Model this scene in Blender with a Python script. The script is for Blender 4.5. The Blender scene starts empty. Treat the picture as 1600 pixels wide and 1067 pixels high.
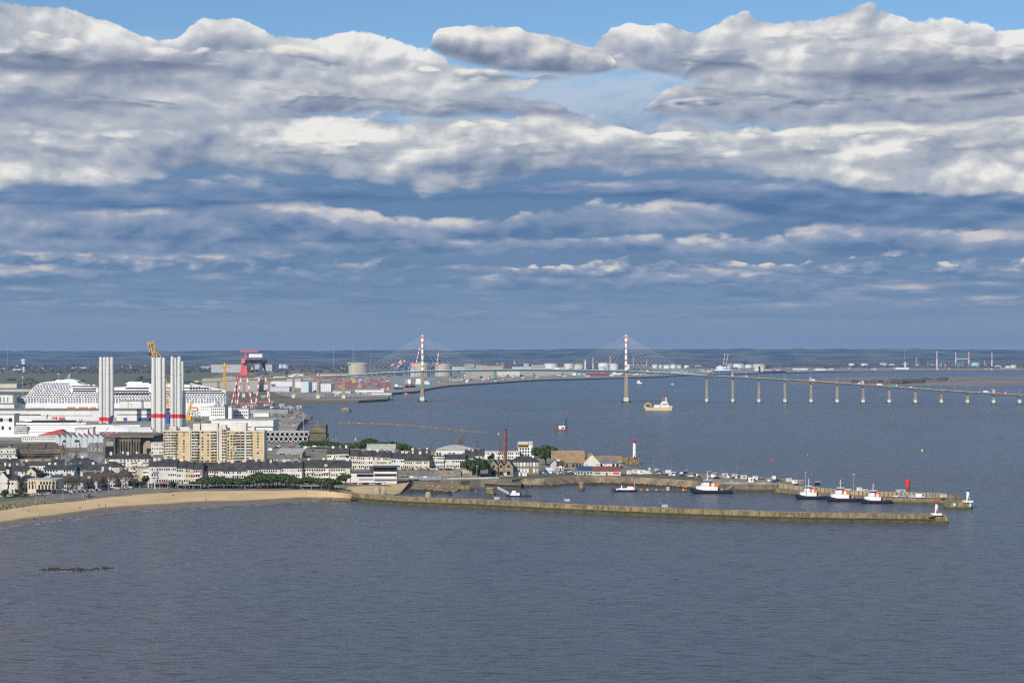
import bpy, bmesh, math, random
from mathutils import Vector, Matrix
import numpy as np
random.seed(7)
SC = bpy.context.scene
COL = SC.collection
# ------------------------------------------------------------------ camera
CAM_H = 91.0; FPX = 2800.0; HZ = 555.0
cd = bpy.data.cameras.new('camera'); cam = bpy.data.objects.new('camera', cd); COL.objects.link(cam)
cam.location = (0, 0, CAM_H); cam.rotation_euler = (math.radians(90), 0, 0)
cd.sensor_width = 36; cd.lens = 36*FPX/1600; cd.shift_y = (HZ-533.5)/1600
cd.clip_start = 1; cd.clip_end = 120000
SC.camera = cam
def W(px, py, h=0.0):
    "point on the level h seen at photo position"
    Z = (CAM_H-h)*FPX/(py-HZ)
    return ((px-800)*Z/FPX, Z)
def S(py, h=0.0):
    return (CAM_H-h)/(py-HZ)          # metres per photo pixel there
# ------------------------------------------------------------------ node helper
class E:
    """tiny expression layer over shader math nodes"""
    def __init__(s, nt, sock): s.nt = nt; s.s = sock
    def _m(s, op, *a, clamp=False):
        n = s.nt.nodes.new('ShaderNodeMath'); n.operation = op; n.use_clamp = clamp
        for i, v in enumerate((s,)+a):
            if isinstance(v, E): s.nt.links.new(v.s, n.inputs[i])
            else: n.inputs[i].default_value = v
        return E(s.nt, n.outputs[0])
    def __add__(s, o): return s._m('ADD', o)
    __radd__ = __add__
    def __mul__(s, o): return s._m('MULTIPLY', o)
    __rmul__ = __mul__
    def __sub__(s, o): return s._m('SUBTRACT', o)
    def __rsub__(s, o): return (s*-1.0)+o
    def __truediv__(s, o): return s._m('DIVIDE', o)
    def clamp(s): return s._m('ADD', 0.0, clamp=True)
    def pow(s, o): return s._m('POWER', o)
    def abs(s): return s._m('ABSOLUTE')
    def max(s, o): return s._m('MAXIMUM', o)
    def min(s, o): return s._m('MINIMUM', o)
    def step(s, a, b, smooth=True):
        n = s.nt.nodes.new('ShaderNodeMapRange'); n.interpolation_type = 'SMOOTHSTEP' if smooth else 'LINEAR'
        s.nt.links.new(s.s, n.inputs[0])
        for k, v in ((1, a), (2, b)):
            if isinstance(v, E): s.nt.links.new(v.s, n.inputs[k])
            else: n.inputs[k].default_value = v
        return E(s.nt, n.outputs[0])
def comb(nt, x, y, z=0.0):
    n = nt.nodes.new('ShaderNodeCombineXYZ')
    for i, v in enumerate((x, y, z)):
        if isinstance(v, E): nt.links.new(v.s, n.inputs[i])
        else: n.inputs[i].default_value = v
    return n.outputs[0]
def noise(nt, vec, scale=1.0, detail=6, rough=0.55, dist=0.0, color=False, typ='FBM'):
    n = nt.nodes.new('ShaderNodeTexNoise'); n.noise_type = typ
    if vec is not None: nt.links.new(vec, n.inputs['Vector'])
    n.inputs['Scale'].default_value = scale; n.inputs['Detail'].default_value = detail
    n.inputs['Roughness'].default_value = rough; n.inputs['Distortion'].default_value = dist
    return n.outputs['Color'] if color else E(nt, n.outputs[0])
def mixc(nt, f, a, b, mode='MIX'):
    n = nt.nodes.new('ShaderNodeMix'); n.data_type = 'RGBA'; n.blend_type = mode
    for k, v in ((0, f), (6, a), (7, b)):
        if isinstance(v, E): nt.links.new(v.s, n.inputs[k])
        elif isinstance(v, (int, float)): n.inputs[k].default_value = v
        elif isinstance(v, tuple): n.inputs[k].default_value = (*v, 1)
        else: nt.links.new(v, n.inputs[k])
    return n.outputs[2]
def curve(nt, x, pts, x0, x1):
    "piecewise smooth function of x; pts in real units, y range 0..6"
    f = nt.nodes.new('ShaderNodeFloatCurve')
    c = f.mapping.curves[0]
    pts = sorted(pts)
    for i, (a, b) in enumerate(pts):
        q = ((a-x0)/(x1-x0), b/6.0)
        if i < 2: c.points[i].location = q
        else: c.points.new(*q)
    f.mapping.update()
    nt.links.new(((x-x0)/(x1-x0)).clamp().s, f.inputs['Value'])
    return E(nt, f.outputs[0])*6.0
def lin(c): return tuple((v/255/12.92 if v/255 <= 0.04045 else ((v/255+0.055)/1.055)**2.4) for v in c)
# ------------------------------------------------------------------ sun
SUN_EL = math.radians(31); SUN_AZ = math.radians(-150)      # azimuth from +Y, clockwise: behind the camera, to the left
sd = Vector((math.sin(SUN_AZ)*math.cos(SUN_EL), math.cos(SUN_AZ)*math.cos(SUN_EL), math.sin(SUN_EL)))
sl = bpy.data.lights.new('sun', 'SUN'); so = bpy.data.objects.new('sun', sl); COL.objects.link(so)
sl.energy = 4.8; sl.angle = math.radians(0.5); sl.color = (1.0, 0.93, 0.82)
so.rotation_euler = (-sd).to_track_quat('-Z', 'Y').to_euler(); so.location = (0, 0, 500)
# ------------------------------------------------------------------ sky
wd = bpy.data.worlds.new('World'); SC.world = wd; wd.use_nodes = True
wd.cycles.sampling_method = 'MANUAL'; wd.cycles.sample_map_resolution = 256
nt = wd.node_tree; nt.nodes.clear()
out = nt.nodes.new('ShaderNodeOutputWorld')
sky = nt.nodes.new('ShaderNodeTexSky'); sky.sky_type = 'NISHITA'; sky.sun_disc = False
sky.sun_elevation = SUN_EL; sky.sun_rotation = SUN_AZ
sky.air_density = 1.0; sky.dust_density = 0.3; sky.ozone_density = 2.5
tc = nt.nodes.new('ShaderNodeTexCoord'); sep = nt.nodes.new('ShaderNodeSeparateXYZ')
nt.links.new(tc.outputs['Generated'], sep.inputs[0])
dx, dy, dz = (E(nt, sep.outputs[i]) for i in range(3))
U = dx._m('ARCTAN2', dy)*28.0
V = dz._m('ARCSINE')*28.0
# slow wander of the whole deck so that no row is straight
w1 = noise(nt, comb(nt, U*0.35, V*0.9, 3.0), 1.0, 2, 0.5)
def cloud_row(top, base, seed, fx, fy, amp, soft_t, soft_b, light, gain, lit, shd, cover=None, wob=0.10):
    nt = bpy.data.node_groups.new('cloud_rank', 'ShaderNodeTree')
    nt.interface.new_socket('Color', in_out='INPUT', socket_type='NodeSocketColor')
    for q_ in 'UV': nt.interface.new_socket(q_, in_out='INPUT', socket_type='NodeSocketFloat')
    nt.interface.new_socket('Color', in_out='OUTPUT', socket_type='NodeSocketColor')
    gi = nt.nodes.new('NodeGroupInput'); go = nt.nodes.new('NodeGroupOutput')
    color_in = gi.outputs[0]; U = E(nt, gi.outputs[1]); V = E(nt, gi.outputs[2])
    """one rank of cumulus over a flat base: top = crest height as a function of azimuth (deg-like units)"""
    def puff(ou, ov, det):
        f = noise(nt, comb(nt, U*fx+(seed+ou*fx), V*fy+(seed*1.7+ov*fy), seed), 1.0, det, 0.64, 0.15)
        b = noise(nt, comb(nt, U*fx*1.5+(ou*fx*1.5+seed*3), V*fy*1.6+(ov*fy*1.6+seed), 0.0), 1.0, 2.0, 0.45, 0.0)
        return f*0.72 + (b-0.5).abs()*0.85 + 0.08
    n1 = puff(0.0, 0.0, 7.5); n1s = puff(0.0, 0.0, 3.0); n2 = puff(-0.10, 0.16, 3.0)
    n3 = noise(nt, comb(nt, U*fx*0.45+seed*2, V*fy*1.1, seed+5), 1.0, 4, 0.55, 0.3)
    T = curve(nt, U, [((x-800)/100, (555-y)/100) for x, y in top], -8.6, 8.6)
    B = curve(nt, U, [((x-800)/100, (555-y)/100) for x, y in base], -8.6, 8.6)
    h = (V-B)/((T-B).max(0.12))
    a = (T + (n1-0.5)*amp*2.0 - V).step(0.0, soft_t)
    a = a * (V - B + (n3-0.5)*wob*2 + (n1-0.5)*wob).step(-soft_b, soft_b)
    if cover is not None:
        a = a * (n3 + (n1-0.5)*0.5).step(cover-0.05, cover+0.05)
    relief = (n1s-n2)*0.85 + (n1-n1s)*1.2
    br = (h*light[1] + light[0] + relief*gain + (n3-0.5)*light[2]).clamp()
    r = nt.nodes.new('ShaderNodeValToRGB')
    nt.links.new(br.s, r.inputs[0])
    r.color_ramp.elements[0].position = 0.0; r.color_ramp.elements[0].color = (*lin(shd[0]), 1)
    r.color_ramp.elements[1].position = 1.0; r.color_ramp.elements[1].color = (*lin(lit[1]), 1)
    for p, c in ((0.33, shd[1]), (0.68, lit[0])):
        e = r.color_ramp.elements.new(p); e.color = (*lin(c), 1)
    nt.links.new(mixc(nt, a, color_in, r.outputs[0]), go.inputs[0])
    return nt
def use_rank(g, c):
    n = nt.nodes.new('ShaderNodeGroup'); n.node_tree = g
    nt.links.new(c, n.inputs[0]); nt.links.new(U.s, n.inputs[1]); nt.links.new(V.s, n.inputs[2]); return n.outputs[0]
blue = nt.nodes.new('ShaderNodeVectorMath'); blue.operation = 'MULTIPLY'
nt.links.new(sky.outputs[0], blue.inputs[0]); blue.inputs[1].default_value = (0.074, 0.092, 0.106)
c = blue.outputs[0]
# veil of far cloud down to the horizon
r = nt.nodes.new('ShaderNodeValToRGB'); cr = r.color_ramp
nt.links.new((V/5.55).clamp().s, r.inputs[0])
vs = [(0.0, (160, 169, 182)), (0.02, (154, 165, 182)), (0.06, (142, 158, 178)), (0.14, (126, 149, 176)), (0.24, (113, 140, 172)), (0.36, (104, 134, 170)), (0.48, (104, 135, 172)), (0.75, (140, 165, 196))]
cr.elements[0].position = 0; cr.elements[0].color = (*lin(vs[0][1]), 1)
cr.elements[1].position = vs[-1][0]; cr.elements[1].color = (*lin(vs[-1][1]), 1)
for p, k in vs[1:-1]: e = cr.elements.new(p); e.color = (*lin(k), 1)
veil_a = (V + (w1-0.5)*1.2).step(4.3, 3.3)
c = mixc(nt, veil_a, c, r.outputs[0])
# faint streaks low down
st = noise(nt, comb(nt, U*0.6, V*4.2, 9.0), 1.0, 7, 0.55, 0.2)
stm = (st.step(0.53, 0.72))*(V.step(0.25, 0.7))*(V.step(1.75, 1.3))
c = mixc(nt, stm*0.55, c, lin((168, 172, 186)))
st2 = noise(nt, comb(nt, U*0.35+4, V*4.0, 2.0), 1.0, 6, 0.55, 0.4)
c = mixc(nt, (st2.step(0.5, 0.7))*(V.step(0.3, 1.0))*(V.step(2.9, 2.2))*0.55, c, lin((92, 120, 154)))
wisp = noise(nt, comb(nt, U*0.7+3, V*1.6, 6.0), 1.0, 7, 0.6, 0.4)
c = mixc(nt, (wisp.step(0.36, 0.62))*(V.step(5.0, 4.4))*(V.step(2.8, 3.4))*0.75, c, lin((188, 200, 214)))
base_c = c
ROWS = []
def row(top, base, seed, fx, fy, amp, soft_t, soft_b, light, gain, lit, shd, cover=None, wob=0.10):
    hi_ = max((555-y)/100 for x, y in top)+amp*0.62+soft_t; lo_ = min((555-y)/100 for x, y in base)-wob*0.9-soft_b
    g = cloud_row(top, base, seed, fx, fy, amp, soft_t, soft_b, light, gain, lit, shd, cover, wob)
    ROWS.append((lo_, hi_, lambda c: use_rank(g, c)))
row([(-60, 442), (300, 455), (470, 440), (700, 470), (1000, 440), (1140, 430), (1400, 432), (1660, 440)],
    [(-60, 456), (800, 470), (1660, 466)], 11.0, 0.7, 3.2, 0.16, 0.12, 0.09, (0.16, 0.5, 1.8), 1.8, ((146, 160, 182), (190, 190, 196)), ((104, 131, 166), (118, 142, 172)), cover=0.44)
row([(-60, 468), (400, 474), (800, 482), (1200, 470), (1660, 462)], [(-60, 484), (800, 498), (1660, 486)], 201.0, 0.8, 3.4, 0.16, 0.10, 0.08, (0.2, 0.5, 1.6), 1.4, ((146, 160, 182), (178, 180, 190)), ((112, 138, 170), (122, 145, 174)), cover=0.50)
row([(-60, 412), (250, 416), (500, 418), (800, 424), (1100, 412), (1300, 420), (1500, 412), (1660, 416)], [(-60, 440), (400, 444), (900, 452), (1300, 446), (1660, 440)], 211.0, 0.9, 2.4, 0.24, 0.09, 0.06, (0.10, 0.55, 2.0), 2.2, ((146, 160, 184), (200, 198, 200)), ((104, 132, 167), (122, 145, 175)), cover=0.45)
row([(-60, 388), (90, 380), (200, 394), (420, 378), (520, 400), (650, 380), (760, 416), (900, 414), (1080, 378), (1180, 414), (1340, 404), (1400, 392), (1480, 420), (1660, 394)],
    [(-60, 420), (300, 426), (650, 420), (900, 434), (1100, 420), (1400, 434), (1660, 424)], 23.0, 1.25, 2.6, 0.30, 0.05, 0.04, (0.0, 0.65, 2.4), 3.0, ((158, 168, 186), (220, 214, 208)), ((104, 132, 166), (130, 150, 178)), cover=0.46)
row([(-60, 366), (200, 356), (500, 370), (760, 372), (1000, 366), (1200, 368), (1330, 340), (1440, 360), (1660, 346)],
    [(-60, 396), (500, 402), (900, 392), (1250, 402), (1660, 392)], 31.5, 0.85, 1.7, 0.30, 0.09, 0.06, (0.16, 0.62, 2.0), 1.9, ((150, 163, 188), (208, 205, 205)), ((98, 127, 163), (126, 147, 176)))
row([(-60, 318), (120, 318), (300, 314), (430, 298), (560, 326), (700, 340), (900, 322), (1100, 310), (1300, 326), (1480, 334), (1660, 326)],
    [(-60, 376), (500, 384), (900, 372), (1200, 356), (1660, 372)], 43.0, 0.70, 1.3, 0.38, 0.10, 0.07, (0.20, 0.62, 2.2), 1.9, ((150, 162, 186), (212, 209, 208)), ((94, 123, 161), (126, 147, 176)))
row([(-60, 290), (250, 284), (500, 292), (660, 300), (900, 276), (1100, 280), (1300, 282), (1660, 296)],
    [(-60, 328), (260, 334), (480, 320), (800, 310), (1100, 320), (1200, 344), (1660, 350)], 57.0, 0.5, 2.0, 0.24, 0.12, 0.09, (0.10, 0.42, 1.6), 1.8, ((134, 152, 182), (196, 198, 206)), ((84, 115, 156), (106, 133, 170)))
row([(-60, 190), (100, 186), (160, 196), (300, 192), (440, 182), (560, 186), (760, 180), (900, 176), (1000, 206), (1060, 192), (1160, 200), (1260, 192), (1400, 184), (1660, 172)],
    [(-60, 300), (300, 292), (500, 288), (720, 300), (900, 282), (1100, 276), (1250, 288), (1400, 306), (1660, 304)], 64.0, 0.62, 0.86, 0.46, 0.06, 0.09, (0.42, 0.30, 2.6), 2.3, ((186, 191, 199), (240, 238, 233)), ((112, 132, 162), (152, 163, 182)), wob=0.62)
row([(-60, 196), (300, 204), (500, 196), (800, 190), (1000, 214), (1200, 206), (1400, 196), (1660, 190)],
    [(-60, 252), (300, 246), (600, 250), (900, 240), (1100, 252), (1300, 246), (1660, 252)], 141.0, 0.7, 1.7, 0.36, 0.07, 0.07, (0.12, 0.80, 1.0), 2.2, ((200, 203, 207), (241, 238, 230)), ((120, 136, 162), (158, 167, 182)), cover=0.51, wob=0.16)
row([(-60, 110), (200, 120), (400, 120), (620, 140), (850, 146), (915, 186), (985, 196), (1040, 160), (1100, 122), (1300, 120), (1660, 120)],
    [(-60, 212), (240, 210), (440, 196), (700, 184), (900, 184), (980, 184), (1150, 196), (1400, 210), (1660, 200)], 75.0, 0.62, 1.0, 0.46, 0.09, 0.10, (0.36, 0.28, 2.2), 1.8, ((184, 189, 198), (224, 224, 223)), ((120, 136, 163), (154, 164, 184)), wob=0.44)
row([(-60, 120), (300, 126), (600, 140), (860, 160), (960, 190), (1060, 136), (1300, 130), (1660, 126)],
    [(-60, 172), (300, 178), (600, 182), (860, 176), (960, 178), (1060, 176), (1300, 182), (1660, 170)], 151.0, 0.75, 1.9, 0.34, 0.08, 0.08, (0.05, 0.75, 1.0), 2.0, ((186, 190, 198), (226, 224, 220)), ((108, 122, 150), (142, 152, 172)), cover=0.50, wob=0.16)
row([(-60, 36), (60, 30), (140, 34), (220, 62), (275, 84), (310, 52), (370, 38), (440, 62), (520, 70), (600, 68), (680, 92), (900, 120), (940, 60), (1010, 46), (1100, 52), (1160, 36), (1260, 42), (1350, 24), (1430, 54), (1520, 66), (1660, 76)],
    [(-60, 150), (200, 160), (420, 140), (600, 150), (760, 150), (880, 128), (960, 118), (1060, 130), (1200, 150), (1400, 168), (1660, 130)], 86.0, 0.66, 0.84, 0.42, 0.04, 0.09, (0.44, 0.38, 1.9), 2.3, ((192, 196, 203), (238, 237, 234)), ((122, 136, 162), (158, 167, 185)), wob=0.34)
row([(-60, 62), (200, 84), (300, 90), (420, 80), (600, 104), (860, 120), (1000, 78), (1160, 66), (1350, 56), (1500, 84), (1660, 96)],
    [(-60, 116), (200, 122), (420, 112), (600, 124), (860, 124), (1000, 108), (1160, 112), (1350, 122), (1660, 118)], 161.0, 0.8, 1.8, 0.30, 0.07, 0.07, (0.06, 0.80, 0.9), 2.0, ((192, 195, 202), (236, 233, 227)), ((112, 126, 152), (146, 155, 174)), cover=0.50, wob=0.14)
row([(600, 130), (664, 112), (676, 62), (700, 50), (745, 42), (800, 50), (850, 58), (900, 70), (950, 88), (975, 118), (1600, 130)],
    [(600, 84), (672, 80), (700, 94), (760, 110), (860, 120), (940, 116), (980, 104), (1600, 90)], 97.0, 0.8, 1.2, 0.26, 0.035, 0.05, (0.18, 0.66, 0.9), 2.0, ((200, 201, 205), (240, 237, 230)), ((112, 126, 152), (150, 158, 178)))
row([(-60, 108), (120, 108), (300, 100), (390, 118), (430, 140), (1040, 140), (1090, 96), (1150, 88), (1200, 110), (1290, 120), (1420, 104), (1560, 116), (1660, 120)],
    [(-60, 126), (200, 128), (360, 118), (420, 128), (1040, 128), (1100, 116), (1190, 118), (1300, 132), (1420, 150), (1660, 134)], 108.0, 0.7, 1.8, 0.26, 0.14, 0.12, (0.05, 0.4, 0.9), 1.5, ((158, 166, 182), (196, 198, 204)), ((106, 120, 148), (130, 140, 164)))
# horizontal zones so that each ray evaluates only the clouds it can meet
EDGES = [0.02, 1.15, 1.9, 2.6, 3.3, 4.1, 4.9]
zones = []
for i in range(len(EDGES)):
    z0 = EDGES[i] if i else -99; z1 = EDGES[i+1] if i+1 < len(EDGES) else 6.2
    if i == 0: z0 = -99
    cc = base_c
    for lo_, hi_, f in ROWS:
        if hi_ > z0 and lo_ < z1: cc = f(cc)
    zones.append(cc)
hi = noise(nt, comb(nt, U*0.12, V*0.25, 1.0), 1.0, 4, 0.55, 0.3)
up = mixc(nt, (hi.step(0.50, 0.62))*(V.step(6.5, 9.0)), blue.outputs[0], lin((196, 200, 208)))
def bgn(col):
    n = nt.nodes.new('ShaderNodeBackground'); nt.links.new(col, n.inputs[0]); n.inputs[1].default_value = 1.0
    return n.outputs[0]
def mixs(f, a, b):
    n = nt.nodes.new('ShaderNodeMixShader'); nt.links.new(f.s, n.inputs[0]); nt.links.new(a, n.inputs[1]); nt.links.new(b, n.inputs[2])
    return n.outputs[0]
def tree(i, j):
    if i == j: return bgn(zones[i])
    k = (i+j)//2; return mixs(V._m('GREATER_THAN', EDGES[k+1]), tree(i, k), tree(k+1, j))
m = tree(0, len(zones)-1)
m = mixs(V._m('GREATER_THAN', 6.2), m, bgn(up))
nt.links.new(m, out.inputs[0])
SC.view_settings.view_transform = 'Standard'; SC.view_settings.look = 'None'
SC.view_settings.exposure = 0; SC.view_settings.gamma = 1; SC.view_settings.use_curve_mapping = False
SC.cycles.max_bounces = 6; SC.cycles.diffuse_bounces = 1; SC.cycles.glossy_bounces = 1
SC.cycles.volume_bounces = 0; SC.cycles.use_denoising = False; SC.cycles.pixel_filter_type = 'BLACKMAN_HARRIS'; SC.cycles.filter_width = 1.25
SC.cycles.caustics_reflective = False; SC.cycles.caustics_refractive = False
# ================================================================== materials
MATS = {}
def mat(name, col, rough=0.7, var=0.12, vs=0.15, metal=0.0, col2=None, streak=None, bump=0.0, spec=None):
    """procedural painted / mineral surface: base colour (linear), mottled by world-space noise"""
    if name in MATS: return MATS[name]
    m = bpy.data.materials.new(name); m.use_nodes = True; t = m.node_tree
    p = t.nodes['Principled BSDF']
    g = t.nodes.new('ShaderNodeNewGeometry'); pos = g.outputs['Position']
    n = noise(t, pos, vs, 5, 0.62)
    c2 = col2 if col2 else tuple(v*0.6 for v in col)
    f = n.step(0.36, 0.66)*(1.0 if col2 else min(1.0, var*4))
    c = mixc(t, f, col, c2)
    if streak:                       # vertical weather stains: (colour, amount, width scale)
        mp = t.nodes.new('ShaderNodeMapping'); t.links.new(pos, mp.inputs[0])
        mp.inputs['Scale'].default_value = (streak[2], streak[2], streak[2]*0.08)
        s_ = noise(t, mp.outputs[0], 1.0, 4, 0.6)
        c = mixc(t, s_.step(0.46, 0.68)*streak[1], c, streak[0])
    t.links.new(c, p.inputs['Base Color'])
    p.inputs['Roughness'].default_value = rough; p.inputs['Metallic'].default_value = metal
    if spec is not None: p.inputs['Specular IOR Level'].default_value = spec
    if bump:
        b = t.nodes.new('ShaderNodeBump'); b.inputs['Strength'].default_value = bump; b.inputs['Distance'].default_value = 0.5
        t.links.new(noise(t, pos, vs*6, 4, 0.6).s, b.inputs['Height']); t.links.new(b.outputs[0], p.inputs['Normal'])
    MATS[name] = m
    return m
def C3(r, g, b): return lin((r, g, b))
def M(name): return MATS[name]
mat('white_wall', (0.68, 0.65, 0.59), 0.8, 0.10, 0.08, streak=((0.48, 0.45, 0.40), 0.35, 0.6))
mat('white_paint', (0.78, 0.78, 0.77), 0.45, 0.05, 0.1)
mat('white_hall', (0.74, 0.73, 0.70), 0.6, 0.06, 0.05, streak=((0.5, 0.48, 0.45), 0.25, 0.3))
mat('cream_wall', (0.60, 0.52, 0.36), 0.8, 0.10, 0.08, streak=((0.42, 0.36, 0.26), 0.3, 0.6))
mat('pale_cream', (0.66, 0.61, 0.49), 0.8, 0.10, 0.08, streak=((0.45, 0.4, 0.32), 0.3, 0.6))
mat('ochre_wall', (0.55, 0.42, 0.20), 0.8, 0.10, 0.12)
mat('tan_wall', (0.45, 0.36, 0.22), 0.8, 0.12, 0.12)
mat('pink_wall', (0.62, 0.42, 0.38), 0.8, 0.08, 0.1)
mat('pale_pink', (0.68, 0.55, 0.54), 0.8, 0.08, 0.1)
mat('lilac_wall', (0.56, 0.54, 0.62), 0.8, 0.08, 0.1)
mat('pale_blue_wall', (0.58, 0.66, 0.72), 0.8, 0.08, 0.1)
mat('grey_wall', (0.32, 0.33, 0.34), 0.8, 0.12, 0.1)
mat('light_grey', (0.48, 0.49, 0.49), 0.7, 0.10, 0.1)
mat('stone_wall', (0.28, 0.24, 0.18), 0.9, 0.3, 0.5, col2=(0.17, 0.145, 0.11), bump=0.3)
mat('slate', (0.026, 0.027, 0.031), 0.85, 0.3, 0.25, col2=(0.060, 0.057, 0.055))
mat('slate_blue', (0.026, 0.033, 0.050), 0.7, 0.3, 0.4, col2=(0.034, 0.038, 0.048))
mat('roof_grey', (0.20, 0.20, 0.20), 0.7, 0.2, 0.3)
mat('roof_pale', (0.46, 0.45, 0.41), 0.7, 0.15, 0.2)
mat('roof_brown', (0.34, 0.23, 0.12), 0.8, 0.3, 0.3, col2=(0.25, 0.16, 0.09))
mat('roof_red', (0.26, 0.09, 0.055), 0.8, 0.3, 0.3)
mat('roof_blue', (0.04, 0.08, 0.18), 0.6, 0.2, 0.3)
mat('glass', (0.022, 0.027, 0.036), 0.15, 0.2, 0.6)
mat('curtain_glass', (0.14, 0.15, 0.17), 0.25, 0.2, 0.6)
mat('shutter', (0.50, 0.50, 0.50), 0.6, 0.1, 0.6)
mat('dark_opening', (0.012, 0.012, 0.014), 0.9, 0.1, 0.6)
mat('concrete', (0.36, 0.34, 0.30), 0.85, 0.25, 0.1, col2=(0.25, 0.23, 0.20), streak=((0.15, 0.13, 0.10), 0.5, 0.3))
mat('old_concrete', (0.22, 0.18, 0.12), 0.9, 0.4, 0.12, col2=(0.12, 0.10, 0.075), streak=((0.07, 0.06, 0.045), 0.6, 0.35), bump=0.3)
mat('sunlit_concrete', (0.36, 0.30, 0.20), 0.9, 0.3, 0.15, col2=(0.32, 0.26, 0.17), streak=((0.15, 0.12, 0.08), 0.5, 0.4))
mat('bridge_concrete', (0.33, 0.28, 0.21), 0.85, 0.15, 0.1, streak=((0.22, 0.18, 0.13), 0.4, 0.3))
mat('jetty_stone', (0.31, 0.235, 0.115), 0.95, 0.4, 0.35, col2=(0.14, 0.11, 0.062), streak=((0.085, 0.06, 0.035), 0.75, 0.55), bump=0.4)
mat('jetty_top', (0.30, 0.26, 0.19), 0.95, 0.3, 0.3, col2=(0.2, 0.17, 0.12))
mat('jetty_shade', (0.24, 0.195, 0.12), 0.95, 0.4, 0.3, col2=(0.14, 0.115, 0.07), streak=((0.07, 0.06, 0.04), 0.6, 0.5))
mat('weed_band', (0.055, 0.052, 0.022), 0.85, 0.4, 0.35, col2=(0.026, 0.025, 0.015), bump=0.5)
mat('weed_green', (0.085, 0.085, 0.028), 0.85, 0.4, 0.25, col2=(0.04, 0.042, 0.018), bump=0.5)
mat('rock', (0.075, 0.062, 0.042), 0.9, 0.4, 0.5, col2=(0.035, 0.03, 0.022), bump=0.6)
mat('pale_rock', (0.42, 0.36, 0.26), 0.9, 0.3, 0.5, bump=0.4)
mat('brick', (0.22, 0.085, 0.05), 0.85, 0.3, 0.4, col2=(0.15, 0.06, 0.04))
mat('red', (0.62, 0.035, 0.03), 0.5, 0.1, 0.2)
mat('deck_concrete', (.46,.40,.30), .8, .1, .1)
mat('gantry_red', (0.66, 0.12, 0.12), 0.5, 0.12, 0.2)
mat('orange', (0.75, 0.18, 0.02), 0.5, 0.1, 0.2)
mat('crane_yellow', (0.80, 0.42, 0.02), 0.5, 0.1, 0.2)
mat('yellow', (0.72, 0.52, 0.05), 0.5, 0.1, 0.2)
mat('green_paint', (0.02, 0.24, 0.12), 0.5, 0.1, 0.2)
mat('green_buoy', (0.03, 0.38, 0.10), 0.5, 0.1, 0.2)
mat('crane_green', (0.08, 0.30, 0.12), 0.5, 0.1, 0.2)
mat('blue_paint', (0.02, 0.09, 0.36), 0.5, 0.1, 0.2)
mat('crane_blue', (0.12, 0.30, 0.46), 0.5, 0.1, 0.2)
mat('navy_hull', (0.012, 0.018, 0.045), 0.4, 0.15, 0.3)
mat('deck_blue', (0.03, 0.05, 0.12), 0.6, 0.15, 0.3)
mat('hull_red', (0.26, 0.05, 0.045), 0.6, 0.15, 0.1)
mat('hull_blue', (0.015, 0.05, 0.28), 0.5, 0.1, 0.1)
mat('black', (0.015, 0.015, 0.017), 0.6, 0.1, 0.3)
mat('dark_steel', (0.06, 0.065, 0.07), 0.6, 0.1, 0.3)
mat('grey_steel', (0.24, 0.25, 0.26), 0.5, 0.1, 0.3)
mat('pale_steel', (0.52, 0.53, 0.53), 0.5, 0.08, 0.3)
mat('tower_grey', (0.63, 0.63, 0.61), 0.4, 0.04, 0.1)
mat('bridge_blue', (0.42, 0.60, 0.68), 0.5, 0.06, 0.05)
mat('cable', (0.40, 0.42, 0.43), 0.5, 0.02, 0.1)
mat('magenta', (0.6, 0.05, 0.3), 0.6, 0.05, 0.3)
mat('teal', (0.05, 0.30, 0.32), 0.5, 0.05, 0.3)
mat('skin', (0.42, 0.24, 0.16), 0.6, 0.05, 0.3)
mat('boom_orange', (0.30, 0.17, 0.06), 0.7, 0.2, 0.2)
mat('asphalt', (0.12, 0.115, 0.105), 0.9, 0.3, 0.2, col2=(0.18, 0.17, 0.15))
mat('bark', (0.07, 0.052, 0.038), 0.9, 0.2, 1.0)
mat('twigs', (0.27, 0.20, 0.12), 0.9, 0.3, 0.6, col2=(0.17, 0.125, 0.08))
mat('pine', (0.045, 0.075, 0.018), 0.85, 0.4, 0.35, col2=(0.085, 0.120, 0.035))
mat('dark_pine', (0.014, 0.026, 0.012), 0.85, 0.4, 0.45, col2=(0.03, 0.05, 0.02))
mat('shrub', (0.05, 0.07, 0.02), 0.9, 0.4, 0.5, col2=(0.09, 0.10, 0.035))
mat('ship_white', (0.80, 0.80, 0.80), 0.4, 0.03, 0.05)
mat('scaffold', (0.25, 0.25, 0.24), 0.8, 0.4, 0.6, col2=(0.5, 0.5, 0.48))
def cabin_mat():
    m = bpy.data.materials.new('cabin_glass'); m.use_nodes = True; t = m.node_tree; p = t.nodes['Principled BSDF']
    g = t.nodes.new('ShaderNodeNewGeometry'); sp = t.nodes.new('ShaderNodeVectorMath'); sp.operation = 'SNAP'
    sp.inputs[1].default_value = (4.0, 400.0, 2.9); t.links.new(g.outputs['Position'], sp.inputs[0])
    w = t.nodes.new('ShaderNodeTexWhiteNoise'); t.links.new(sp.outputs[0], w.inputs[0]); r = t.nodes.new('ShaderNodeValToRGB')
    t.links.new(w.outputs[0], r.inputs[0]); r.color_ramp.interpolation = 'CONSTANT'
    e = r.color_ramp.elements; e[0].color = (0.05, 0.06, 0.16, 1); e[1].position = 0.4; e[1].color = (0.12, 0.11, 0.16, 1)
    for q, c in ((0.6, (0.30, 0.20, 0.07, 1)), (0.75, (0.10, 0.10, 0.22, 1)), (0.9, (0.4, 0.38, 0.36, 1))): e.new(q).color = c
    t.links.new(r.outputs[0], p.inputs['Base Color']); p.inputs['Roughness'].default_value = 0.3; MATS['cabin_glass'] = m
cabin_mat()
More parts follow.
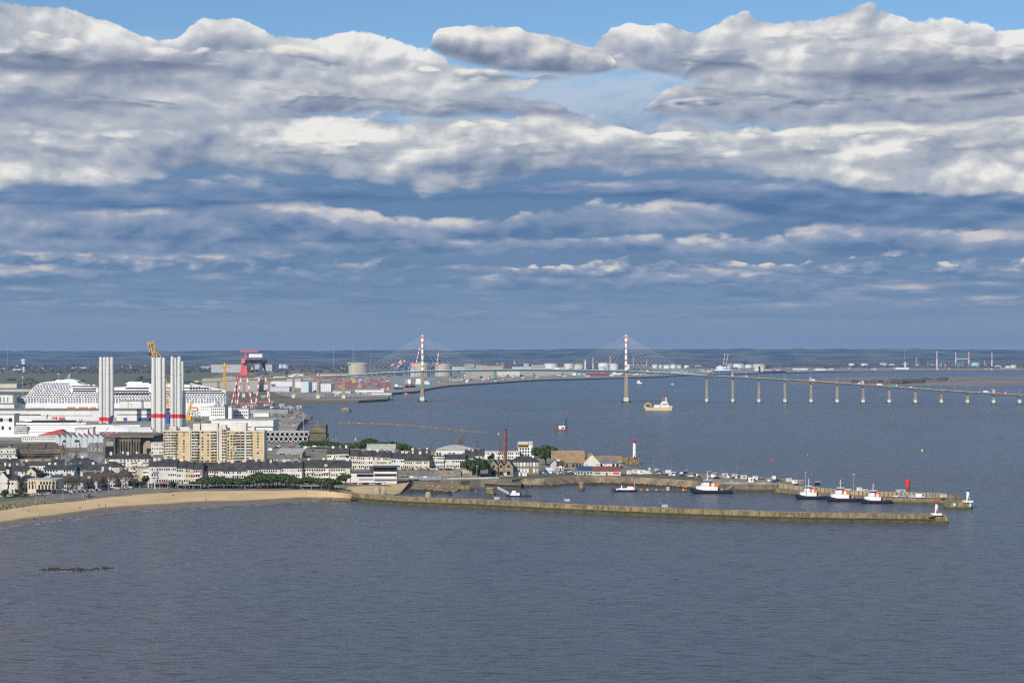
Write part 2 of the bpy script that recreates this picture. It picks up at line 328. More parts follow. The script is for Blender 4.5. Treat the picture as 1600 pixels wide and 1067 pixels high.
# ================================================================== mesh building
class MB:
    def __init__(s): s.v = []; s.f = []
    def add(s, v, f):
        o = len(s.v); s.v += [tuple(a) for a in v]; s.f += [tuple(i+o for i in q) for q in f]; return s
    def box(s, x0, x1, y0, y1, z0, z1):
        return s.add([(x0,y0,z0),(x1,y0,z0),(x1,y1,z0),(x0,y1,z0),(x0,y0,z1),(x1,y0,z1),(x1,y1,z1),(x0,y1,z1)],
                     [(0,3,2,1),(4,5,6,7),(0,1,5,4),(1,2,6,5),(2,3,7,6),(3,0,4,7)])
    def prism(s, pts, z0, z1):
        n = len(pts)
        if sum(pts[i][0]*pts[(i+1)%n][1]-pts[(i+1)%n][0]*pts[i][1] for i in range(n)) < 0: pts = pts[::-1]
        return s.add([(x,y,z0) for x,y in pts]+[(x,y,z1) for x,y in pts],
                     [tuple(range(n-1,-1,-1)), tuple(range(n,2*n))]+[(i,(i+1)%n,(i+1)%n+n,i+n) for i in range(n)])
    def xz(s, pts, y0, y1):
        "polygon in the x-z plane, extruded along y"
        n = len(pts)
        if sum(pts[i][0]*pts[(i+1)%n][1]-pts[(i+1)%n][0]*pts[i][1] for i in range(n)) < 0: pts = pts[::-1]
        return s.add([(x,y0,z) for x,z in pts]+[(x,y1,z) for x,z in pts],
                     [tuple(range(n)), tuple(range(2*n-1,n-1,-1))]+[((i+1)%n,i,i+n,(i+1)%n+n) for i in range(n)])
    def yz(s, pts, x0, x1):
        n = len(pts)
        if sum(pts[i][0]*pts[(i+1)%n][1]-pts[(i+1)%n][0]*pts[i][1] for i in range(n)) < 0: pts = pts[::-1]
        return s.add([(x0,y,z) for y,z in pts]+[(x1,y,z) for y,z in pts],
                     [tuple(range(n-1,-1,-1)), tuple(range(n,2*n))]+[(i,(i+1)%n,(i+1)%n+n,i+n) for i in range(n)])
    def cyl(s, x, y, z0, z1, r0, r1=None, n=12):
        return s.lathe(x, y, [(r0, z0), (r0 if r1 is None else r1, z1)], n)
    def lathe(s, x, y, prof, n=12, cap=True):
        v = []; f = []
        for r, z in prof:
            v += [(x+r*math.cos(2*math.pi*k/n), y+r*math.sin(2*math.pi*k/n), z) for k in range(n)]
        for i in range(len(prof)-1):
            f += [(i*n+k, i*n+(k+1)%n, (i+1)*n+(k+1)%n, (i+1)*n+k) for k in range(n)]
        if cap: f += [tuple(range(n-1,-1,-1)), tuple(range((len(prof)-1)*n, len(prof)*n))]
        return s.add(v, f)
    def tube(s, a, b, r, r2=None, n=5):
        a = Vector(a); b = Vector(b); d = (b-a)
        if d.length < 1e-6: return s
        d.normalize(); u = d.orthogonal().normalized(); w = d.cross(u); r2 = r if r2 is None else r2
        v = [tuple(a+(u*math.cos(2*math.pi*k/n)+w*math.sin(2*math.pi*k/n))*r) for k in range(n)]+[tuple(b+(u*math.cos(2*math.pi*k/n)+w*math.sin(2*math.pi*k/n))*r2) for k in range(n)]
        return s.add(v, [tuple(range(n-1,-1,-1)), tuple(range(n,2*n))]+[(k,(k+1)%n,(k+1)%n+n,k+n) for k in range(n)])
    def lattice(s, a, b, w, r=0.15, step=None):
        "four-chord truss with zigzag bracing from a to b"
        a = Vector(a); b = Vector(b); d = b-a; L = d.length; d.normalize(); u = d.orthogonal().normalized(); q = d.cross(u)
        cs = [(u*i+q*j)*w/2 for i, j in ((-1,-1),(1,-1),(1,1),(-1,1))]
        for c in cs: s.tube(a+c, b+c, r, n=4)
        n = max(2, int(L/(step or w*1.2)))
        for k in range(n):
            p0 = a+d*(L*k/n); p1 = a+d*(L*(k+1)/n)
            for i in range(4):
                c0, c1 = (cs[i], cs[(i+1)%4]) if k % 2 else (cs[(i+1)%4], cs[i])
                s.tube(p0+c0, p1+c1, r*0.6, n=3)
        return s
    def build(s, name, m, parent=None, loc=None, rz=0.0, smooth=False):
        me = bpy.data.meshes.new(name); me.from_pydata(s.v, [], s.f); me.update()
        if smooth: me.shade_smooth()
        me.materials.append(M(m) if isinstance(m, str) else m)
        return link(name, me, parent, loc, rz)
def link(name, me, parent=None, loc=None, rz=0.0, scale=None):
    o = bpy.data.objects.new(name, me); COL.objects.link(o)
    if parent is not None: o.parent = parent
    if loc is not None: o.location = loc
    if rz: o.rotation_euler = (0, 0, rz)
    if scale is not None: o.scale = scale
    return o
_U = {}
def unit(name, kind, m, parent, loc, dims, rz=0.0):
    "part made from one shared base mesh (box or drum standing on z=0, centred in x and y)"
    k = (name, kind, m)
    if k not in _U:
        b = MB()
        if kind == 'box': b.box(-.5,.5,-.5,.5,0,1)
        elif kind == 'cyl': b.cyl(0,0,0,1,.5,n=14)
        me = bpy.data.meshes.new(name); me.from_pydata(b.v, [], b.f); me.update(); me.materials.append(M(m)); _U[k] = me
    return link(name, _U[k], parent, loc, rz, dims)
def tag(o, label=None, cat=None, group=None, kind=None):
    if label: o['label'] = label
    if cat: o['category'] = cat
    if group: o['group'] = group
    if kind: o['kind'] = kind
    return o
def thing(name, label, cat, loc=(0,0,0), rz=0.0, group=None):
    o = bpy.data.objects.new(name, None); COL.objects.link(o); o.location = loc; o.rotation_euler = (0,0,rz)
    return tag(o, label, cat, group)
def kids(o): return [c for c in COL.objects if c.parent is o]
def proto(root):
    "remember a finished thing so that it can be copied quickly"
    ch = [(c, [g for g in bpy.data.objects if g.parent is c]) for c in bpy.data.objects if c.parent is root]
    return (root, ch)
def dup(pr, loc, rz=None, label=None, group=None, scale=None):
    root, ch = pr
    r = root.copy(); COL.objects.link(r); r.location = loc
    if rz is not None: r.rotation_euler = (0,0,rz)
    if label: r['label'] = label
    if group: r['group'] = group
    if scale: r.scale = scale
    for c, gs in ch:
        k = c.copy(); COL.objects.link(k); k.parent = r
        for g in gs:
            q = g.copy(); COL.objects.link(q); q.parent = k
    return r
GH = 5.0            # quay and town level above the water
def at(px, py, h=GH): x, y = W(px, py, h); return (x, y, h)
R = random.Random(11)
def building(name, label, px0, px1, py, top, d=11, wall='white_wall', roof='gable', rh=None, rmat='slate', win=None, gm=('glass',), yaw=0.0,
             chim=0, group=None, h0=GH, cat='house', balc=None, door=True, overh=0.35, winsize=(1.1, 1.35), dorm=0, gable_front=False, ground=None, pitch=None):
    """px0..px1, py = foot of the front wall in the photo, top = eaves line in the photo; everything else in metres"""
    s = S(py, h0); w = (px1-px0)*s; h = (py-top)*s
    x, y, _ = at((px0+px1)/2, py, h0)
    t = thing(name, label, cat, (x, y, h0), yaw, group)
    b = MB()
    rh = rh if rh is not None else 4.2
    if gable_front: b.xz([(-w/2,0),(w/2,0),(w/2,h),(0,h+rh),(-w/2,h)], 0, d)
    elif roof == 'gable': b.yz([(0,0),(d,0),(d,h),(d/2,h+rh*0.97),(0,h)], -w/2, w/2)
    else: b.box(-w/2, w/2, 0, d, 0, h)
    b.build('wall', wall, t)
    r = MB(); o = overh
    if gable_front:
        r.xz([(-w/2-o,h-0.25),(0,h+rh+0.05),(w/2+o,h-0.25),(w/2+o,h+0.1),(0,h+rh+0.4),(-w/2-o,h+0.1)], -o*0.4, d+o)
    elif roof == 'gable':
        r.yz([(-o,h-0.2),(d/2,h+rh),(d+o,h-0.2),(d+o,h+0.1),(d/2,h+rh+0.35),(-o,h+0.1)], -w/2-o*0.5, w/2+o*0.5)
    elif roof == 'hip':
        i = min(d/2, w/2*0.7)
        r.add([(-w/2-o,-o,h),(w/2+o,-o,h),(w/2+o,d+o,h),(-w/2-o,d+o,h),(-w/2+i,d/2,h+rh),(w/2-i,d/2,h+rh)],
              [(0,1,5,4),(1,2,5),(2,3,4,5),(3,0,4),(3,2,1,0)])
    elif roof == 'flat':
        r.box(-w/2-0.15,w/2+0.15,-0.15,d+0.15,h,h+0.5)
    elif roof == 'mono':
        r.yz([(-o,h),(d+o,h+rh),(d+o,h+rh+0.3),(-o,h+0.3)], -w/2-o, w/2+o)
    ro = r.build('roof', rmat, t)
    for k in range(chim):
        cx = -w/2+w*(k+0.5+R.uniform(-.3,.3))/chim
        zz = h+(rh*0.7 if roof != 'flat' else 0.4)
        unit('chimney', 'box', R.choice(('white_wall','pale_cream','roof_grey')), ro, (cx, d/2+R.uniform(-1,1), zz), (R.uniform(1.2,2.2), 0.8, rh*0.3+1.6 if roof != 'flat' else 1.8))
    for k in range(dorm):
        cx = -w/2+w*(k+0.5)/dorm
        q = unit('dormer', 'box', wall, ro, (cx, d*0.16, h+0.2), (2.0, 2.5, 2.0))
    if win:
        rows, cols = win; fh = h/rows
        if rows*cols > 96: cols = 96//rows
        for i in range(rows):
            for j in range(cols):
                if R.random() < 0.06: continue
                z = fh*i+fh*0.32; xx = -w/2+w*(j+0.5)/cols
                hh = min(winsize[1], fh*0.6)
                if i == 0 and door and j == cols//2:
                    unit('door', 'box', 'dark_steel', t, (xx, -0.05, 0), (1.1, 0.14, 2.2)); continue
                unit('window', 'box', R.choice(gm), t, (xx, -0.02, z), (min(winsize[0], w/cols*0.62), 0.16, hh))
    if balc:
        rows, cols, bw = balc; fh = h/rows
        for i in range(1, rows+0):
            for j in range(cols):
                xx = -w/2+w*(j+0.5)/cols
                unit('balcony', 'box', 'white_paint' if wall != 'white_wall' else 'light_grey', t, (xx, -0.55, fh*i-0.1), (bw, 1.1, 1.1))
    if ground: unit('shopfront', 'box', ground, t, (0, -0.08, 0.1), (w*0.97, 0.2, min(2.8, h*0.3)))
    return t
# ------------------------------------------------------------------ trees
def leafcloud(mb, c, rad, n, size, rnd, flat=1.0, hollow=0.0):
    for _ in range(n):
        while True:
            p = Vector((rnd.uniform(-1,1), rnd.uniform(-1,1), rnd.uniform(-1,1)))
            if hollow <= p.length <= 1: break
        q = Vector((c[0]+p.x*rad[0], c[1]+p.y*rad[1], c[2]+p.z*rad[2]))
        u = Vector((rnd.gauss(0,1), rnd.gauss(0,1), rnd.gauss(0,1)*flat)).normalized()
        v = u.cross(Vector((rnd.gauss(0,1), rnd.gauss(0,1), rnd.gauss(0,1)))).normalized()
        a = size*rnd.uniform(0.5,1.2); b = size*rnd.uniform(0.4,0.9)
        mb.add([tuple(q-u*a), tuple(q-v*b), tuple(q+u*a), tuple(q+v*b)], [(0,1,2,3)])
def make_pine(m='pine', h=9.0, rx=6.0, ry=5.0, seed=1, name='umbrella_pine', label='x', group=None):
    rnd = random.Random(seed); t = thing(name, label, 'tree', (0,0,-50), 0, group)
    tr = MB(); lean = rnd.uniform(-.6,.6)
    tr.tube((0,0,0),(lean,0,h*0.55),0.35,0.26,7)
    cr = MB()
    for k in range(13):
        a = rnd.uniform(0,6.28); rr = rnd.uniform(.35,.85) if k else 0
        c = (lean+rx*rr*math.cos(a), ry*rr*math.sin(a), h*0.66+rnd.uniform(-.6,.6)+(1-rr)*2.0)
        tr.tube((lean,0,h*0.42),(c[0],c[1],c[2]-0.4),0.2,0.09,5)
        leafcloud(cr, c, (rx*0.42, ry*0.42, 2.1), 190, 0.66, rnd, 0.5, 0.3)
    tr.build('trunk','bark',t); cr.build('crown',m,t)
    return t
def make_bare(h=10.0, r=4.0, seed=1, label='x', group=None, m='twigs', name='bare_tree', dense=1.0):
    rnd = random.Random(seed); t = thing(name, label, 'tree', (0,0,-50), 0, group)
    tr = MB(); tr.tube((0,0,0),(0,0,h*0.42),0.24,0.17,6)
    cr = MB()
    for k in range(7):
        a = rnd.uniform(0,6.28); e = rnd.uniform(.4,1.0)
        p = Vector((r*0.8*math.cos(a)*e, r*0.8*math.sin(a)*e, h*rnd.uniform(.5,.85)))
        tr.tube((0,0,h*0.38), p, 0.13, 0.06, 4)
        for j in range(int(34*dense)):
            q = p+Vector((rnd.gauss(0,r*.36), rnd.gauss(0,r*.36), rnd.gauss(0,h*.13)))
            d = (q-Vector((0,0,h*.4))).normalized()+Vector((rnd.gauss(0,.5),rnd.gauss(0,.5),rnd.gauss(0,.3)))
            d.normalize(); L = rnd.uniform(.8,1.9); w = d.orthogonal().normalized()*0.055
            cr.add([tuple(q-w), tuple(q+w), tuple(q+d*L+w*0.3), tuple(q+d*L-w*0.3)], [(0,1,2,3)])
            w2 = d.cross(w).normalized()*0.055
            cr.add([tuple(q-w2), tuple(q+w2), tuple(q+d*L)], [(0,1,2)])
    tr.build('trunk','bark',t); cr.build('crown',m,t)
    return t
def make_bushy(h=9.0, rx=4.0, seed=1, label='x', group=None, m='dark_pine', name='dark_tree', n=7):
    rnd = random.Random(seed); t = thing(name, label, 'tree', (0,0,-50), 0, group)
    tr = MB(); tr.tube((0,0,0),(0,0,h*0.5),0.3,0.15,6); cr = MB()
    for k in range(n):
        a = rnd.uniform(0,6.28); rr = rnd.uniform(.1,.6); z = h*rnd.uniform(.35,.82)
        c = (rx*rr*math.cos(a), rx*rr*math.sin(a), z); tr.tube((0,0,h*.3), c, .12, .05, 4)
        leafcloud(cr, c, (rx*.45, rx*.45, h*.18), 110, 0.5, rnd, 1.0, .3)
    tr.build('trunk','bark',t); cr.build('crown',m,t)
    return t
# ================================================================== ground, water, far country
def poly_obj(name, pts, z1, m, z0=None, label=None):
    bm = bmesh.new(); vs = [bm.verts.new((x, y, z1)) for x, y in pts]; f = bm.faces.new(vs)
    bmesh.ops.recalc_face_normals(bm, faces=[f])
    if f.normal.z < 0: f.normal_flip()
    bmesh.ops.triangulate(bm, faces=[f])
    if z0 is not None:
        n = len(vs); lo = [bm.verts.new((x, y, z0)) for x, y in pts]
        for i in range(n): bm.faces.new((vs[i], vs[(i+1) % n], lo[(i+1) % n], lo[i]))
        bmesh.ops.recalc_face_normals(bm, faces=bm.faces[:])
        if sum(f.normal.z for f in bm.faces if abs(f.normal.z) > .5) < 0:
            for f in bm.faces: f.normal_flip()
    me = bpy.data.meshes.new(name); bm.to_mesh(me); bm.free(); me.materials.append(M(m) if isinstance(m, str) else m)
    o = link(name, me); tag(o, label, None, None, 'structure'); return o
def PP(lst, h): return [W(a, b, h) for a, b in lst]
# ---- water: one sheet to the horizon, wind ripples, long swell and slicks
def water_mat():
    m = bpy.data.materials.new('estuary_water'); m.use_nodes = True; t = m.node_tree; p = t.nodes['Principled BSDF']
    g = t.nodes.new('ShaderNodeNewGeometry')
    def sc(sx, sy, rot=0.0):
        k = t.nodes.new('ShaderNodeMapping'); k.inputs['Scale'].default_value = (sx, sy, 1); k.inputs['Rotation'].default_value = (0, 0, rot)
        t.links.new(g.outputs['Position'], k.inputs[0]); return k.outputs[0]
    big = noise(t, sc(0.0022, 0.0008, 0.1), 1, 5, 0.55)
    mid = noise(t, sc(0.012, 0.006, 0.25), 1, 5, 0.6)
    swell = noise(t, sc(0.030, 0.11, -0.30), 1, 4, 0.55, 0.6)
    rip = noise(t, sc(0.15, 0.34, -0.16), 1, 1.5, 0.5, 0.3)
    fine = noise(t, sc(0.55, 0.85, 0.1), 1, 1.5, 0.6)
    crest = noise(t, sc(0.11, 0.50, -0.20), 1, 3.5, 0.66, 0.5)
    silt = (big*0.7+mid*0.3)
    spx = t.nodes.new('ShaderNodeSeparateXYZ'); t.links.new(g.outputs['Position'], spx.inputs[0])
    near = (E(t, spx.outputs[0])+(mid-0.5)*160).step(80, -330)*E(t, spx.outputs[1]).step(1500, 800)
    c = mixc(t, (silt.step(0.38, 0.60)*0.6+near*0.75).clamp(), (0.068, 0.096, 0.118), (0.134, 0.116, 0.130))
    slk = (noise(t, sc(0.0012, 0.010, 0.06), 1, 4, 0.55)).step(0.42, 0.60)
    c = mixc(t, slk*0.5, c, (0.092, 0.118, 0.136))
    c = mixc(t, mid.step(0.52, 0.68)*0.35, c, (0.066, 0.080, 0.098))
    c = mixc(t, swell.step(0.56, 0.72)*0.45, c, (0.040, 0.041, 0.043))  # from here wave contrast that reflections would give is painted into the base colour
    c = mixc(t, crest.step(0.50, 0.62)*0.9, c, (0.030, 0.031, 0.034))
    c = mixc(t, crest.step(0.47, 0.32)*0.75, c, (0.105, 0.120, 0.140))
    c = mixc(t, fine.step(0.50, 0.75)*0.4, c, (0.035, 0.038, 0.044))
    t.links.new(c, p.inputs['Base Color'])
    p.inputs['IOR'].default_value = 1.333
    rg = (silt.step(0.35, 0.65)*0.08+0.22)
    t.links.new(rg.s, p.inputs['Roughness'])
    slick = (noise(t, sc(0.0012, 0.010, 0.06), 1, 4, 0.55)).step(0.42, 0.60)
    hgt = swell*3.2 + rip*1.7*(slick*0.55+0.45) + crest*1.0 + fine*0.45
    b = t.nodes.new('ShaderNodeBump'); b.inputs['Strength'].default_value = 1.0; b.inputs['Distance'].default_value = 1.0
    t.links.new(hgt.s, b.inputs['Height']); t.links.new(b.outputs[0], p.inputs['Normal'])
    MATS['water'] = m
water_mat()
poly_obj('sea_water', [(-17500, -400), (17500, -400), (17500, 23400), (-17500, 23400)], 0.0, 'water')
# ---- ground materials
mat('town_ground', (0.27, 0.23, 0.16), 0.95, 0.3, 0.06, col2=(0.13, 0.12, 0.09))
mat('yard_ground', (0.33, 0.30, 0.25), 0.95, 0.3, 0.02, col2=(0.20, 0.18, 0.15))
mat('plain', (0.17, 0.15, 0.075), 0.95, 0.3, 0.0016, col2=(0.13, 0.10, 0.065))
mat('field_green', (0.12, 0.14, 0.045), 0.95, 0.3, 0.004, col2=(0.12, 0.115, 0.05))
mat('marsh', (0.30, 0.24, 0.12), 0.95, 0.3, 0.006, col2=(0.10, 0.085, 0.06))
mat('mud', (0.27, 0.21, 0.16), 0.7, 0.3, 0.004, col2=(0.16, 0.13, 0.11))
mat('sandbank', (0.30, 0.25, 0.16), 0.8, 0.3, 0.01, col2=(0.2, 0.17, 0.11))
mat('dry_sand', (0.56, 0.42, 0.23), 0.95, 0.15, 0.05, col2=(0.43, 0.315, 0.165))
mat('wet_sand', (0.215, 0.155, 0.085), 0.45, 0.15, 0.03, col2=(0.27, 0.20, 0.11))
mat('dune_grass', (0.30, 0.27, 0.12), 0.95, 0.3, 0.3, col2=(0.16, 0.16, 0.07))
mat('hill_wood', (0.022, 0.032, 0.020), 0.95, 0.3, 0.0018, col2=(0.19, 0.18, 0.10))
mat('scrub', (0.13, 0.12, 0.055), 0.95, 0.3, 0.12, col2=(0.07, 0.07, 0.035))
mat('far_wood', (0.048, 0.045, 0.030), 0.95, 0.3, 0.006, col2=(0.13, 0.095, 0.07))
# ---- town, shipyard and the spit
town = [(-400, 800), (0, 797), (80, 785), (130, 781), (270, 767.5), (350, 767), (480, 765), (500, 766.5), (525, 768), (545, 760), (585, 757.5), (600, 756), (640, 752.5), (720, 751), (735, 750), (752, 749.5), (770, 749), (800, 749),
        (818, 747), (850, 748), (900, 744), (985, 745), (1040, 748), (1080, 750.5), (1109, 754.6), (1150, 756), (1205, 756.4), (1214, 758), (1240, 758.5),
        (1246, 752), (1236, 748), (1190, 745), (1140, 742), (1060, 736.5), (1010, 734), (985, 730), (968, 722), (905, 719), (850, 716), (760, 709), (700, 705), (620, 703), (560, 700), (512, 697), (510, 690),
        (484, 692), (470, 686), (462, 672), (468, 662), (482, 650), (476, 644), (466, 640), (440, 638), (400, 637.5), (356, 637), (354, 626.5), (-400, 626.5)]
poly_obj('town_ground', PP(town, GH), GH, 'town_ground', -3)
yard = [(-400, 688), (160, 688), (240, 683), (415, 688), (460, 684), (463, 672), (466, 664), (480, 650), (474, 645), (440, 639), (358, 638), (355, 627.5), (-400, 627.5)]
poly_obj('yard_ground', PP(yard, GH+0.02), GH+0.02, 'yard_ground')
# ---- far bank: Y from ~3500 m to the hills
far = [(-400, 627.2), (354, 627.0), (480, 626.5), (560, 626), (606, 623.5), (614, 614), (650, 611.5), (676, 606), (700, 602.5), (760, 598.5), (840, 593.5), (930, 591.2), (1010, 589), (1100, 585), (1200, 582.5), (1330, 580.0), (1480, 579), (1760, 578.6), (2100, 578)]
fp = PP(far, 4.0)
poly_obj('far_bank_ground', fp+[(17300, 23300), (-17300, 23300)], 4.0, 'plain', -3)
poly_obj('green_meadow', PP([(-300, 596), (60, 600), (240, 597), (345, 594), (420, 590), (395, 584), (300, 583.5), (150, 584), (-300, 583.5)], 4.0), 4.05, 'field_green')
poly_obj('dry_meadow', PP([(330, 592), (470, 587), (560, 583), (600, 578), (480, 577), (345, 581)], 4.05), 4.10, 'marsh')
poly_obj('port_ground', PP([(480, 625), (560, 625), (604, 622.5), (612, 613), (650, 610.5), (676, 605), (700, 601.5), (760, 597.5), (840, 592.8), (930, 590.4), (1010, 588.4), (1100, 584.4), (1200, 582), (1330, 579.6), (1480, 578.6), (1700, 578.2), (1600, 574), (1200, 574), (900, 577), (700, 584), (560, 586), (430, 590), (400, 600), (440, 618)], 4.1), 4.15, 'yard_ground')
# ---- mud flats and sand banks on the right
def bank(name, pts, h, m): return poly_obj(name, PP(pts, h), h, m, -2)
bank('mud_flat', [(1215, 597), (1245, 592.5), (1330, 590.5), (1420, 590), (1520, 587.5), (1760, 585.5), (1760, 600), (1560, 600.5), (1440, 602), (1330, 601), (1270, 599.5)], 0.35, 'mud')
bank('sand_spit', [(1286, 590.6), (1330, 589.4), (1400, 588.8), (1400, 589.8), (1330, 590.6), (1290, 591.2)], 0.8, 'sandbank')
bank('grass_bank', [(1330, 597.5), (1390, 594.8), (1450, 592.6), (1470, 590.2), (1520, 589), (1568, 590.6), (1560, 593), (1500, 594), (1440, 597.6), (1400, 598.8), (1340, 598.6)], 1.2, 'marsh')
bank('mud_bar', [(1440, 600), (1600, 597.5), (1760, 597), (1760, 603), (1600, 602.5), (1500, 603)], 0.5, 'mud')
# ---- hills: two long wooded ridges closing the plain
mat('brown_wood', (.07,.06,.045), .95, .3, .003, col2=(.19,.14,.10))
def ridge(name, Y0, Y1, hs, seed, m, z_of):
    rnd = random.Random(seed); b = MB(); nx = 260; ny = 7; X0, X1 = -17000, 17000
    ph = [rnd.uniform(0, 6.28) for _ in range(8)]
    for j in range(ny):
        f = j/(ny-1)
        for i in range(nx):
            x = X0+(X1-X0)*i/(nx-1)
            w = z_of(x)+sum(hs/(k+2)*0.35*math.sin(x/(2600/(k+1))+ph[k]) for k in range(8))+(rnd.uniform(-7, 7)+rnd.choice((0, 0, 0, 6)))*f
            prof = (3*f*f-2*f**3)
            b.v.append((x, Y0+(Y1-Y0)*f+(rnd.uniform(-60, 60) if j else 0), 3.9+w*prof if j else 3.0))
    for j in range(ny-1):
        for i in range(nx-1):
            a = j*nx+i; b.f.append((a, a+1, a+1+nx, a+nx))
    o = b.build(name, m); tag(o, None, None, None, 'structure'); return o
ridge('wooded_hills', 17500, 22500, 15.0, 4, 'hill_wood', lambda x: 144+12*math.sin(x/4200+0.6)+(6 if x > 500 else 0))
ridge('low_hills', 14200, 16800, 8.0, 9, 'brown_wood', lambda x: 26+8*math.sin(x/1900))
# ---- far woods: belts of small trees over the plain (nobody could count them)
def woods(name, bands, n, seed, m, size, label):
    rnd = random.Random(seed); b = MB()
    ico = [(0,0,1),(.89,0,.45),(.28,.85,.45),(-.72,.53,.45),(-.72,-.53,.45),(.28,-.85,.45),(1,.0,-.3),(.31,.95,-.3),(-.81,.59,-.3),(-.81,-.59,-.3),(.31,-.95,-.3)]
    fa = [(0,1,2),(0,2,3),(0,3,4),(0,4,5),(0,5,1),(1,6,7,2),(2,7,8,3),(3,8,9,4),(4,9,10,5),(5,10,6,1)]
    c = 0
    while c < n:
        x0, x1, y0, y1, w = rnd.choices(bands, weights=[q[4] for q in bands])[0]
        px = rnd.uniform(x0, x1); py = rnd.uniform(y0, y1)
        x, y = W(px, py, 4.0)
        if math.sin(x/310+y/900+seed)+math.sin(x/120-y/410)+rnd.uniform(-.8,.8) < -0.2: continue
        s = size*rnd.uniform(.55, 1.3); wd_ = s*rnd.uniform(.8, 2.6)
        b.add([(x+v[0]*wd_*rnd.uniform(.8,1.15), y+v[1]*wd_, 4+(v[2]+.3)*s*rnd.uniform(.75,1.2)) for v in ico], fa); c += 1
    o = b.build(name, m); tag(o, label, 'trees', None, 'stuff'); return o
woods('far_woods', [(-40, 560, 570.5, 582, 5), (560, 1640, 569.5, 575, 5), (-40, 1640, 567.8, 571, 5)], 5200, 3, 'far_wood', 9.5, 'brown and dark winter woods spread over the plain')
woods('shore_woods', [(612, 1000, 573, 580, 3), (1000, 1640, 571, 575.5, 4)], 900, 15, 'far_wood', 7.0, 'dark tree belts between the tanks and sheds of the far shore')
woods('hedgerow', [(-40, 130, 594, 604, 1), (20, 350, 578, 584, 4), (560, 760, 586, 590, 0.6), (400, 560, 584, 590, .8)], 420, 5, 'far_wood', 6.0, 'scattered dark hedges and scrub on the green meadow')
woods('island_scrub', [(1390, 1442, 594.5, 598, 5), (1440, 1480, 592, 594, 1), (1330, 1390, 596, 598.4, .6)], 200, 8, 'far_wood', 5.0, 'reddish brown bushes on the river mud bank')
# ---- beach
beach = [(-400, 870), (0, 823), (60, 815.5), (120, 806.5), (160, 801.5), (200, 797.5), (250, 795), (300, 792), (350, 789.5), (400, 787.5), (440, 785), (480, 782.5), (520, 780.5), (543, 781),
         (536, 776), (505, 769.5), (480, 763.5), (350, 765.5), (270, 766), (130, 779.5), (80, 783.5), (0, 795), (-400, 798)]
def sand():
    # a real slope: from the water's edge up to the promenade
    b = MB()
    up = [(-400, 799), (0, 797), (60, 788), (120, 783), (160, 778), (200, 774), (250, 770), (300, 767.5), (350, 767.2), (400, 766.6), (440, 766), (480, 765.4), (520, 768), (550, 772)]
    lo = beach[:13]+[(548, 782.5)]
    n = 9
    for (a, c) in zip(lo, up):
        A = Vector((*W(a[0], a[1]+1.2, -0.15), -0.15)); B = Vector((*W(c[0], c[1], GH), GH+0.06))
        for k in range(n):
            f = k/(n-1); p = A.lerp(B, f); p.z = -0.15+(GH+0.21)*(f**0.8)
            b.v.append(tuple(p))
    for i in range(len(lo)-1):
        for k in range(n-1):
            q = i*n+k; b.f.append((q, q+n, q+n+1, q+1))
    return b
mt = bpy.data.materials.new('beach_sand'); mt.use_nodes = True; t_ = mt.node_tree; p_ = t_.nodes['Principled BSDF']
g_ = t_.nodes.new('ShaderNodeNewGeometry'); sx_ = t_.nodes.new('ShaderNodeSeparateXYZ'); t_.links.new(g_.outputs['Position'], sx_.inputs[0])
zz_ = E(t_, sx_.outputs[2]); nn_ = noise(t_, g_.outputs['Position'], 0.03, 5, 0.6); nf_ = noise(t_, g_.outputs['Position'], 0.35, 4, 0.6)
dry_ = (zz_+(nn_-0.5)*1.6+(nf_-0.5)*0.3).step(1.5, 2.3)        # the tide has wetted everything below this height
cs_ = mixc(t_, nn_.step(0.4, 0.62), (0.62, 0.46, 0.245), (0.53, 0.39, 0.205)); cs_ = mixc(t_, nf_.step(.5, .75)*.35, cs_, (0.42, 0.31, 0.17))
cw_ = mixc(t_, nf_.step(0.4, 0.62), (0.215, 0.155, 0.09), (0.165, 0.12, 0.072))
t_.links.new(mixc(t_, dry_, cw_, cs_), p_.inputs['Base Color']); t_.links.new((dry_*0.5+0.42).s, p_.inputs['Roughness'])
MATS['beach_sand'] = mt
o = sand().build('beach_sand', 'beach_sand'); tag(o, None, None, None, 'structure')
for v in ((0,),): pass
poly_obj('promenade', PP([(-400, 795.5), (0, 793), (80, 782), (130, 777), (270, 764), (350, 763.5), (480, 762), (480, 757), (350, 758), (270, 759), (130, 768), (60, 774), (-400, 778)], GH+.03), GH+0.035, mat('paving', (0.22, 0.20, 0.165), 0.9, 0.2, 0.2))
poly_obj('coast_road', PP([(-400, 777), (60, 773), (130, 767), (270, 758), (350, 757), (480, 756), (480, 753.5), (350, 754.5), (270, 755.5), (130, 764), (60, 770), (-400, 773)], GH+.04), GH+0.045, 'asphalt')
def dune():
    rnd = random.Random(3); b = MB()
    for _ in range(900):
        px = rnd.uniform(-20, 70); py = 797.5-px*0.155-rnd.uniform(0, 7.5)*(1-px/100)
        x, y = W(px, py, GH); h = rnd.uniform(.4, 1.1); w = rnd.uniform(.3, .9); a = rnd.uniform(0, 3)
        b.add([(x-w*math.cos(a), y-w*math.sin(a), GH), (x+w*math.cos(a), y+w*math.sin(a), GH), (x+rnd.uniform(-.4,.4), y, GH+h)], [(0,1,2)])
    return b
tag(dune().build('dune_grass', 'dune_grass'), 'tufts of dry yellowish grass along the top of the beach', 'grass', None, 'stuff')
0 and poly_obj('harbour_sand', PP([(545, 771), (590, 772), (612, 768), (608, 763), (595, 760.5), (545, 762)], 0.6), 0.6, 'dry_sand', -1)
poly_obj('garden_lawn', PP([(-60, 785), (0, 783.5), (72, 776), (72, 772.5), (0, 778), (-60, 779)], GH+.05), GH+.06, mat('lawn', (.09,.105,.035), .95, .3, .2, col2=(.16,.14,.07)))
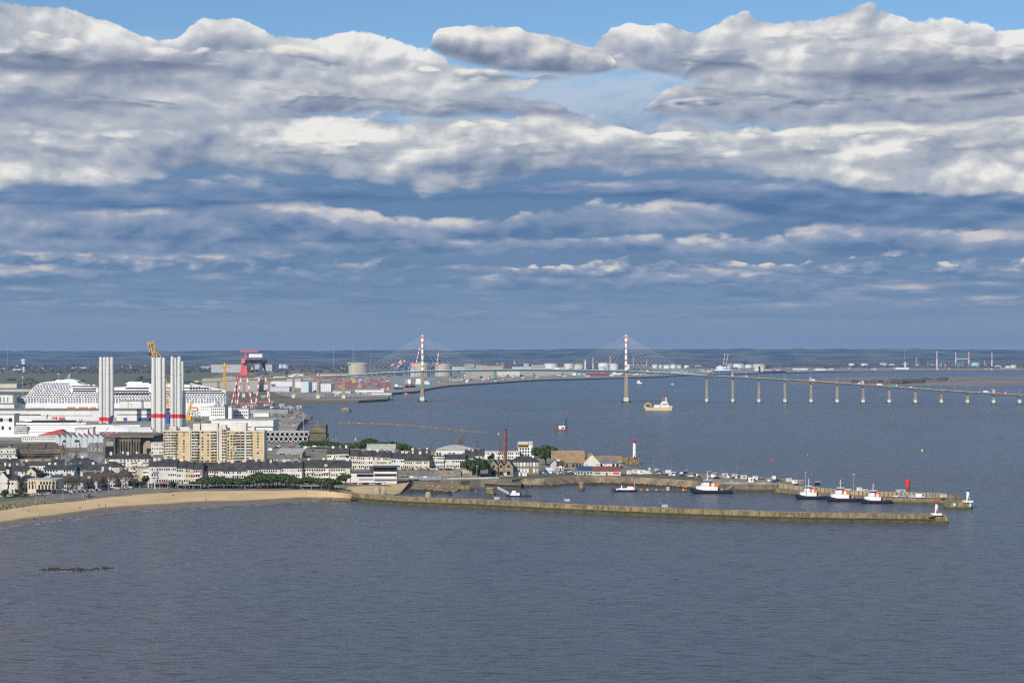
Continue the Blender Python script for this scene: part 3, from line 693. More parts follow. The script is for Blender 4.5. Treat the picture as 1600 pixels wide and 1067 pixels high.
# low bare ground, scrub and mud along the inner shore of the spit
poly_obj('spit_scrub', PP([(700, 748), (800, 747.5), (850, 746.5), (900, 743), (985, 744), (1075, 749.5), (1105, 753), (1100, 747), (1060, 742), (1000, 740), (960, 742), (850, 739.5), (700, 744)], GH+.04), GH+.05, 'scrub')

def surf():
    rnd = random.Random(12); b = MB(); line = beach[:14]
    for i in range(len(line)-1):
        A = line[i]; B_ = line[i+1]
        if A[0] < -60: continue
        n = int((B_[0]-A[0])/1.1)
        for k in range(n):
            for row_, pr in ((0.3, .8), (1.5, .5), (3.0, .22), (5.0, .10)):
                if rnd.random() > pr*(0.6+0.6*math.sin((A[0]+k)/13.0+row_)): continue
                px = A[0]+(B_[0]-A[0])*(k+rnd.random())/n; py = A[1]+(B_[1]-A[1])*k/n+row_+rnd.uniform(-.25, .25)
                x, y = W(px, py, 0); L = rnd.uniform(.8, 3.2); w = rnd.uniform(.25, .9)
                b.add([(x-L, y+rnd.uniform(-.3,.3), .03), (x, y-w, .03), (x+L, y-.3, .03), (x, y+w, .03)], [(0,1,2,3)])
    for _ in range(34):
        px = rnd.uniform(55, 185); py = rnd.uniform(888, 895); x, y = W(px, py, 0); L = rnd.uniform(.4, 2.0); w = rnd.uniform(.15, .5)
        b.add([(x-L, y, .03), (x, y-w, .03), (x+L, y-.1, .03), (x, y+w, .03)], [(0,1,2,3)])
    return b
tag(surf().build('surf_foam', mat('foam', (.55,.52,.47), .8, .2, .3)), 'thin broken lines of surf along the beach and the reef', 'foam', None, 'stuff')
# ================================================================== town on the left
G2 = ('glass','glass','curtain_glass','shutter')
B = building
# back row first -------------------------------------------------------------
B('apartment_building', 'white flat-roofed apartment block at the left edge before the old concrete bunker', 0, 24, 724, 701.5, 12, 'white_wall', 'flat', rmat='roof_pale', win=(3, 5), gm=G2, balc=(3, 3, 5.5), chim=1, cat='apartments')
B('apartment_building', 'white block with dark hipped roof and open balconies beside the dock basin', 164, 236, 734, 717, 12, 'white_wall', 'hip', rh=3.6, win=(3, 13), gm=G2, balc=(3, 4, 4.0), chim=5, cat='apartments')
B('terraced_house', 'low white house whose dark hipped roof has two chimneys at the edge of the basin', 101, 147, 734, 724.5, 11, 'pale_cream', 'hip', rh=4.3, win=(2, 8), gm=G2, chim=3)
B('terraced_house', 'long low house under a slate roof with a white chimney end, behind the dark pine', 34, 80, 735, 727, 9, 'white_wall', 'gable', rh=2.6, win=(1, 10), gm=G2, chim=2, door=False)
B('terraced_house', 'white gabled house with tall chimney between long slate roofs', 78, 98, 737, 727, 9, 'white_wall', 'gable', rh=4.2, win=(2, 4), gm=G2, chim=2)
B('terraced_house', 'slate-roofed house at the left edge below the white apartment block', -6, 27, 737, 726, 9, 'pale_cream', 'gable', rh=4.0, win=(2, 7), gm=G2, chim=3)
B('terraced_house', 'white cottage with a dark hipped roof below the white balconied block', 157, 190, 744, 730, 10, 'white_wall', 'hip', rh=4.0, win=(2, 7), gm=G2, chim=2)
B('terraced_house', 'long house with dark roof and a small white gable behind the bare promenade trees', 116, 164, 748, 735, 10, 'white_wall', 'gable', rh=4.0, win=(2, 10), gm=G2, chim=3)
B('terraced_house', 'white gable-fronted house among slate roofs, right of the long pale blue block', 110, 125, 747, 736, 10, 'white_wall', rh=3.2, gable_front=True, win=(2, 3), gm=G2)
B('apartment_building', 'long pale block under a slate roof right of the dark pine', 69, 116, 749, 733.5, 11, 'pale_blue_wall', 'gable', rh=2.9, win=(3, 11), gm=G2, chim=4, cat='apartments')
B('terraced_house', 'small tan gabled house left of the dark pine', 40, 56, 748, 738, 9, 'cream_wall', rh=3.0, gable_front=True, win=(2, 3), gm=G2)
B('terraced_house', 'white house with dark roof behind the left-edge gables', 10, 42, 748, 736, 9, 'white_wall', 'gable', rh=3.6, win=(2, 7), gm=G2, chim=3)
B('terraced_house', 'white house under slates at the left edge, above the gabled villa', -8, 12, 749, 735, 9, 'white_wall', 'hip', rh=3.6, win=(2, 4), gm=G2, chim=1)
B('apartment_building', 'tan block with glazed balconies in the middle of its front', 197, 238, 753, 731, 12, 'tan_wall', 'flat', rmat='roof_grey', win=(4, 8), gm=G2, balc=(4, 2, 4.2), chim=2, cat='apartments')
# sea-front terrace behind cafe and pines --------------------------------------
terr = [(232, 252, 'white_wall', 728.5, 3.8, 'plain white end house of the sea-front terrace with black roof'),
        (252, 276, 'white_wall', 728.5, 4.6, 'white terrace house with four rows of small windows and black roof'),
        (276, 290, 'white_wall', 731, 4.3, 'narrow white terrace house with steep black roof and stone gable'),
        (290, 301.5, 'cream_wall', 732, 4.2, 'cream terrace house beside the pink one'),
        (301.5, 316, 'pink_wall', 733, 4.2, 'pink terrace house with balcony on the sea front'),
        (316, 345, 'pale_cream', 735, 5.0, 'pale terrace house with loggias behind the first umbrella pines'),
        (345, 384, 'white_wall', 735.5, 5.4, 'long white terrace house with wide windows behind the umbrella pines'),
        (384, 405, 'white_wall', 733.5, 6.2, 'white terrace house with the tallest black roof and a white gable strip'),
        (405, 440, 'white_wall', 732.5, 4.4, 'white terrace house with low black roof at the end of the sea-front row'),
        (440, 472, 'white_wall', 731, 4.0, 'white terrace house partly behind the right-hand pines')]
for i, (a, b, w, top, rh, lab) in enumerate(terr):
    B('terraced_house', lab, a, b, 755-(i > 4)*1.0, top, 11, w, 'gable', rh=rh, win=(3 if i < 5 else 3, max(3, int((b-a)/3.4))), gm=G2, chim=max(1, int((b-a)/10)), balc=(3, 1, 4.0) if i in (0, 4, 5) else None, group='sea-front terrace houses', dorm=0)
B('apartment_building', 'cream four-storey block with small balconies and a long slate roof beside the club house', 471, 547, 753.5, 730.5, 12, 'pale_cream', 'gable', rh=4.6, win=(3, 20), gm=G2, balc=(3, 3, 4.5), chim=4, cat='apartments', dorm=1)
# front row by the promenade ----------------------------------------------------
B('villa', 'white villa with grey gable at the left edge of the promenade', -6, 14, 770, 749.5, 12, 'white_wall', rh=4.6, rmat='slate', gable_front=True, win=(2, 4), gm=G2, chim=1)
B('villa', 'white villa with dark hipped roof between the left-edge gable and the blue slate roof', 12, 27, 770, 750, 11, 'white_wall', 'hip', rh=3.8, win=(2, 3), gm=G2, chim=1)
B('villa', 'white villa with blue slate hipped roof beside the curved cream building', 26, 52, 768.5, 751.5, 11, 'white_wall', 'hip', rmat='slate_blue', rh=3.6, win=(2, 6), gm=G2)
def curved_cream():
    s = S(771.5, GH); x, y, _ = at(66, 771.5)
    t = thing('corner_building', 'curved cream flat-roofed building with tall dark windows and open ground floor', 'building', (x, y, GH))
    w = 49*s; h = 21.5*s
    pts = [(-w/2, 2.5), (-w/2+3, 0.6), (-2, 0), (w*0.3, 0), (w/2-1.2, 1.4), (w/2, 4.0), (w/2, 15), (-w/2, 15)]
    b = MB(); b.prism(pts, 0, h); b.build('wall', 'cream_wall', t)
    r = MB(); r.prism([(a*1.012, b_*1.01-0.1) for a, b_ in pts], h, h+0.5); r.build('roof', 'roof_pale', t)
    for z, n, hh in ((h*0.36, 9, 2.6), (h*0.70, 10, 1.7)):
        for j in range(n):
            xx = -w*0.42+w*0.86*j/(n-1)
            yy = 0.0 if -2 < xx < w*.3 else (0.02 if xx > 0 else (2.5-(xx+w/2)*.63 if xx < -w/2+3 else 0.6-(xx+w/2-3)*0.05))
            if xx > w*.3: yy = (xx-w*.3)/(w/2-1.2-w*.3)*1.4
            unit('window', 'box', 'glass', t, (xx, yy, z), (1.0, 0.4, hh))
    unit('shopfront', 'box', 'dark_opening', t, (w*0.12, -0.02, 0.2), (w*0.62, 0.5, 2.7))
curved_cream()
B('terraced_house', 'long slate-roofed house with a white gable left end, behind bare promenade trees', 78, 130, 766, 753, 10, 'white_wall', 'gable', rh=4.4, win=(2, 12), gm=G2, chim=4)
B('terraced_house', 'white house whose slate roof carries a large white flat dormer', 126, 152, 764, 749.5, 11, 'white_wall', 'gable', rh=4.6, win=(3, 7), gm=G2, chim=2, dorm=1)
B('terraced_house', 'cream house with steep blue slate hipped roof behind bare trees', 151, 180, 762, 745.5, 12, 'pale_cream', 'hip', rmat='slate_blue', rh=4.8, win=(3, 7), gm=G2, chim=2)
B('terraced_house', 'pale house with dark slate roof and small gable, left of the tan block', 179, 203, 761, 745, 12, 'white_wall', 'hip', rmat='slate_blue', rh=4.5, win=(3, 6), gm=G2, chim=2)
# ---- old submarine-pen style concrete bunkers -----------------------------------
def bunker1():
    s = S(724, GH); x, y, _ = at(30, 724)
    t = thing('concrete_bunker', 'huge old concrete bunker with dark openings along the water at the left', 'bunker', (x, y, GH), .24)
    w0 = -46*s; w1 = 62*s
    b = MB(); b.box(w0, w1, 6, 100, 0, 14.5*s); b.box(w0, w1+3, 5, 70, 14.5*s, 20.5*s)
    b.build('wall', 'old_concrete', t)
    r = MB(); r.box(w0-2, w1-2, 8, 105, 20.5*s, 21.2*s)
    for k in range(7): r.box(w0+k*14, w0+k*14+1.0, 9, 103, 21.2*s, 21.2*s+.5)
    r.build('roof', mat('bunker_roof', (0.13, 0.105, 0.07), 0.95, 0.4, 0.05, col2=(0.08, 0.066, 0.05)), t)
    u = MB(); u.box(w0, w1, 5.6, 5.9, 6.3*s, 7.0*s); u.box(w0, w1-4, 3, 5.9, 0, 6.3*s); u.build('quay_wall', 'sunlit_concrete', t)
    for k in range(7):
        unit('opening', 'box', 'dark_opening', t, (w0+8+k*(w1-w0-10)/7, 5.7, 7.4*s), ((w1-w0)/7-1.6, 0.6, 4.6*s))
    m = MB(); m.box(w0, w1+3.1, 4.85, 5.0, 15.5*s, 16.1*s); m.box(w0, w1+3.1, 4.8, 5.0, 19.2*s, 19.9*s); m.build('ledge', 'concrete', t)
bunker1()
def bunker2():
    s = S(709, GH); x, y, _ = at(208, 709)
    t = thing('concrete_bunker', 'brown stained concrete bunker with gated entrances behind the dock basin', 'bunker', (x, y, GH))
    H = 24.5*s
    b = MB(); b.box(-46*s, -28*s, 0, 60, 0, H); b.box(-28*s, 10*s, 4, 60, 0, H*1.02); b.box(10*s, 31*s, 8, 60, 0, H*0.98); b.build('wall', 'old_concrete', t)
    r = MB(); r.box(-46.5*s, 31*s, 2, 70, H*1.03, H*1.03+1.4); r.build('roof', 'old_concrete', t)
    for k in range(9): unit('buttress', 'box', 'old_concrete', t, (-25*s+k*4.2*s, 3.4, 0), (1.3*s, 1.4, H*R.uniform(.75, .95)))
    unit('gateway', 'box', 'dark_opening', t, (-37*s, -0.1, 0), (13*s, 0.5, H*.46)); unit('gateway', 'box', 'dark_opening', t, (24*s, 1.4, 0), (7*s, 0.6, H*.35))
    unit('gate_panel', 'box', 'grey_wall', t, (-36*s, -0.35, H*.5), (11*s, 0.5, H*.28))
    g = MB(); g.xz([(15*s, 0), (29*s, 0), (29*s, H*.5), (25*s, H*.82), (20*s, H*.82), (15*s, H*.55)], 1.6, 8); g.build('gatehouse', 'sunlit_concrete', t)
bunker2()
# dock basin between them
poly_obj('dock_water', PP([(86, 726), (150, 726), (163, 715), (240, 716), (240, 709.5), (160, 709.5), (120, 707.5), (86, 707.5)], GH+.05), GH+0.09, mat('basin_water', (0.05, 0.09, 0.14), 0.12, 0.2, 0.1, col2=(0.04, 0.07, 0.11)))
B('shed', 'white sheds building with flat roof right of the brown bunker', 236, 256, 710, 692, 14, 'white_wall', 'flat', rmat='roof_pale', win=(3, 5), gm=G2, cat='shed')
B('shed', 'low grey-roofed dockside shed with skylights before the sawtooth hall', 137, 161, 704.5, 698.5, 12, 'grey_wall', 'gable', rh=3.4, rmat='roof_grey', win=(1, 4), cat='shed')
def sawtooth():
    s = S(699, GH); x, y, _ = at(125, 699)
    t = thing('factory_hall', 'pale blue-white hall with a sawtooth row of nine pointed bays', 'hall', (x, y, GH), .2)
    b = MB(); w = 74*s; n = 9; h = 14*s
    pts = [(-w/2, 0)]
    pts = [(-w/2, 0), (w/2, 0)]
    for k in range(n, 0, -1):
        x1 = -w/2+w*k/n; x0 = -w/2+w*(k-1)/n
        pts += [(x1, h), (x0+0.35, h+7*s*0.95)]
    b.xz(pts, 0, 28); b.build('wall', mat('sheet_white', (0.58, 0.63, 0.66), 0.5, 0.05, 0.2), t)
    r = MB()
    for k in range(n):
        x1 = -w/2+w*(k+1)/n; x0 = -w/2+w*k/n+0.35
        r.xz([(x0, h+7*s*.95+.05), (x1, h+.05), (x1, h+.4), (x0, h+7*s*.95+.4)], -0.5, 28.5)
        unit('panel_seam', 'box', 'light_grey', t, (x1-1.2, -0.05, 0.5), (0.9, 0.3, h-0.5))
    r.build('roof', 'roof_pale', t)
    for k in (0.18, 0.42, 0.46): unit('window', 'box', 'glass', t, (-w/2+w*k, -0.1, h*.62), (2.6, 0.4, 1.8))
sawtooth()
# ---- twin-slab tan apartment complex ---------------------------------------------
def slab(px0, px1, py, top, depth, cols, label, name='apartment_tower', roofbox=()):
    """cols: list of (width share, kind): 'w' tan wall with windows, 'b' balcony stack, 'g' white seam, 'd' dark recess with balconies, 's' plain tan with one window"""
    s = S(py, GH); w = (px1-px0)*s; h = (py-top)*s; x, y, _ = at((px0+px1)/2, py)
    t = thing(name, label, 'apartments', (x, y, GH))
    nfl = 11; fh = h/nfl
    b = MB(); b.box(-w/2, w/2, 0.9, depth, 0, h); b.build('wall', 'pale_cream', t)
    r = MB(); r.box(-w/2-.3, w/2+.3, -0.6, depth+.3, h, h+1.0); r.build('roof', 'pale_cream', t)
    tot = sum(c[0] for c in cols); xx = -w/2
    tile = MB(); seam = MB(); band = MB(); ndone = 0
    for share, k in cols:
        ww = w*share/tot; cx = xx+ww/2
        if k in 'ws':
            for i in range(nfl):
                tile.box(xx, xx+ww, 0.0, 0.9, i*fh+0.35, (i+1)*fh-0.02); 
                band.box(xx, xx+ww, 0.04, 0.9, i*fh, i*fh+0.34)
            n = 1 if k == 's' else max(2, int(ww/4.2))
            for i in range(nfl):
                for j in range(n):
                    px_ = xx+ww*(j+.5)/n
                    if ndone < 88: unit('window', 'box', R.choice(('glass','curtain_glass','shutter','curtain_glass','glass')), t, (px_, -0.03, i*fh+fh*.38), (1.3, 0.16, 1.3)); ndone += 1
        elif k == 'g': seam.box(xx, xx+ww, -0.7, 1.0, 0, h+2.6)
        elif k in 'bd':
            unit('recess', 'box', 'glass' if k == 'd' else 'dark_steel', t, (cx, 0.75, 0.3), (ww*.96, 0.4, h-.6))
            for i in range(nfl):
                o = unit('balcony', 'box', R.choice(('tan_wall','pale_cream','pale_cream','light_grey')) , t, (cx, -0.15, i*fh-0.05), (ww*.94, 1.9, 1.15))
                unit('partition', 'box', 'pale_cream', t, (cx+ww*R.uniform(-.2,.2), 0.2, i*fh+1.1), (0.35, 1.2, fh-1.2))
        xx += ww
    tile.build('tiled_front', mat('tan_tile', (0.60, 0.455, 0.235), 0.7, 0.1, 0.3, streak=((0.5, 0.38, 0.22), 0.3, 0.6)), t)
    if seam.v: seam.build('stair_shaft', 'pale_cream', t)
    band.build('floor_band', 'pale_cream', t)
    for (a, bb, hh) in roofbox: unit('roof_house', 'box', 'white_wall', t, (-w/2+w*(a+bb)/2, depth*.5, h+1.0), (w*(bb-a), depth*.5, hh))
    return t
slab(255, 297, 721, 674.5, 16, [(3.2,'s'),(6.5,'b'),(1,'g'),(6.5,'b'),(3,'s'),(14,'s'),(1.2,'g')], 'left wing of the tan high-rise slab, two stacks of balconies on its left', roofbox=((.2,.45,3.2),(.6,.95,2.6)))
slab(298, 341, 723, 674.0, 16, [(1.4,'g'),(10,'d'),(2,'s'),(17,'w'),(9,'b'),(2,'g')], 'middle wing of the tan high-rise slab, a grid of small windows between dark balconies', roofbox=((.05,.3,5.0),(.35,.95,5.2)))
slab(342, 353.5, 723, 671.5, 18, [(4.5,'g'),(6,'b')], 'narrow taller white stair tower of the tan high-rise slab', roofbox=((.1,.8,2.5),))
slab(354, 413, 723.5, 675.0, 16, [(10,'w'),(5,'w'),(13,'d'),(2.6,'g'),(9,'b'),(18,'s'),(1.0,'g')], 'right wing of the tan high-rise slab ending in a plain tan gable', roofbox=((.15,.5,6.0),(.62,.72,3.0)))
# ---- low buildings right of the slab -----------------------------------------------
def tube_building():
    s = S(690, GH); x, y, _ = at(448, 690)
    t = thing('ring_front_building', 'grey dock hall fronted by two rows of octagonal concrete rings', 'building', (x, y, GH))
    w = 70*s; h = 15.5*s
    b = MB(); b.box(-w/2, w/2, 3, 14, 0, h); b.build('wall', 'grey_wall', t)
    r = MB(); r.box(-w/2-.5, w/2+.5, 2.5, 14.5, h, h+.7); r.build('roof', 'roof_pale', t)
    for row, z in ((0, h*.27), (1, h*.74)):
        for k in range(9):
            g = MB(); cx = -w/2+w*(k+.5+0.25*row)/9.3; ro = h*.27; ri = h*.19; n = 8
            v = []; f = []
            for yy in (0.2, 3.0):
                for rr in (ro, ri): v += [(cx+rr*math.cos(2*math.pi*(i+.5)/n), yy, z+rr*math.sin(2*math.pi*(i+.5)/n)) for i in range(n)]
            for i in range(n):
                j = (i+1) % n
                f += [(i, j, n+j, n+i), (2*n+i, 3*n+i, 3*n+j, 2*n+j), (i, 2*n+i, 2*n+j, j), (n+i, n+j, 3*n+j, 3*n+i)]
            g.add(v, f).build('ring', 'pale_steel', t)
            q = MB(); q.add([(cx+ri*math.cos(2*math.pi*(i+.5)/n), 2.9, z+ri*math.sin(2*math.pi*(i+.5)/n)) for i in range(n)], [tuple(range(n-1, -1, -1))]); q.build('ring_glazing', 'glass', t)
tube_building()
B('shed', 'flat grey shed with yellow front panels right of the tan high-rise', 432, 472, 716, 708, 26, 'stone_wall', 'mono', rh=2.6, rmat='roof_pale', win=(1, 9), gm=('yellow','glass'), winsize=(2.2, 2.6), cat='shed')
B('shed', 'low grey workshop with pale wavy roof below the yellow-panelled shed', 427, 466, 724, 717, 15, 'light_grey', 'mono', rh=2.5, rmat='roof_grey', win=(1, 6), gm=('glass',), winsize=(3.0, 1.4), cat='shed')
B('shed', 'white hall with black stripe behind the tan high-rise', 330, 427, 677, 657, 45, 'white_hall', 'flat', rmat='roof_pale', cat='shed')
B('shed', 'white wide lower hall beside the dark-striped one behind the high-rise', 384, 426, 680, 668, 20, 'white_hall', 'flat', rmat='roof_grey', ground='white_hall', cat='shed')
def fort():
    s = S(693, GH); x, y, _ = at(497, 693)
    t = thing('old_fort', 'square brown stone tower on a grassy mound at the river edge', 'fort', (x, y, GH))
    b = MB(); b.box(-13*s, 12.5*s, 0, 24, 0, 15*s); b.build('mound', mat('mossy_wall', (0.17, 0.15, 0.07), 0.95, 0.4, 0.15, col2=(0.10, 0.10, 0.05)), t)
    c = MB(); c.box(-15*s, 11.5*s, 3, 22, 17*s, 27*s); c.box(-14*s, 11*s, 4, 21, 15*s, 17*s); c.build('tower', 'old_concrete', t)
    d = MB(); d.box(-16*s, 12*s, 2, 23, 27*s, 28.6*s); d.build('parapet', 'old_concrete', t)
    m = MB(); m.tube((-3*s, 10, 28*s), (-3*s, 10, 35*s), .25, .12); m.build('mast', 'pale_steel', t)
fort()
B('shed', 'small brown gatehouse on the point left of the stone tower', 478, 486, 655.5, 651.5, 18, 'old_concrete', 'flat', rmat='roof_grey', cat='shed')
# ---- the peninsula ---------------------------------------------------------------------
B('warehouse', 'pale gabled warehouse roof behind the long terrace', 572, 617, 713, 704.5, 26, 'pale_cream', 'gable', rh=5.0, rmat='roof_pale', win=(1, 8), cat='warehouse')
B('market_hall', 'wide white hall with shallow pale roof behind the peninsula houses', 681, 741, 714, 703.5, 34, 'white_hall', 'hip', rh=3.8, rmat='roof_pale', win=(1, 14), gm=('glass','white_wall'), winsize=(3.2, 2.2), cat='hall', door=False)
pen = [(511, 528, 'white_wall', 731.5, 709, 4.2, 'gable', 'white corner house with slate roof at the left end of the peninsula'),
       (527, 545, 'white_wall', 732.5, 708.5, 4.6, 'gable', 'tall white house with twin gables beside the corner house'),
       (541, 560, 'pale_cream', 732.5, 712, 4.0, 'gable', 'cream four-storey terrace house with black roof'),
       (560, 582, 'white_wall', 732.5, 713, 4.0, 'gable', 'white terrace house with grey window bays, left of the pink one'),
       (582, 592, 'pale_pink', 732.5, 713.5, 4.0, 'gable', 'pink narrow terrace house in the peninsula row'),
       (592, 611, 'pale_cream', 732.5, 714, 4.2, 'gable', 'yellowish terrace house right of the narrow pink one'),
       (611, 622, 'pale_blue_wall', 732.5, 716, 4.0, 'gable', 'pale blue terrace house'),
       (622, 633, 'white_wall', 732.5, 716.5, 4.0, 'gable', 'white narrow terrace house beside the pale blue one'),
       (632, 671, 'pale_cream', 733, 719.5, 5.2, 'gable', 'low house with a big steep black roof and two skylights'),
       (671, 695, 'white_wall', 732, 713, 1.6, 'flat', 'white modern house with dark glass upper storey'),
       (694, 727, 'white_wall', 732, 717, 3.2, 'gable', 'long white house with slate roof left of the stone workshop'),
       (726, 742, 'pale_cream', 731, 715, 4.4, 'gable', 'cream gabled house above the stone workshop'),
       (641, 672, 'pale_cream', 722, 711, 4.2, 'gable', 'slate-roofed house in the second row behind the big black roof')]
for (a, b, w, py, top, rh, rf, lab) in pen:
    B('terraced_house', lab, a, b, py, top, 10, w, rf, rh=rh, rmat='slate', win=(3 if py-top > 17 else 2, max(3, int((b-a)/2.9))), gm=G2, chim=max(1, int((b-a)/9)), group='houses of the peninsula', balc=None)
B('warehouse', 'long low white building with a row of windows behind the brick chimney', 742, 812, 717, 706, 14, 'white_hall', 'flat', rmat='roof_pale', win=(2, 22), gm=('glass','light_grey'), cat='warehouse')
B('house', 'cream house with steep gable roof left of the brick chimney', 726.5, 757, 722, 711.5, 10, 'pale_cream', 'gable', rh=4.4, win=(2, 6), gm=G2, chim=2)
def control_tower():
    s = S(716.5, GH); x, y, _ = at(820, 716.5)
    t = thing('control_building', 'white stepped harbour office with yellow top floor and wide windows', 'building', (x, y, GH))
    b = MB(); b.box(-10*s, 10*s, 0, 12, 0, 17*s); b.box(-11*s, 12*s, 0.5, 12, 17*s, 22.5*s); b.box(6*s, 14*s, 1, 12, 0, 5*s); b.build('wall', 'white_paint', t)
    u = MB(); u.box(-10.5*s, 5*s, -.2, 3, 17.6*s, 21.2*s); u.build('glazed_floor', 'yellow', t)
    r = MB(); r.box(-11.5*s, 5.5*s, -.6, 12.5, 22.5*s, 23.2*s); r.box(6*s, 12.2*s, 0, 12, 22.5*s, 26.5*s); r.box(-10.5*s, 5.5*s, 0.5, 12, 23.2*s, 26.0*s); r.build('roof', 'pale_steel', t)
    for z in (5, 9.5, 14):
        for k in range(4): unit('window', 'box', 'glass', t, (-7*s+k*4.2*s, -.05, z*s), (1.4, .3, 1.4))
    for z in (8, 13, 18): unit('balcony', 'box', 'yellow', t, (11.5*s, 3, z*s), (3*s, 5, 1.0))
    for k in range(5): unit('window', 'box', 'glass', t, (-9*s+k*3.2*s, -.3, 18.6*s), (1.5, .3, 1.2))
control_tower()
def chimney_stack():
    s = S(722, GH); x, y, _ = at(789.5, 722)
    t = thing('brick_chimney', 'tall round red brick factory chimney above the peninsula roofs', 'chimney', (x, y, GH))
    b = MB(); b.lathe(0, 0, [(3.0*s, 0), (2.15*s, 51*s)], 18); b.build('shaft', 'brick', t, smooth=False)
    c = MB(); c.lathe(0, 0, [(2.5*s, 49.6*s), (2.6*s, 50.2*s), (2.5*s, 51.4*s)], 18); c.build('crown_band', mat('dark_brick', (0.12, 0.05, 0.035), 0.9, 0.3, 0.4), t)
    for z in (12, 24, 36): q = MB(); q.lathe(0, 0, [((3.0-.85*z/51)*s+.12, z*s), ((3.0-.85*z/51)*s+.12, (z+.5)*s)], 18); q.build('iron_band', 'dark_steel', t)
chimney_stack()
def stone_works():
    s = S(744.5, GH); x, y, _ = at(760, 744.5)
    t = thing('stone_workshop', 'old grey stone workshop with a row of three gables and dark roofs', 'workshop', (x, y, GH))
    L = MB(); L.box(-41*s, -10*s, 1.5, 14, 0, 14*s); L.build('wall', 'stone_wall', t)
    r = MB(); r.yz([(1.0, 14*s), (8, 22*s), (14.5, 14*s), (14.5, 14*s+.4), (8, 22*s+.5), (1.0, 14*s+.4)], -41.5*s, -3*s); r.build('roof', 'slate', t)
    for (a, b_, pk, e) in ((-28, -12, 24.5, 15), (2.5, 19.5, 25, 15), (17.5, 28, 22.5, 15), (27, 42, 25, 15)):
        if a == -28: a, b_, pk = -26.5, -13, 24.5
        g = MB(); c = (a+b_)/2
        g.xz([(a*s, 0), (b_*s, 0), (b_*s, e*s), (c*s, pk*s), (a*s, e*s)], 0 if a > -20 else 1.0, 20); g.build('gable_wall', mat('stone_light', (0.33, 0.275, 0.19), 0.95, 0.3, 0.6, col2=(0.21, 0.175, 0.12)), t)
        q = MB(); q.xz([(a*s-.3, e*s-.2), (c*s, pk*s+.05), (b_*s+.3, e*s-.2), (b_*s+.3, e*s+.3), (c*s, pk*s+.6), (a*s-.3, e*s+.3)], .3, 20.2); q.build('gable_roof', 'slate', t)
        unit('opening', 'box', 'dark_opening', t, (c*s, -0.05 if a > -20 else .95, 1.0), (2.4, .3, 2.8))
        unit('window', 'box', 'glass', t, (c*s, -0.05 if a > -20 else .95, e*s*.95), (1.6, .3, 1.6))
    for k in range(4): unit('window', 'box', 'shutter', t, (-39*s+k*3.8*s, 1.45, 5*s), (1.3, .3, 2.4))
    unit('graffiti_panel', 'box', 'lilac_wall', t, (32*s, -.1, .6), (9*s, .2, 2.2))
stone_works()
B('stone_house', 'tall two-storey stone building with white-framed windows and dark hipped roof', 797, 842, 741, 721.5, 14, 'stone_wall', 'hip', rh=4.0, win=(2, 9), gm=('shutter','white_paint'), winsize=(1.7, 3.0), cat='building', door=False)
B('container_shed', 'low white container hut in front of the tall stone building', 800, 823, 743.5, 738.5, 5, 'white_paint', 'flat', rmat='pale_steel', win=(1, 4), gm=('light_grey',), cat='shed')
B('warehouse', 'long warehouse with sloping rust-brown roof', 862, 914, 733, 722.5, 30, 'stone_wall', 'gable', rh=8.0, rmat='roof_brown', win=(1, 10), gm=('glass',), winsize=(3.0, 2.4), cat='warehouse')
B('warehouse', 'white gable end of the rust-roofed warehouse', 912, 938, 733.5, 723.5, 26, 'white_wall', rh=6.5, gable_front=True, rmat='roof_brown', win=(1, 3), gm=('light_grey',), winsize=(3, 3), cat='warehouse')
B('warehouse', 'white hall with dull brown roof at the right end of the warehouses', 936, 968, 732, 724, 20, 'white_wall', 'hip', rh=4.0, rmat='roof_grey', win=(1, 5), gm=('light_grey','glass'), winsize=(2.2, 2.6), cat='warehouse')
B('warehouse', 'far tan-roofed shed behind the white warehouses', 918, 972, 722, 718.5, 20, 'tan_wall', 'gable', rh=2.4, rmat='roof_brown', cat='warehouse')
B('house', 'small grey gabled cottage with a white extension beside the round pine', 860, 873, 735, 725.5, 9, 'light_grey', rh=3.4, gable_front=True, win=(2, 2), gm=G2)
B('house', 'small white house with dark roof in front of the brown-roofed warehouse', 870, 881, 735.5, 726.5, 9, 'white_wall', 'gable', rh=2.6, win=(2, 3), gm=('glass',), chim=1)
B('boat_shed', 'low shed with blue roof by the harbour', 902, 926, 742, 735.5, 12, 'light_grey', 'mono', rh=2.4, rmat='roof_blue', win=(1, 5), cat='shed')
B('boat_shed', 'low shed with red-brown roof and painted graffiti wall', 926, 970, 743, 736, 12, 'pale_cream', 'mono', rh=2.4, rmat='roof_red', win=(1, 3), gm=('magenta','teal','magenta'), winsize=(4.5, 1.5), cat='shed')
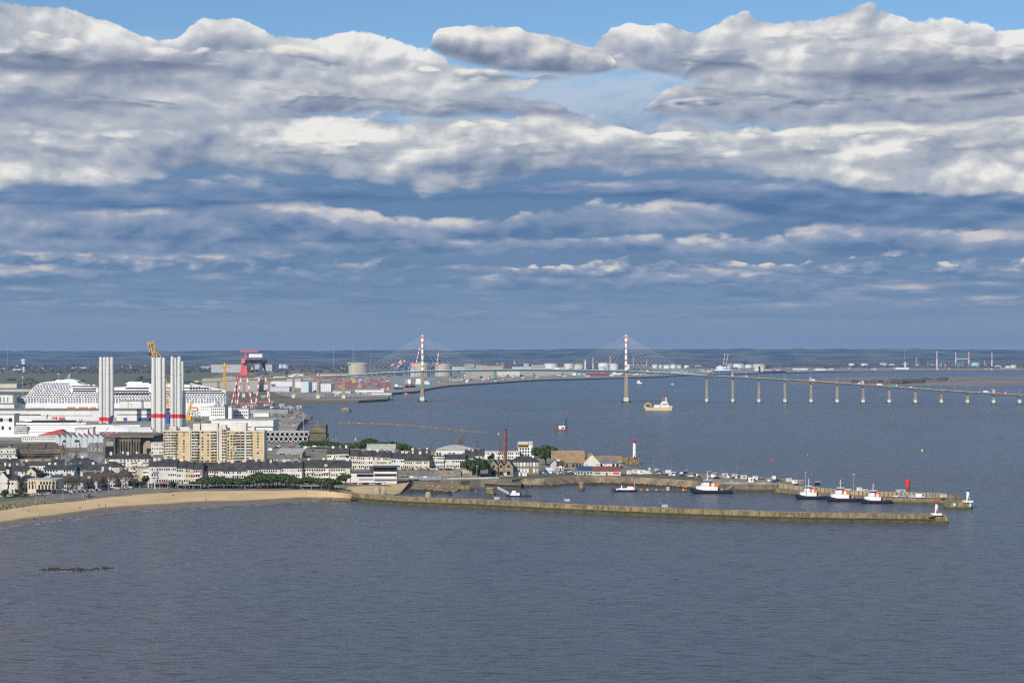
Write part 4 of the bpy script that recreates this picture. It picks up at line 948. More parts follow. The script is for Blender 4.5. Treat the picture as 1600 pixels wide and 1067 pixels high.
def clubhouse():
    s = S(755, GH); x, y, _ = at(584, 755)
    t = thing('club_house', 'white-pink two-part club house with dark glazed top floor on the quay', 'building', (x, y, GH))
    b = MB(); b.box(-36*s, 0, 0, 14, 0, 16*s); b.box(0, 36*s, -1, 14, 0, 18.5*s); b.build('wall', mat('pinkish_white', (0.72, 0.65, 0.63), 0.7, 0.05, 0.2), t)
    u = MB(); u.box(.5, 35.5*s, 0, 13, 18.5*s, 25*s); u.build('glazed_floor', 'glass', t)
    r = MB(); r.box(-.8, 37*s, -2, 14, 25*s, 26*s); r.box(-36.4*s, -.3, -.3, 14, 16*s, 16.8*s); r.box(-7*s, -.3, 5, 13, 16.8*s, 25.5*s); r.build('roof', 'dark_steel', t)
    for k in range(10): unit('window', 'box', 'glass', t, (3*s+k*3.4*s, -1.05, 11.5*s), (1.6, .3, 1.5)); unit('window', 'box', 'curtain_glass', t, (3*s+k*3.4*s, -1.05, 4*s), (1.6, .3, 1.3))
    for k in range(7): unit('window', 'box', 'glass', t, (-24*s+k*3.6*s, -.05, 10.5*s), (2.0, .3, 1.8))
    unit('window_band', 'box', 'grey_wall', t, (-12*s, -.06, 5*s), (22*s, .3, 1.2))
clubhouse()
# stone quay walls with ramp behind the slipway ------------------------------------------
def wall_run(name, label, pts, h, thick, m, base, cat='wall', top=None, parts=None):
    "a continuous wall along ground points (x, y)"
    b = MB(); n = len(pts)
    L = []; Rr = []
    for i, p in enumerate(pts):
        a = Vector(pts[max(0, i-1)]); c = Vector(pts[min(n-1, i+1)]); d = (c-a).normalized(); nn = Vector((-d.y, d.x))
        L.append(Vector(p)+nn*thick); Rr.append(Vector(p))
    for i in range(n-1):
        b.add([(*Rr[i], base), (*Rr[i+1], base), (*L[i+1], base), (*L[i], base), (*Rr[i], base+h), (*Rr[i+1], base+h), (*L[i+1], base+h), (*L[i], base+h)],
              [(4,5,6,7), (0,1,5,4), (2,3,7,6)]+([(3,0,4,7)] if i == 0 else [])+([(1,2,6,5)] if i == n-2 else []))
    o = b.build(name, m); tag(o, label, cat); return o
wall_run('retaining_wall', 'brown stone retaining wall below the peninsula houses', PP([(546, 745.5), (622, 745.5), (680, 744), (720, 744.5)], GH), 4.4, 2, 'stone_wall', GH)
wall_run('retaining_wall', 'sloping pale ramp wall in front of the brown stone retaining wall', PP([(620, 747), (650, 748.2), (690, 749)], GH), 2.2, 1, 'concrete', GH)
wall_run('quay_parapet', 'low grey harbour parapet beside the stone workshop', PP([(640, 751), (700, 748.5), (780, 747.5)], GH), 1.1, .6, 'light_grey', GH)
# ---- plants ------------------------------------------------------------------------------
pines = [proto(make_pine('pine', 8.6, 6.6, 6.4, k, label='seed')) for k in range(3)]
plist = [(322, 762, 1.05), (331, 763, 1.0), (341, 762, 1.1), (352, 763, 1.05), (362, 762, .98), (372, 763, .95), (381, 762.5, .95), (390, 763, 1.1), (402, 762, 1.3), (414, 763, 1.4), (427, 762, 1.45), (440, 762, 1.4), (452, 763, 1.2), (461, 763.5, 1.0), (396, 761, 1.2), (408, 760.5, 1.35), (421, 760.5, 1.4), (434, 760.5, 1.4), (446, 761, 1.25), (336, 760.5, 1.0), (357, 761, 1.0), (346, 760.5, 1.0), (368, 761, .95),
         (310, 763, .85), (484, 762, 1.05), (496, 762, 1.05), (508, 764.5, 1.2), (519, 765, 1.1)]
def dists(px, py): return None
for i, (px, py, sc_) in enumerate(plist):
    lab = 'dark green umbrella pine in the dense row along the beach promenade' if px < 470 else 'umbrella pine in the small clump at the root of the jetty'
    dup(pines[i % 3], at(px, py), R.uniform(0, 6), lab, 'umbrella pines along the beach' if px < 470 else 'pines at the jetty root', scale=(sc_*.84, sc_*.84, sc_*R.uniform(.62, .76)))
for i, (px, py, sc_) in enumerate([(478, 701, 1.2), (487, 700.5, 1.2), (496, 701, 1.25), (505, 700.5, 1.3), (514, 701.5, 1.2), (524, 702, 1.2), (532, 702.5, 1.0), (545, 706, 1.3), (557, 707, 1.5), (566, 706, 1.6), (577, 705, 1.9), (587, 706, 1.6), (600, 707, 1.6), (612, 708, 1.7), (624, 709, 1.6), (636, 709, 1.3)]):
    dup(pines[i % 3], at(px, py), R.uniform(0, 6), 'round dark pine in the belt along the river behind the houses', 'pines behind the peninsula houses', scale=(sc_*.72, sc_*.72, sc_*.62))
for px, py, sc_, lab in ((853, 727, 1.75, 'broad dark green pine beside the tall stone building'), (745, 745, 1.5, 'rounded pine with dark shade below it, in front of the stone workshop'), (735, 738, 0.7, 'small pine at the corner of the stone workshop')):
    dup(pines[1], at(px, py), 1.0, lab, scale=(sc_, sc_, sc_*.9))
for p in pines:
    root, ch = p
    for c, gs in ch: bpy.data.objects.remove(c)
    bpy.data.objects.remove(root)
dk = make_bushy(11, 5.5, 3, 'dark cedar rising between the slate roofs on the left', m='dark_pine', name='cedar'); dk.location = at(65, 752); dk.scale = (1.05, 1.05, .8)
d2 = make_bushy(9, 3.6, 4, 'dark conifer left of the brick chimney', m='dark_pine', name='conifer'); d2.location = at(766, 721); d2.scale = (1.1, 1.1, .8)
sh = [proto(make_bushy(4, 2.6, k+20, 'seed', m='shrub', name='shrub', n=5)) for k in range(2)]
for i, (px, py, s_, lab) in enumerate([(8, 778, 1.3, 'leftmost round green shrub in the promenade garden'), (30, 777, 1.2, 'green shrub second from the left in the promenade garden'), (212, 762, 1.3, 'bushy green hedge clump left of the beach cafe'), (222, 762, 1.1, 'lower green clump beside the beach cafe hedge'), (269, 763, 1.2, 'dark shrub in front of the beach cafe roof'), (540, 757, 1.8, 'tall bush at the left corner of the club house'), (532, 757, 1.6, 'leafy bush beside the road left of the club house'), (516, 768, 1.2, 'low bush on the jetty root below the pine'), (205, 762, 1.1, 'small tree at the end of the bare promenade row'), (228, 757, 1.3, 'round tree before the tan block')]):
    dup(sh[i % 2], at(px, py), R.uniform(0, 6), lab, scale=(s_, s_, s_))
for p in sh:
    for c, gs in p[1]: bpy.data.objects.remove(c)
    bpy.data.objects.remove(p[0])
bare = [proto(make_bare(9.5, 4.2, k+40, 'seed')) for k in range(3)]
bt = [(-4, 768, 1.0), (6, 768, 1.1), (15, 769, 1.0), (25, 769, .9), (34, 769, 1.0), (40, 768.5, .8), (92, 768, 1.0), (99, 767, 1.1), (106, 767, 1.0), (113, 766, .9), (136, 766, 1.0), (145, 766, 1.1), (154, 765, 1.0), (163, 765, 1.15), (171, 764, 1.1), (180, 763.5, 1.15), (188, 763, 1.2), (196, 762.5, 1.2), (203, 762, 1.1)]
for i, (px, py, s_) in enumerate(bt):
    dup(bare[i % 3], at(px, py), R.uniform(0, 6), 'leafless brown street tree in the row along the sea front', 'bare trees along the promenade', scale=(s_, s_, s_))
for i, (px, py, s_, lab) in enumerate([(41, 726, 1.5, 'tall bare poplar before the big bunker, leftmost'), (50, 727, 1.2, 'second bare poplar before the big bunker'), (68, 727, .95, 'small bare poplar before the sunlit quay wall'), (84, 728, .9, 'bare poplar at the end of the big bunker'), (98, 727, 1.6, 'tall bare poplar left of the basin'), (106, 727, 1.3, 'shorter bare poplar beside the basin'), (116, 728, 1.6, 'tallest bare poplar right over the basin'), (309, 726, 1.0, 'leafless tree at the foot of the tan slab'), (718, 712, 1.9, 'big leafless tree against the wide white hall'), (780, 722, 1.5, 'bare tree touching the brick chimney')]):
    dup(bare[i % 3], at(px, py), R.uniform(0, 6), lab, scale=(s_*.75, s_*.75, s_*1.05))
for p in bare:
    for c, gs in p[1]: bpy.data.objects.remove(c)
    bpy.data.objects.remove(p[0])
# ---- promenade furniture, cafe, people, cars -------------------------------------------------
def cafe(px0, px1, py, top, label, m='dark_steel'):
    s = S(py, GH); w = (px1-px0)*s; h = (py-top)*s; x, y, _ = at((px0+px1)/2, py)
    t = thing('beach_cafe', label, 'cafe', (x, y, GH))
    r = MB(); r.box(-w/2, w/2, -2.5, 8, h-.5, h); r.build('roof', 'grey_steel', t)
    b = MB(); b.box(-w/2+1, w/2-1, 1.5, 7, 0, h-.5); b.build('wall', 'pale_cream', t)
    for k in range(int(w/3.2)): unit('window', 'box', 'glass', t, (-w/2+2+k*3.2, 1.35, .6), (2.5, .3, 1.8))
    for k in range(4): unit('post', 'cyl', 'pale_steel', t, (-w/2+.5+k*(w-1)/3, -2.2, 0), (.25, .25, h-.5))
cafe(237, 277, 762.5, 754, 'left low glass beach cafe under a grey flat roof')
cafe(277, 316, 764, 756.5, 'right low beach cafe with grey roof before the pines')
cafe(470, 520, 764, 758, 'grey-roofed beach kiosk shelter under the jetty pines')
cafe(128, 139, 777, 771.5, 'small white round beach kiosk on the sand edge')
def sail_mast(px, py, top, label):
    s = S(py, GH); h = (py-top)*s; x, y, _ = at(px, py)
    t = thing('street_lamp', label, 'street lamp', (x, y, GH), 0, 'curved white lamp masts on the promenade')
    b = MB(); b.tube((0,0,0), (-.3,0,h*.6), .32, .26, 8); b.tube((-.3,0,h*.6), (1.3,0,h), .26, .14, 8); b.build('mast', 'white_paint', t)
    c = MB(); c.box(.7, 2.0, -.3, .3, h-.15, h+.12); c.build('lamp_head', 'pale_steel', t)
for px, py, top, lab in ((325, 762, 743, 'tall curved white lamp mast, left of the two before the pines'), (364.5, 762, 746.5, 'tall curved white lamp mast in front of the middle pines'), (242.5, 764, 744, 'white lamp mast before the left beach cafe'), (232, 762, 747, 'leaning white lamp mast left of the beach cafe'), (274, 761, 740, 'white lamp mast between the two beach cafes'), (221, 758, 735, 'leaning white lamp mast before the tan block')):
    sail_mast(px, py, top, lab)
def lamp(px, py, top, label, group='slim lamp posts', m='pale_steel', h0=GH, r=.13):
    s = S(py, h0); h = (py-top)*s; x, y, _ = at(px, py, h0)
    t = thing('lamp_post', label, 'lamp post', (x, y, h0), 0, group)
    b = MB(); b.tube((0,0,0), (0,0,h), r, r*.6, 6); b.build('pole', m, t)
    c = MB(); c.box(-.9, .9, -.2, .2, h-.1, h+.12); c.build('lamp_head', m, t)
for px, py, top in ((56, 787, 770), (81, 773, 764), (98.5, 780, 764), (149, 770, 757), (170, 768, 755), (28.5, 772, 755), (419, 762, 750), (450, 762, 752), (190, 765, 752)):
    lamp(px, py, top, 'slim pale lamp post on the beach promenade', 'slim lamp posts on the promenade')
for px, py, top in ((706, 756, 737), (745, 748, 728), (683, 740, 729), (643, 741, 730), (626, 744, 732)):
    lamp(px, py, top, 'slim lamp post on the slipway quay below the peninsula houses', 'lamp posts on the slipway quay')
for px, py, top in ((456, 697, 670), (474.5, 690, 646), (512, 696, 685), (520, 697, 686), (525, 697, 685)):
    lamp(px, py, top, 'tall thin lighting mast by the lock near the stone tower', 'lighting masts by the lock', r=.22)
for px, py, top in ((745, 704, 689), (747.5, 704, 690), (781, 706, 688), (783, 706, 687)):
    lamp(px, py, top, 'thin dark radio mast behind the white hall', 'dark masts behind the white hall', 'dark_steel', r=.3)
# monument stones
def stone(px, py, w, h, label, seed):
    rnd = random.Random(seed); s = S(py, 3.0); x, y, _ = at(px, py, 3.0); b = MB(); n = 9; prof = [(1.0, 0), (1.02, .35), (.95, .7), (.62, .93), (.25, 1.0)]
    for r_, z in prof: b.v += [(w*s/2*r_*math.cos(k*6.2832/n)*rnd.uniform(.9, 1.1), w*s*.22*r_*math.sin(k*6.2832/n)*rnd.uniform(.9, 1.1), z*h*s*rnd.uniform(.97, 1.03)) for k in range(n)]
    for i in range(len(prof)-1): b.f += [(i*n+k, i*n+(k+1) % n, (i+1)*n+(k+1) % n, (i+1)*n+k) for k in range(n)]
    b.f.append(tuple(range(4*n, 5*n)))
    o = b.build('standing_stone', 'pale_rock', None, (x, y, 2.0)); tag(o, label, 'monument')
stone(590, 770.5, 10, 12.5, 'largest pale standing stone on the jetty root', 1); stone(600, 768.5, 7.5, 10.5, 'pale standing stone just right of the largest one', 2); stone(669, 774.5, 8.5, 9, 'lone pale standing stone farther along the jetty', 3)
# parasols
def parasol(px, py, m, label):
    x, y, _ = at(px, py); t = thing('parasol', label, 'parasol', (x, y, GH), 0, 'red parasols on the cafe terrace')
    b = MB(); b.tube((0,0,0), (0,0,2.6), .06, .05, 5); b.build('pole', 'pale_steel', t)
    c = MB(); c.lathe(0, 0, [(2.2, 2.2), (1.2, 2.75), (.08, 3.1)], 8); c.build('canopy', m, t)
for px, py in ((256, 758), (259.5, 758.6), (264, 758.8), (268, 759), (273, 759), (277, 759.3)): parasol(px, py, 'red', 'red cafe parasol on the terrace before the left beach cafe')
# person figure: one continuous skinned body, clothes and hair as parts
def person_proto(shirt, trousers, walk=0.25):
    t = thing('person', 'seed', 'person', (0,0,-50))
    def grow(name, m, verts, edges, rad):
        me = bpy.data.meshes.new(name); me.from_pydata(verts, edges, []); o = link(name, me, t); sk = o.modifiers.new('s', 'SKIN')
        for i, r in enumerate(rad): me.skin_vertices[0].data[i].radius = (r, r)
        me.skin_vertices[0].data[0].use_root = True
        dg = bpy.context.evaluated_depsgraph_get(); m2 = bpy.data.meshes.new_from_object(o.evaluated_get(dg)); o.modifiers.clear(); o.data = m2; m2.name = name; m2.materials.clear(); m2.materials.append(M(m)); m2.shade_smooth(); return o
    w = walk
    v = [(0,0,.95), (0,0,1.2), (0,0,1.42), (0,0,1.52), (0,0.02,1.64), (0,.01,1.72), (.18,0,1.42), (.24,.1,1.15), (.25,-.02,.9), (-.18,0,1.42), (-.24,-.1,1.15), (-.25,.04,.9),
         (.09,0,.9), (.1,-w*.5,.5), (.1,-w*.7,.07), (.1,-w*.7-.16,.03), (-.09,0,.9), (-.1,w*.4,.5), (-.1,w,.1), (-.1,w-.14,.03)]
    e = [(0,1),(1,2),(2,3),(3,4),(4,5),(2,6),(6,7),(7,8),(2,9),(9,10),(10,11),(0,12),(12,13),(13,14),(14,15),(0,16),(16,17),(17,18),(18,19)]
    rd = [.13,.12,.12,.055,.10,.07,.055,.045,.035,.055,.045,.035,.085,.06,.045,.035,.085,.06,.045,.035]
    grow('body', 'skin', v, e, rd)
    c = [0,1,2,6,7,9,10]; ce = [(0,1),(1,2),(2,3),(3,4),(2,5),(5,6)]
    grow('jacket', shirt, [v[i] for i in c], ce, [rd[i]+.03 for i in c])
    c = [0,12,13,14,16,17,18]; ce = [(0,1),(1,2),(2,3),(0,4),(4,5),(5,6)]
    grow('trousers', trousers, [v[i] for i in c], ce, [rd[i]+.02 for i in c])
    return proto(t)
for n_, c_ in (('cloth_dark', (.02,.02,.03)), ('cloth_blue', (.04,.07,.22)), ('cloth_white', (.7,.7,.7)), ('cloth_grey', (.15,.15,.16)), ('cloth_red', (.45,.04,.05)), ('cloth_pink', (.6,.1,.3))): mat(n_, c_, .8, .05, .5)
pp = [('dark jacket', person_proto('cloth_dark', 'cloth_dark')), ('blue jacket', person_proto('cloth_blue', 'cloth_dark')), ('white top', person_proto('cloth_white', 'cloth_blue')), ('red jacket', person_proto('cloth_red', 'cloth_dark')), ('grey coat', person_proto('cloth_grey', 'cloth_dark')), ('pink top', person_proto('cloth_pink', 'cloth_dark'))]
def beach_z(px, py):
    # height of the sloping sand under a photo point
    up = [(-400, 799), (0, 797), (60, 788), (120, 783), (160, 778), (200, 774), (250, 770), (300, 767.5), (350, 767.2), (400, 766.6), (440, 766), (480, 765.4), (520, 768)]
    lo = beach[:13]
    def ip(L, x):
        for i in range(len(L)-1):
            if L[i][0] <= x <= L[i+1][0]: return L[i][1]+(L[i+1][1]-L[i][1])*(x-L[i][0])/(L[i+1][0]-L[i][0])
        return L[-1][1]
    a = W(px, ip(lo, px)+1.2, -.15)[1]; b = W(px, ip(up, px), GH)[1]
    z = 2.5
    for _ in range(12):
        Y = W(px, py, z)[1]; f = min(1, max(0, (Y-a)/(b-a))); z = -.15+(GH+.21)*f**.8
    return z
spots = [(54, 812, 0, 'standing at the water edge at the far left'), (57.5, 812.5, 2, 'beside the dark one at the water edge'), (37, 800.5, 0, 'on the dry sand at the left'), (45, 801, 4, 'strolling left of the pink patch'), (114, 794.5, 0, 'on the sand below the kiosk'), (118, 795, 1, 'next to the pair below the kiosk'), (125, 795.3, 4, 'right of the pair below the kiosk'), (121, 787.5, 5, 'among the pink picnic spot on the sand'), (128, 787, 1, 'at the right of the pink picnic spot'), (104, 788.5, 0, 'left of the pink picnic spot'), (155, 792, 0, 'crossing the middle of the beach'), (165, 791, 1, 'in mid beach right of the dark one'), (209, 801, 4, 'wading at the waterline'), (189, 783, 4, 'near the middle of the upper sand'), (270, 775.8, 0, 'walking alone in mid sand below the cafe'), (272, 776.5, 1, 'beside the lone walker in mid sand'), (429, 773.5, 0, 'alone on the sand near the pines'), (322, 782.5, 4, 'close to the waterline in mid beach'), (440, 784.2, 2, 'at the waterline towards the jetty'), (13, 808, 2, 'in white near the left edge'), (25, 803, 3, 'in a red jacket near the left edge'), (83, 789, 4, 'by the lamp post on the sand edge'), (204, 775, 0, 'at the top of the sand in mid beach'), (234, 778, 4, 'on upper sand near wooden posts')]
for px, py, k, wh in spots:
    z = beach_z(px, py); x, y = W(px, py, z); dup(pp[k][1], (x, y, z), R.uniform(0, 6), 'person in a %s %s' % (pp[k][0], wh), 'people on the beach')
for i in range(46):
    px = R.choice((R.uniform(300, 430), R.uniform(225, 330), R.uniform(60, 220))); py = (763.8 if px > 225 else 778-(px-60)*.085)+R.uniform(-1.2, 1.6)
    k = R.randrange(6); dup(pp[k][1], at(px, py, GH+.05), R.uniform(0, 6), 'person in a %s strolling on the crowded promenade' % pp[k][0], 'people on the promenade')
for _, p in pp:
    for c, gs in p[1]: bpy.data.objects.remove(c)
    bpy.data.objects.remove(p[0])
tag(MB().box(-2.2, 2.2, -1.2, 1.2, 0, 1.1).box(-.8, 1.2, -.6, .9, 1.1, 1.5).build('picnic_tent', 'magenta', None, (*W(123, 787.8, beach_z(123, 787.8)), beach_z(123, 787.8)-.03)), 'bright pink pop-up beach tent on the sand', 'tent')
# cars ------------------------------------------------------------------------------------------
def car_proto(m, van=False):
    t = thing('parked_car', 'seed', 'car', (0,0,-50)); b = MB()
    if van:
        b.xz([(-2.7,.35),(2.7,.35),(2.7,1.2),(2.2,1.55),(1.7,2.5),(-2.7,2.5)], -1, 1); b.build('body', m, t)
        g = MB(); g.xz([(1.75,1.55),(2.22,1.5),(1.8,2.3),(.8,2.3),(.8,1.55)], -1.02, 1.02); g.build('window', 'glass', t); wx = 1.75
    else:
        b.xz([(-2.1,.3),(2.1,.3),(2.1,.75),(1.3,.9),(.7,1.42),(-1.2,1.45),(-1.9,.98),(-2.1,.9)], -.88, .88); b.build('body', m, t)
        g = MB(); g.xz([(1.1,.92),(.62,1.36),(-1.15,1.38),(-1.65,.98)], -.9, .9); g.build('window', 'glass', t); wx = 1.35
    for sx in (-wx, wx):
        for sy in (-.85, .85):
            w = MB(); w.tube((sx, sy-.1, .32), (sx, sy+.1, .32), .32, n=10); w.build('wheel', 'black', t)
    return proto(t)
for n_, c_ in (('car_white', (.75,.75,.74)), ('car_black', (.02,.02,.022)), ('car_grey', (.2,.21,.22)), ('car_red', (.4,.03,.03)), ('car_blue', (.03,.07,.25)), ('car_silver', (.45,.46,.47))): mat(n_, c_, .35, .02, .5)
cars = [('white', car_proto('car_white')), ('black', car_proto('car_black')), ('grey', car_proto('car_grey')), ('red', car_proto('car_red')), ('blue', car_proto('car_blue')), ('silver', car_proto('car_silver')), ('white van', car_proto('car_white', True))]
def car(k, px, py, where, group, rz=0.0, h=GH, sc_=1.0): 
    nm = cars[k][0]
    return dup(cars[k][1], at(px, py, h+.05), rz, '%s %s %s' % (nm, 'parked' if 'van' in nm else 'car', where) if 'van' in nm else '%s car %s' % (nm, where), group, (sc_, sc_, sc_))
for i in range(34):
    px = 100+i*3.3+R.uniform(-.6, .6)
    if 205 < px < 232: continue
    k = R.choice((0, 1, 1, 2, 5, 4, 0, 3)); car(k, px, 770.5-(px-100)*.075, 'in the parked row below the bare trees', 'cars parked along the promenade road', R.uniform(-.3, .3))
for i in range(14): car(R.choice((0, 2, 5, 1)), 6+i*5.2+R.uniform(-1, 1), 776.5-i*.3, 'parked beside the promenade garden at the left', 'cars by the promenade garden', R.uniform(-.4, .4))
for i in range(13): car(R.choice((3, 0, 1, 1, 5, 2, 4)), 552+i*4.2+R.uniform(-.6, .6), 757.2, 'in the row before the club house', 'cars before the club house', R.uniform(-.2, .2))
for i in range(22): car(R.choice((0, 1, 5, 2, 0, 4)), 626+i*5.0+R.uniform(-1, 1), 737.5 if i % 2 else 736.5, 'outside the peninsula houses', 'cars outside the peninsula houses', R.uniform(-.3, .3)) if False else None
for i in range(20): car(R.choice((0, 1, 5, 2, 4)), 620+i*4.4+R.uniform(-1, 1), 734.2, 'parked along the foot of the peninsula houses', 'cars outside the peninsula houses', R.uniform(-.2, .2))
for i in range(20): car(R.choice((0, 5, 0, 6, 4, 2)), 846+i*3.3+R.uniform(-1, 1), 739.5+R.uniform(-2, 2), 'in the yard between pine and low sheds', 'vehicles in the yard by the sheds', R.uniform(0, 3))
for i in range(16): car(R.choice((0, 5, 3, 6, 4, 2)), 415+i*5.2+R.uniform(-2, 2), 700+R.uniform(-3, 6), 'on the lock-side parking near the ring-front hall', 'vehicles near the lock', R.uniform(0, 3))
B('container_stack', 'turquoise sheets of a boat repair tent among the sheds', 847, 864, 739, 735, 8, 'pale_blue_wall', 'gable', rh=1.6, rmat='pale_blue_wall', cat='tent')
t = thing('canopy', 'long blue and white striped awning over the slipway boats', 'awning', (*W(650, 752, GH), GH))
for k in range(9):
    b = MB(); x0 = -14+k*3.1; b.xz([(x0, 2.6), (x0+3.0, 2.6), (x0+2.6, 3.3), (x0+.4, 3.3)], 0, 6+k*.1); b.build('awning_bay', mat('awning_blue', (.16, .30, .60), .6, .05, .3) if k % 3 else 'white_paint', t)
for k in range(6): unit('post', 'cyl', 'pale_steel', t, (-13+k*5.2, .5, 0), (.2, .2, 2.7))
# ================================================================== shipyard
class LS:
    "local frame: photo pixels -> metres on the vertical plane through a ground point"
    def __init__(s, cx, py, h0=GH):
        s.cx = cx; s.py = py; s.h0 = h0; s.s = S(py, h0); s.x, s.y, _ = at(cx, py, h0)
    def X(s, px): return (px-s.cx)*s.s
    def Z(s, py): return (s.py-py)*s.s
    def loc(s): return (s.x, s.y, s.h0)
    def P(s, pts): return [(s.X(a), s.Z(b)) for a, b in pts]
# ---- big cruise ship at the fitting-out quay ------------------------------------------
L = LS(190, 655, 0.0)
t = thing('cruise_ship', 'huge white cruise ship with rows of balcony cabins, behind the tower sections', 'cruise ship', L.loc())
hull = MB()
hull.xz(L.P([(16, 656), (20, 650), (20, 630.5), (352, 631), (356, 640), (350, 656)]), -20, 20); hull.build('hull', 'ship_white', t)
sup = MB()
prof = [(20, 631), (27, 622), (47, 617), (56, 606), (63, 600), (73, 596.5), (100, 594.5), (122, 596), (131, 600), (154, 606), (200, 604), (203, 600), (232, 599), (300, 600.5), (355, 610.5), (356, 631)]
sup.xz(L.P(prof), -16, 16); sup.build('superstructure', 'ship_white', t)
def topy(px):
    for i in range(len(prof)-2):
        if prof[i][0] <= px <= prof[i+1][0]: return prof[i][1]+(prof[i+1][1]-prof[i][1])*(px-prof[i][0])/(prof[i+1][0]-prof[i][0])
    return 640
for k in range(11):
    py = 629.0-k*2.9
    xs = [px for px in range(40, 354) if topy(px) < py-2.2 and not (k >= 6 and 113 < px < 300)]
    if not xs: continue
    cells = MB(); run = [xs[0], xs[0]]; runs = []
    for a in xs[1:]:
        if a == run[1]+1: run[1] = a
        else: runs.append(run); run = [a, a]
    runs.append(run)
    for a, b in runs:
        x = L.X(a)
        while x < L.X(b): cells.box(x, x+2.7, -16.12, -15.9, L.Z(py+.1), L.Z(py-1.85)); x += 4.0
    if cells.v: cells.build('balcony_row', 'cabin_glass', t)
for (x0, x1, y0, y1) in ((118, 154, 608, 606.2), (118, 154, 611.5, 609.5), (116, 150, 604, 602.5), (176, 236, 611.8, 609.8), (178, 236, 615.8, 613.6), (200, 236, 607.2, 605.2), (238, 354, 614.5, 613), (250, 350, 611, 609.6), (250, 330, 606.5, 605.2), (30, 44, 619.5, 618.8), (24, 42, 622.6, 621.6), (22, 44, 625.6, 624.7), (21, 44, 628.3, 627.6)):
    b = MB(); b.box(L.X(x0), L.X(x1), -16.3, -15.8, L.Z(y0), L.Z(y1)); b.build('window_band', 'glass', t)
for (x0, x1, py) in ((54, 74, 639.4), (54, 74, 637.6), (318, 350, 636), (318, 350, 639.5)):
    b = MB(); x = x0
    while x < x1: b.box(L.X(x), L.X(x+1.5), -20.12, -19.9, L.Z(py), L.Z(py-1.1)); x += 3.2
    b.build('porthole_row', 'glass', t)
b = MB(); b.xz(L.P([(103, 594), (106, 588), (108, 584), (112, 583), (111, 589), (108, 593.5)]), -3, 3); b.xz(L.P([(101, 595), (104, 590), (106, 590), (104, 595)]), -4, 4); b.build('funnel', 'grey_steel', t)
b = MB(); b.xz(L.P([(86, 596), (92, 593), (98, 594), (103, 593), (112, 592), (118, 593), (125, 596)]), -10, 10); b.build('top_house', 'ship_white', t)
for px in (120, 148.5, 140.5): b = MB(); r_ = 2.0; b.lathe(L.X(px), -6, [(r_*.3, L.Z(604)), (r_, L.Z(602.5)), (r_*.9, L.Z(601)), (.2, L.Z(599.8))], 10); b.build('radar_dome', 'ship_white', t)
for (a, c, top) in ((209, 238, 588), (284, 312, 595)):
    b = MB(); b.xz(L.P([(a, 600), (a+3, 595), (a+7, 591 if top < 590 else 597), (a+10, top if top < 590 else 595.5), (a+13, top), (a+12, 592 if top < 590 else 596), (c, 591 if top < 590 else 597), (c, 600)]), -9, 9); b.build('dark_dome', mat('dome_glass', (.03, .07, .075), .4, .2, .2), t)
b = MB(); 
for px in (306, 311): b.box(L.X(px)-.6, L.X(px)+.6, -8, -6, L.Z(602), L.Z(595))
b.box(L.X(305), L.X(312), -8.2, -5.8, L.Z(597), L.Z(594.6)); b.build('deck_crane', 'yellow', t)
b = MB(); b.xz(L.P([(300, 598), (356, 609.8), (356, 611), (300, 599.4)]), -16.4, -15.6); b.build('sheer_rail', 'ship_white', t)
b = MB(); b.box(L.X(200), L.X(236), -15, 12, L.Z(600), L.Z(597.8)); b.box(L.X(203), L.X(225), -12, 8, L.Z(598), L.Z(596.2)); b.build('top_deck', 'ship_white', t)
cu = bpy.data.curves.new('lettering', 'FONT'); cu.body = 'MSC'; cu.size = 8.2; cu.extrude = .08; cu.space_character = 1.1
o_ = bpy.data.objects.new('lettering', cu); COL.objects.link(o_); dg = bpy.context.evaluated_depsgraph_get(); me_ = bpy.data.meshes.new_from_object(o_.evaluated_get(dg)); bpy.data.objects.remove(o_)
me_.materials.clear(); me_.materials.append(M('dark_steel')); o_ = link('lettering', me_, t, (L.X(299), -20.2, L.Z(649.2))); o_.rotation_euler = (math.pi/2, 0, 0)
for i, (a, b_) in enumerate(((110, 123), (128, 143), (146.5, 154.5), (300, 313), (257, 263))):
    s = L.s; w = (b_-a)*s
    o = thing('lifeboat', 'orange and white lifeboat hanging in the row along the cruise ship', 'lifeboat', (L.x+L.X((a+b_)/2), L.y-20.6, L.Z(640)+L.h0), 0, 'lifeboats of the cruise ship')
    q = MB(); q.xz([(-w/2, 2.2), (-w*.4, 0), (w*.4, 0), (w/2, 2.2)], -1.6, 1.6); q.build('hull', 'ship_white', o)
    q = MB(); q.xz([(-w*.49, 2.2), (w*.49, 2.2), (w*.42, 4.4), (-w*.42, 4.4)], -1.5, 1.5); q.build('canopy', 'orange', o)
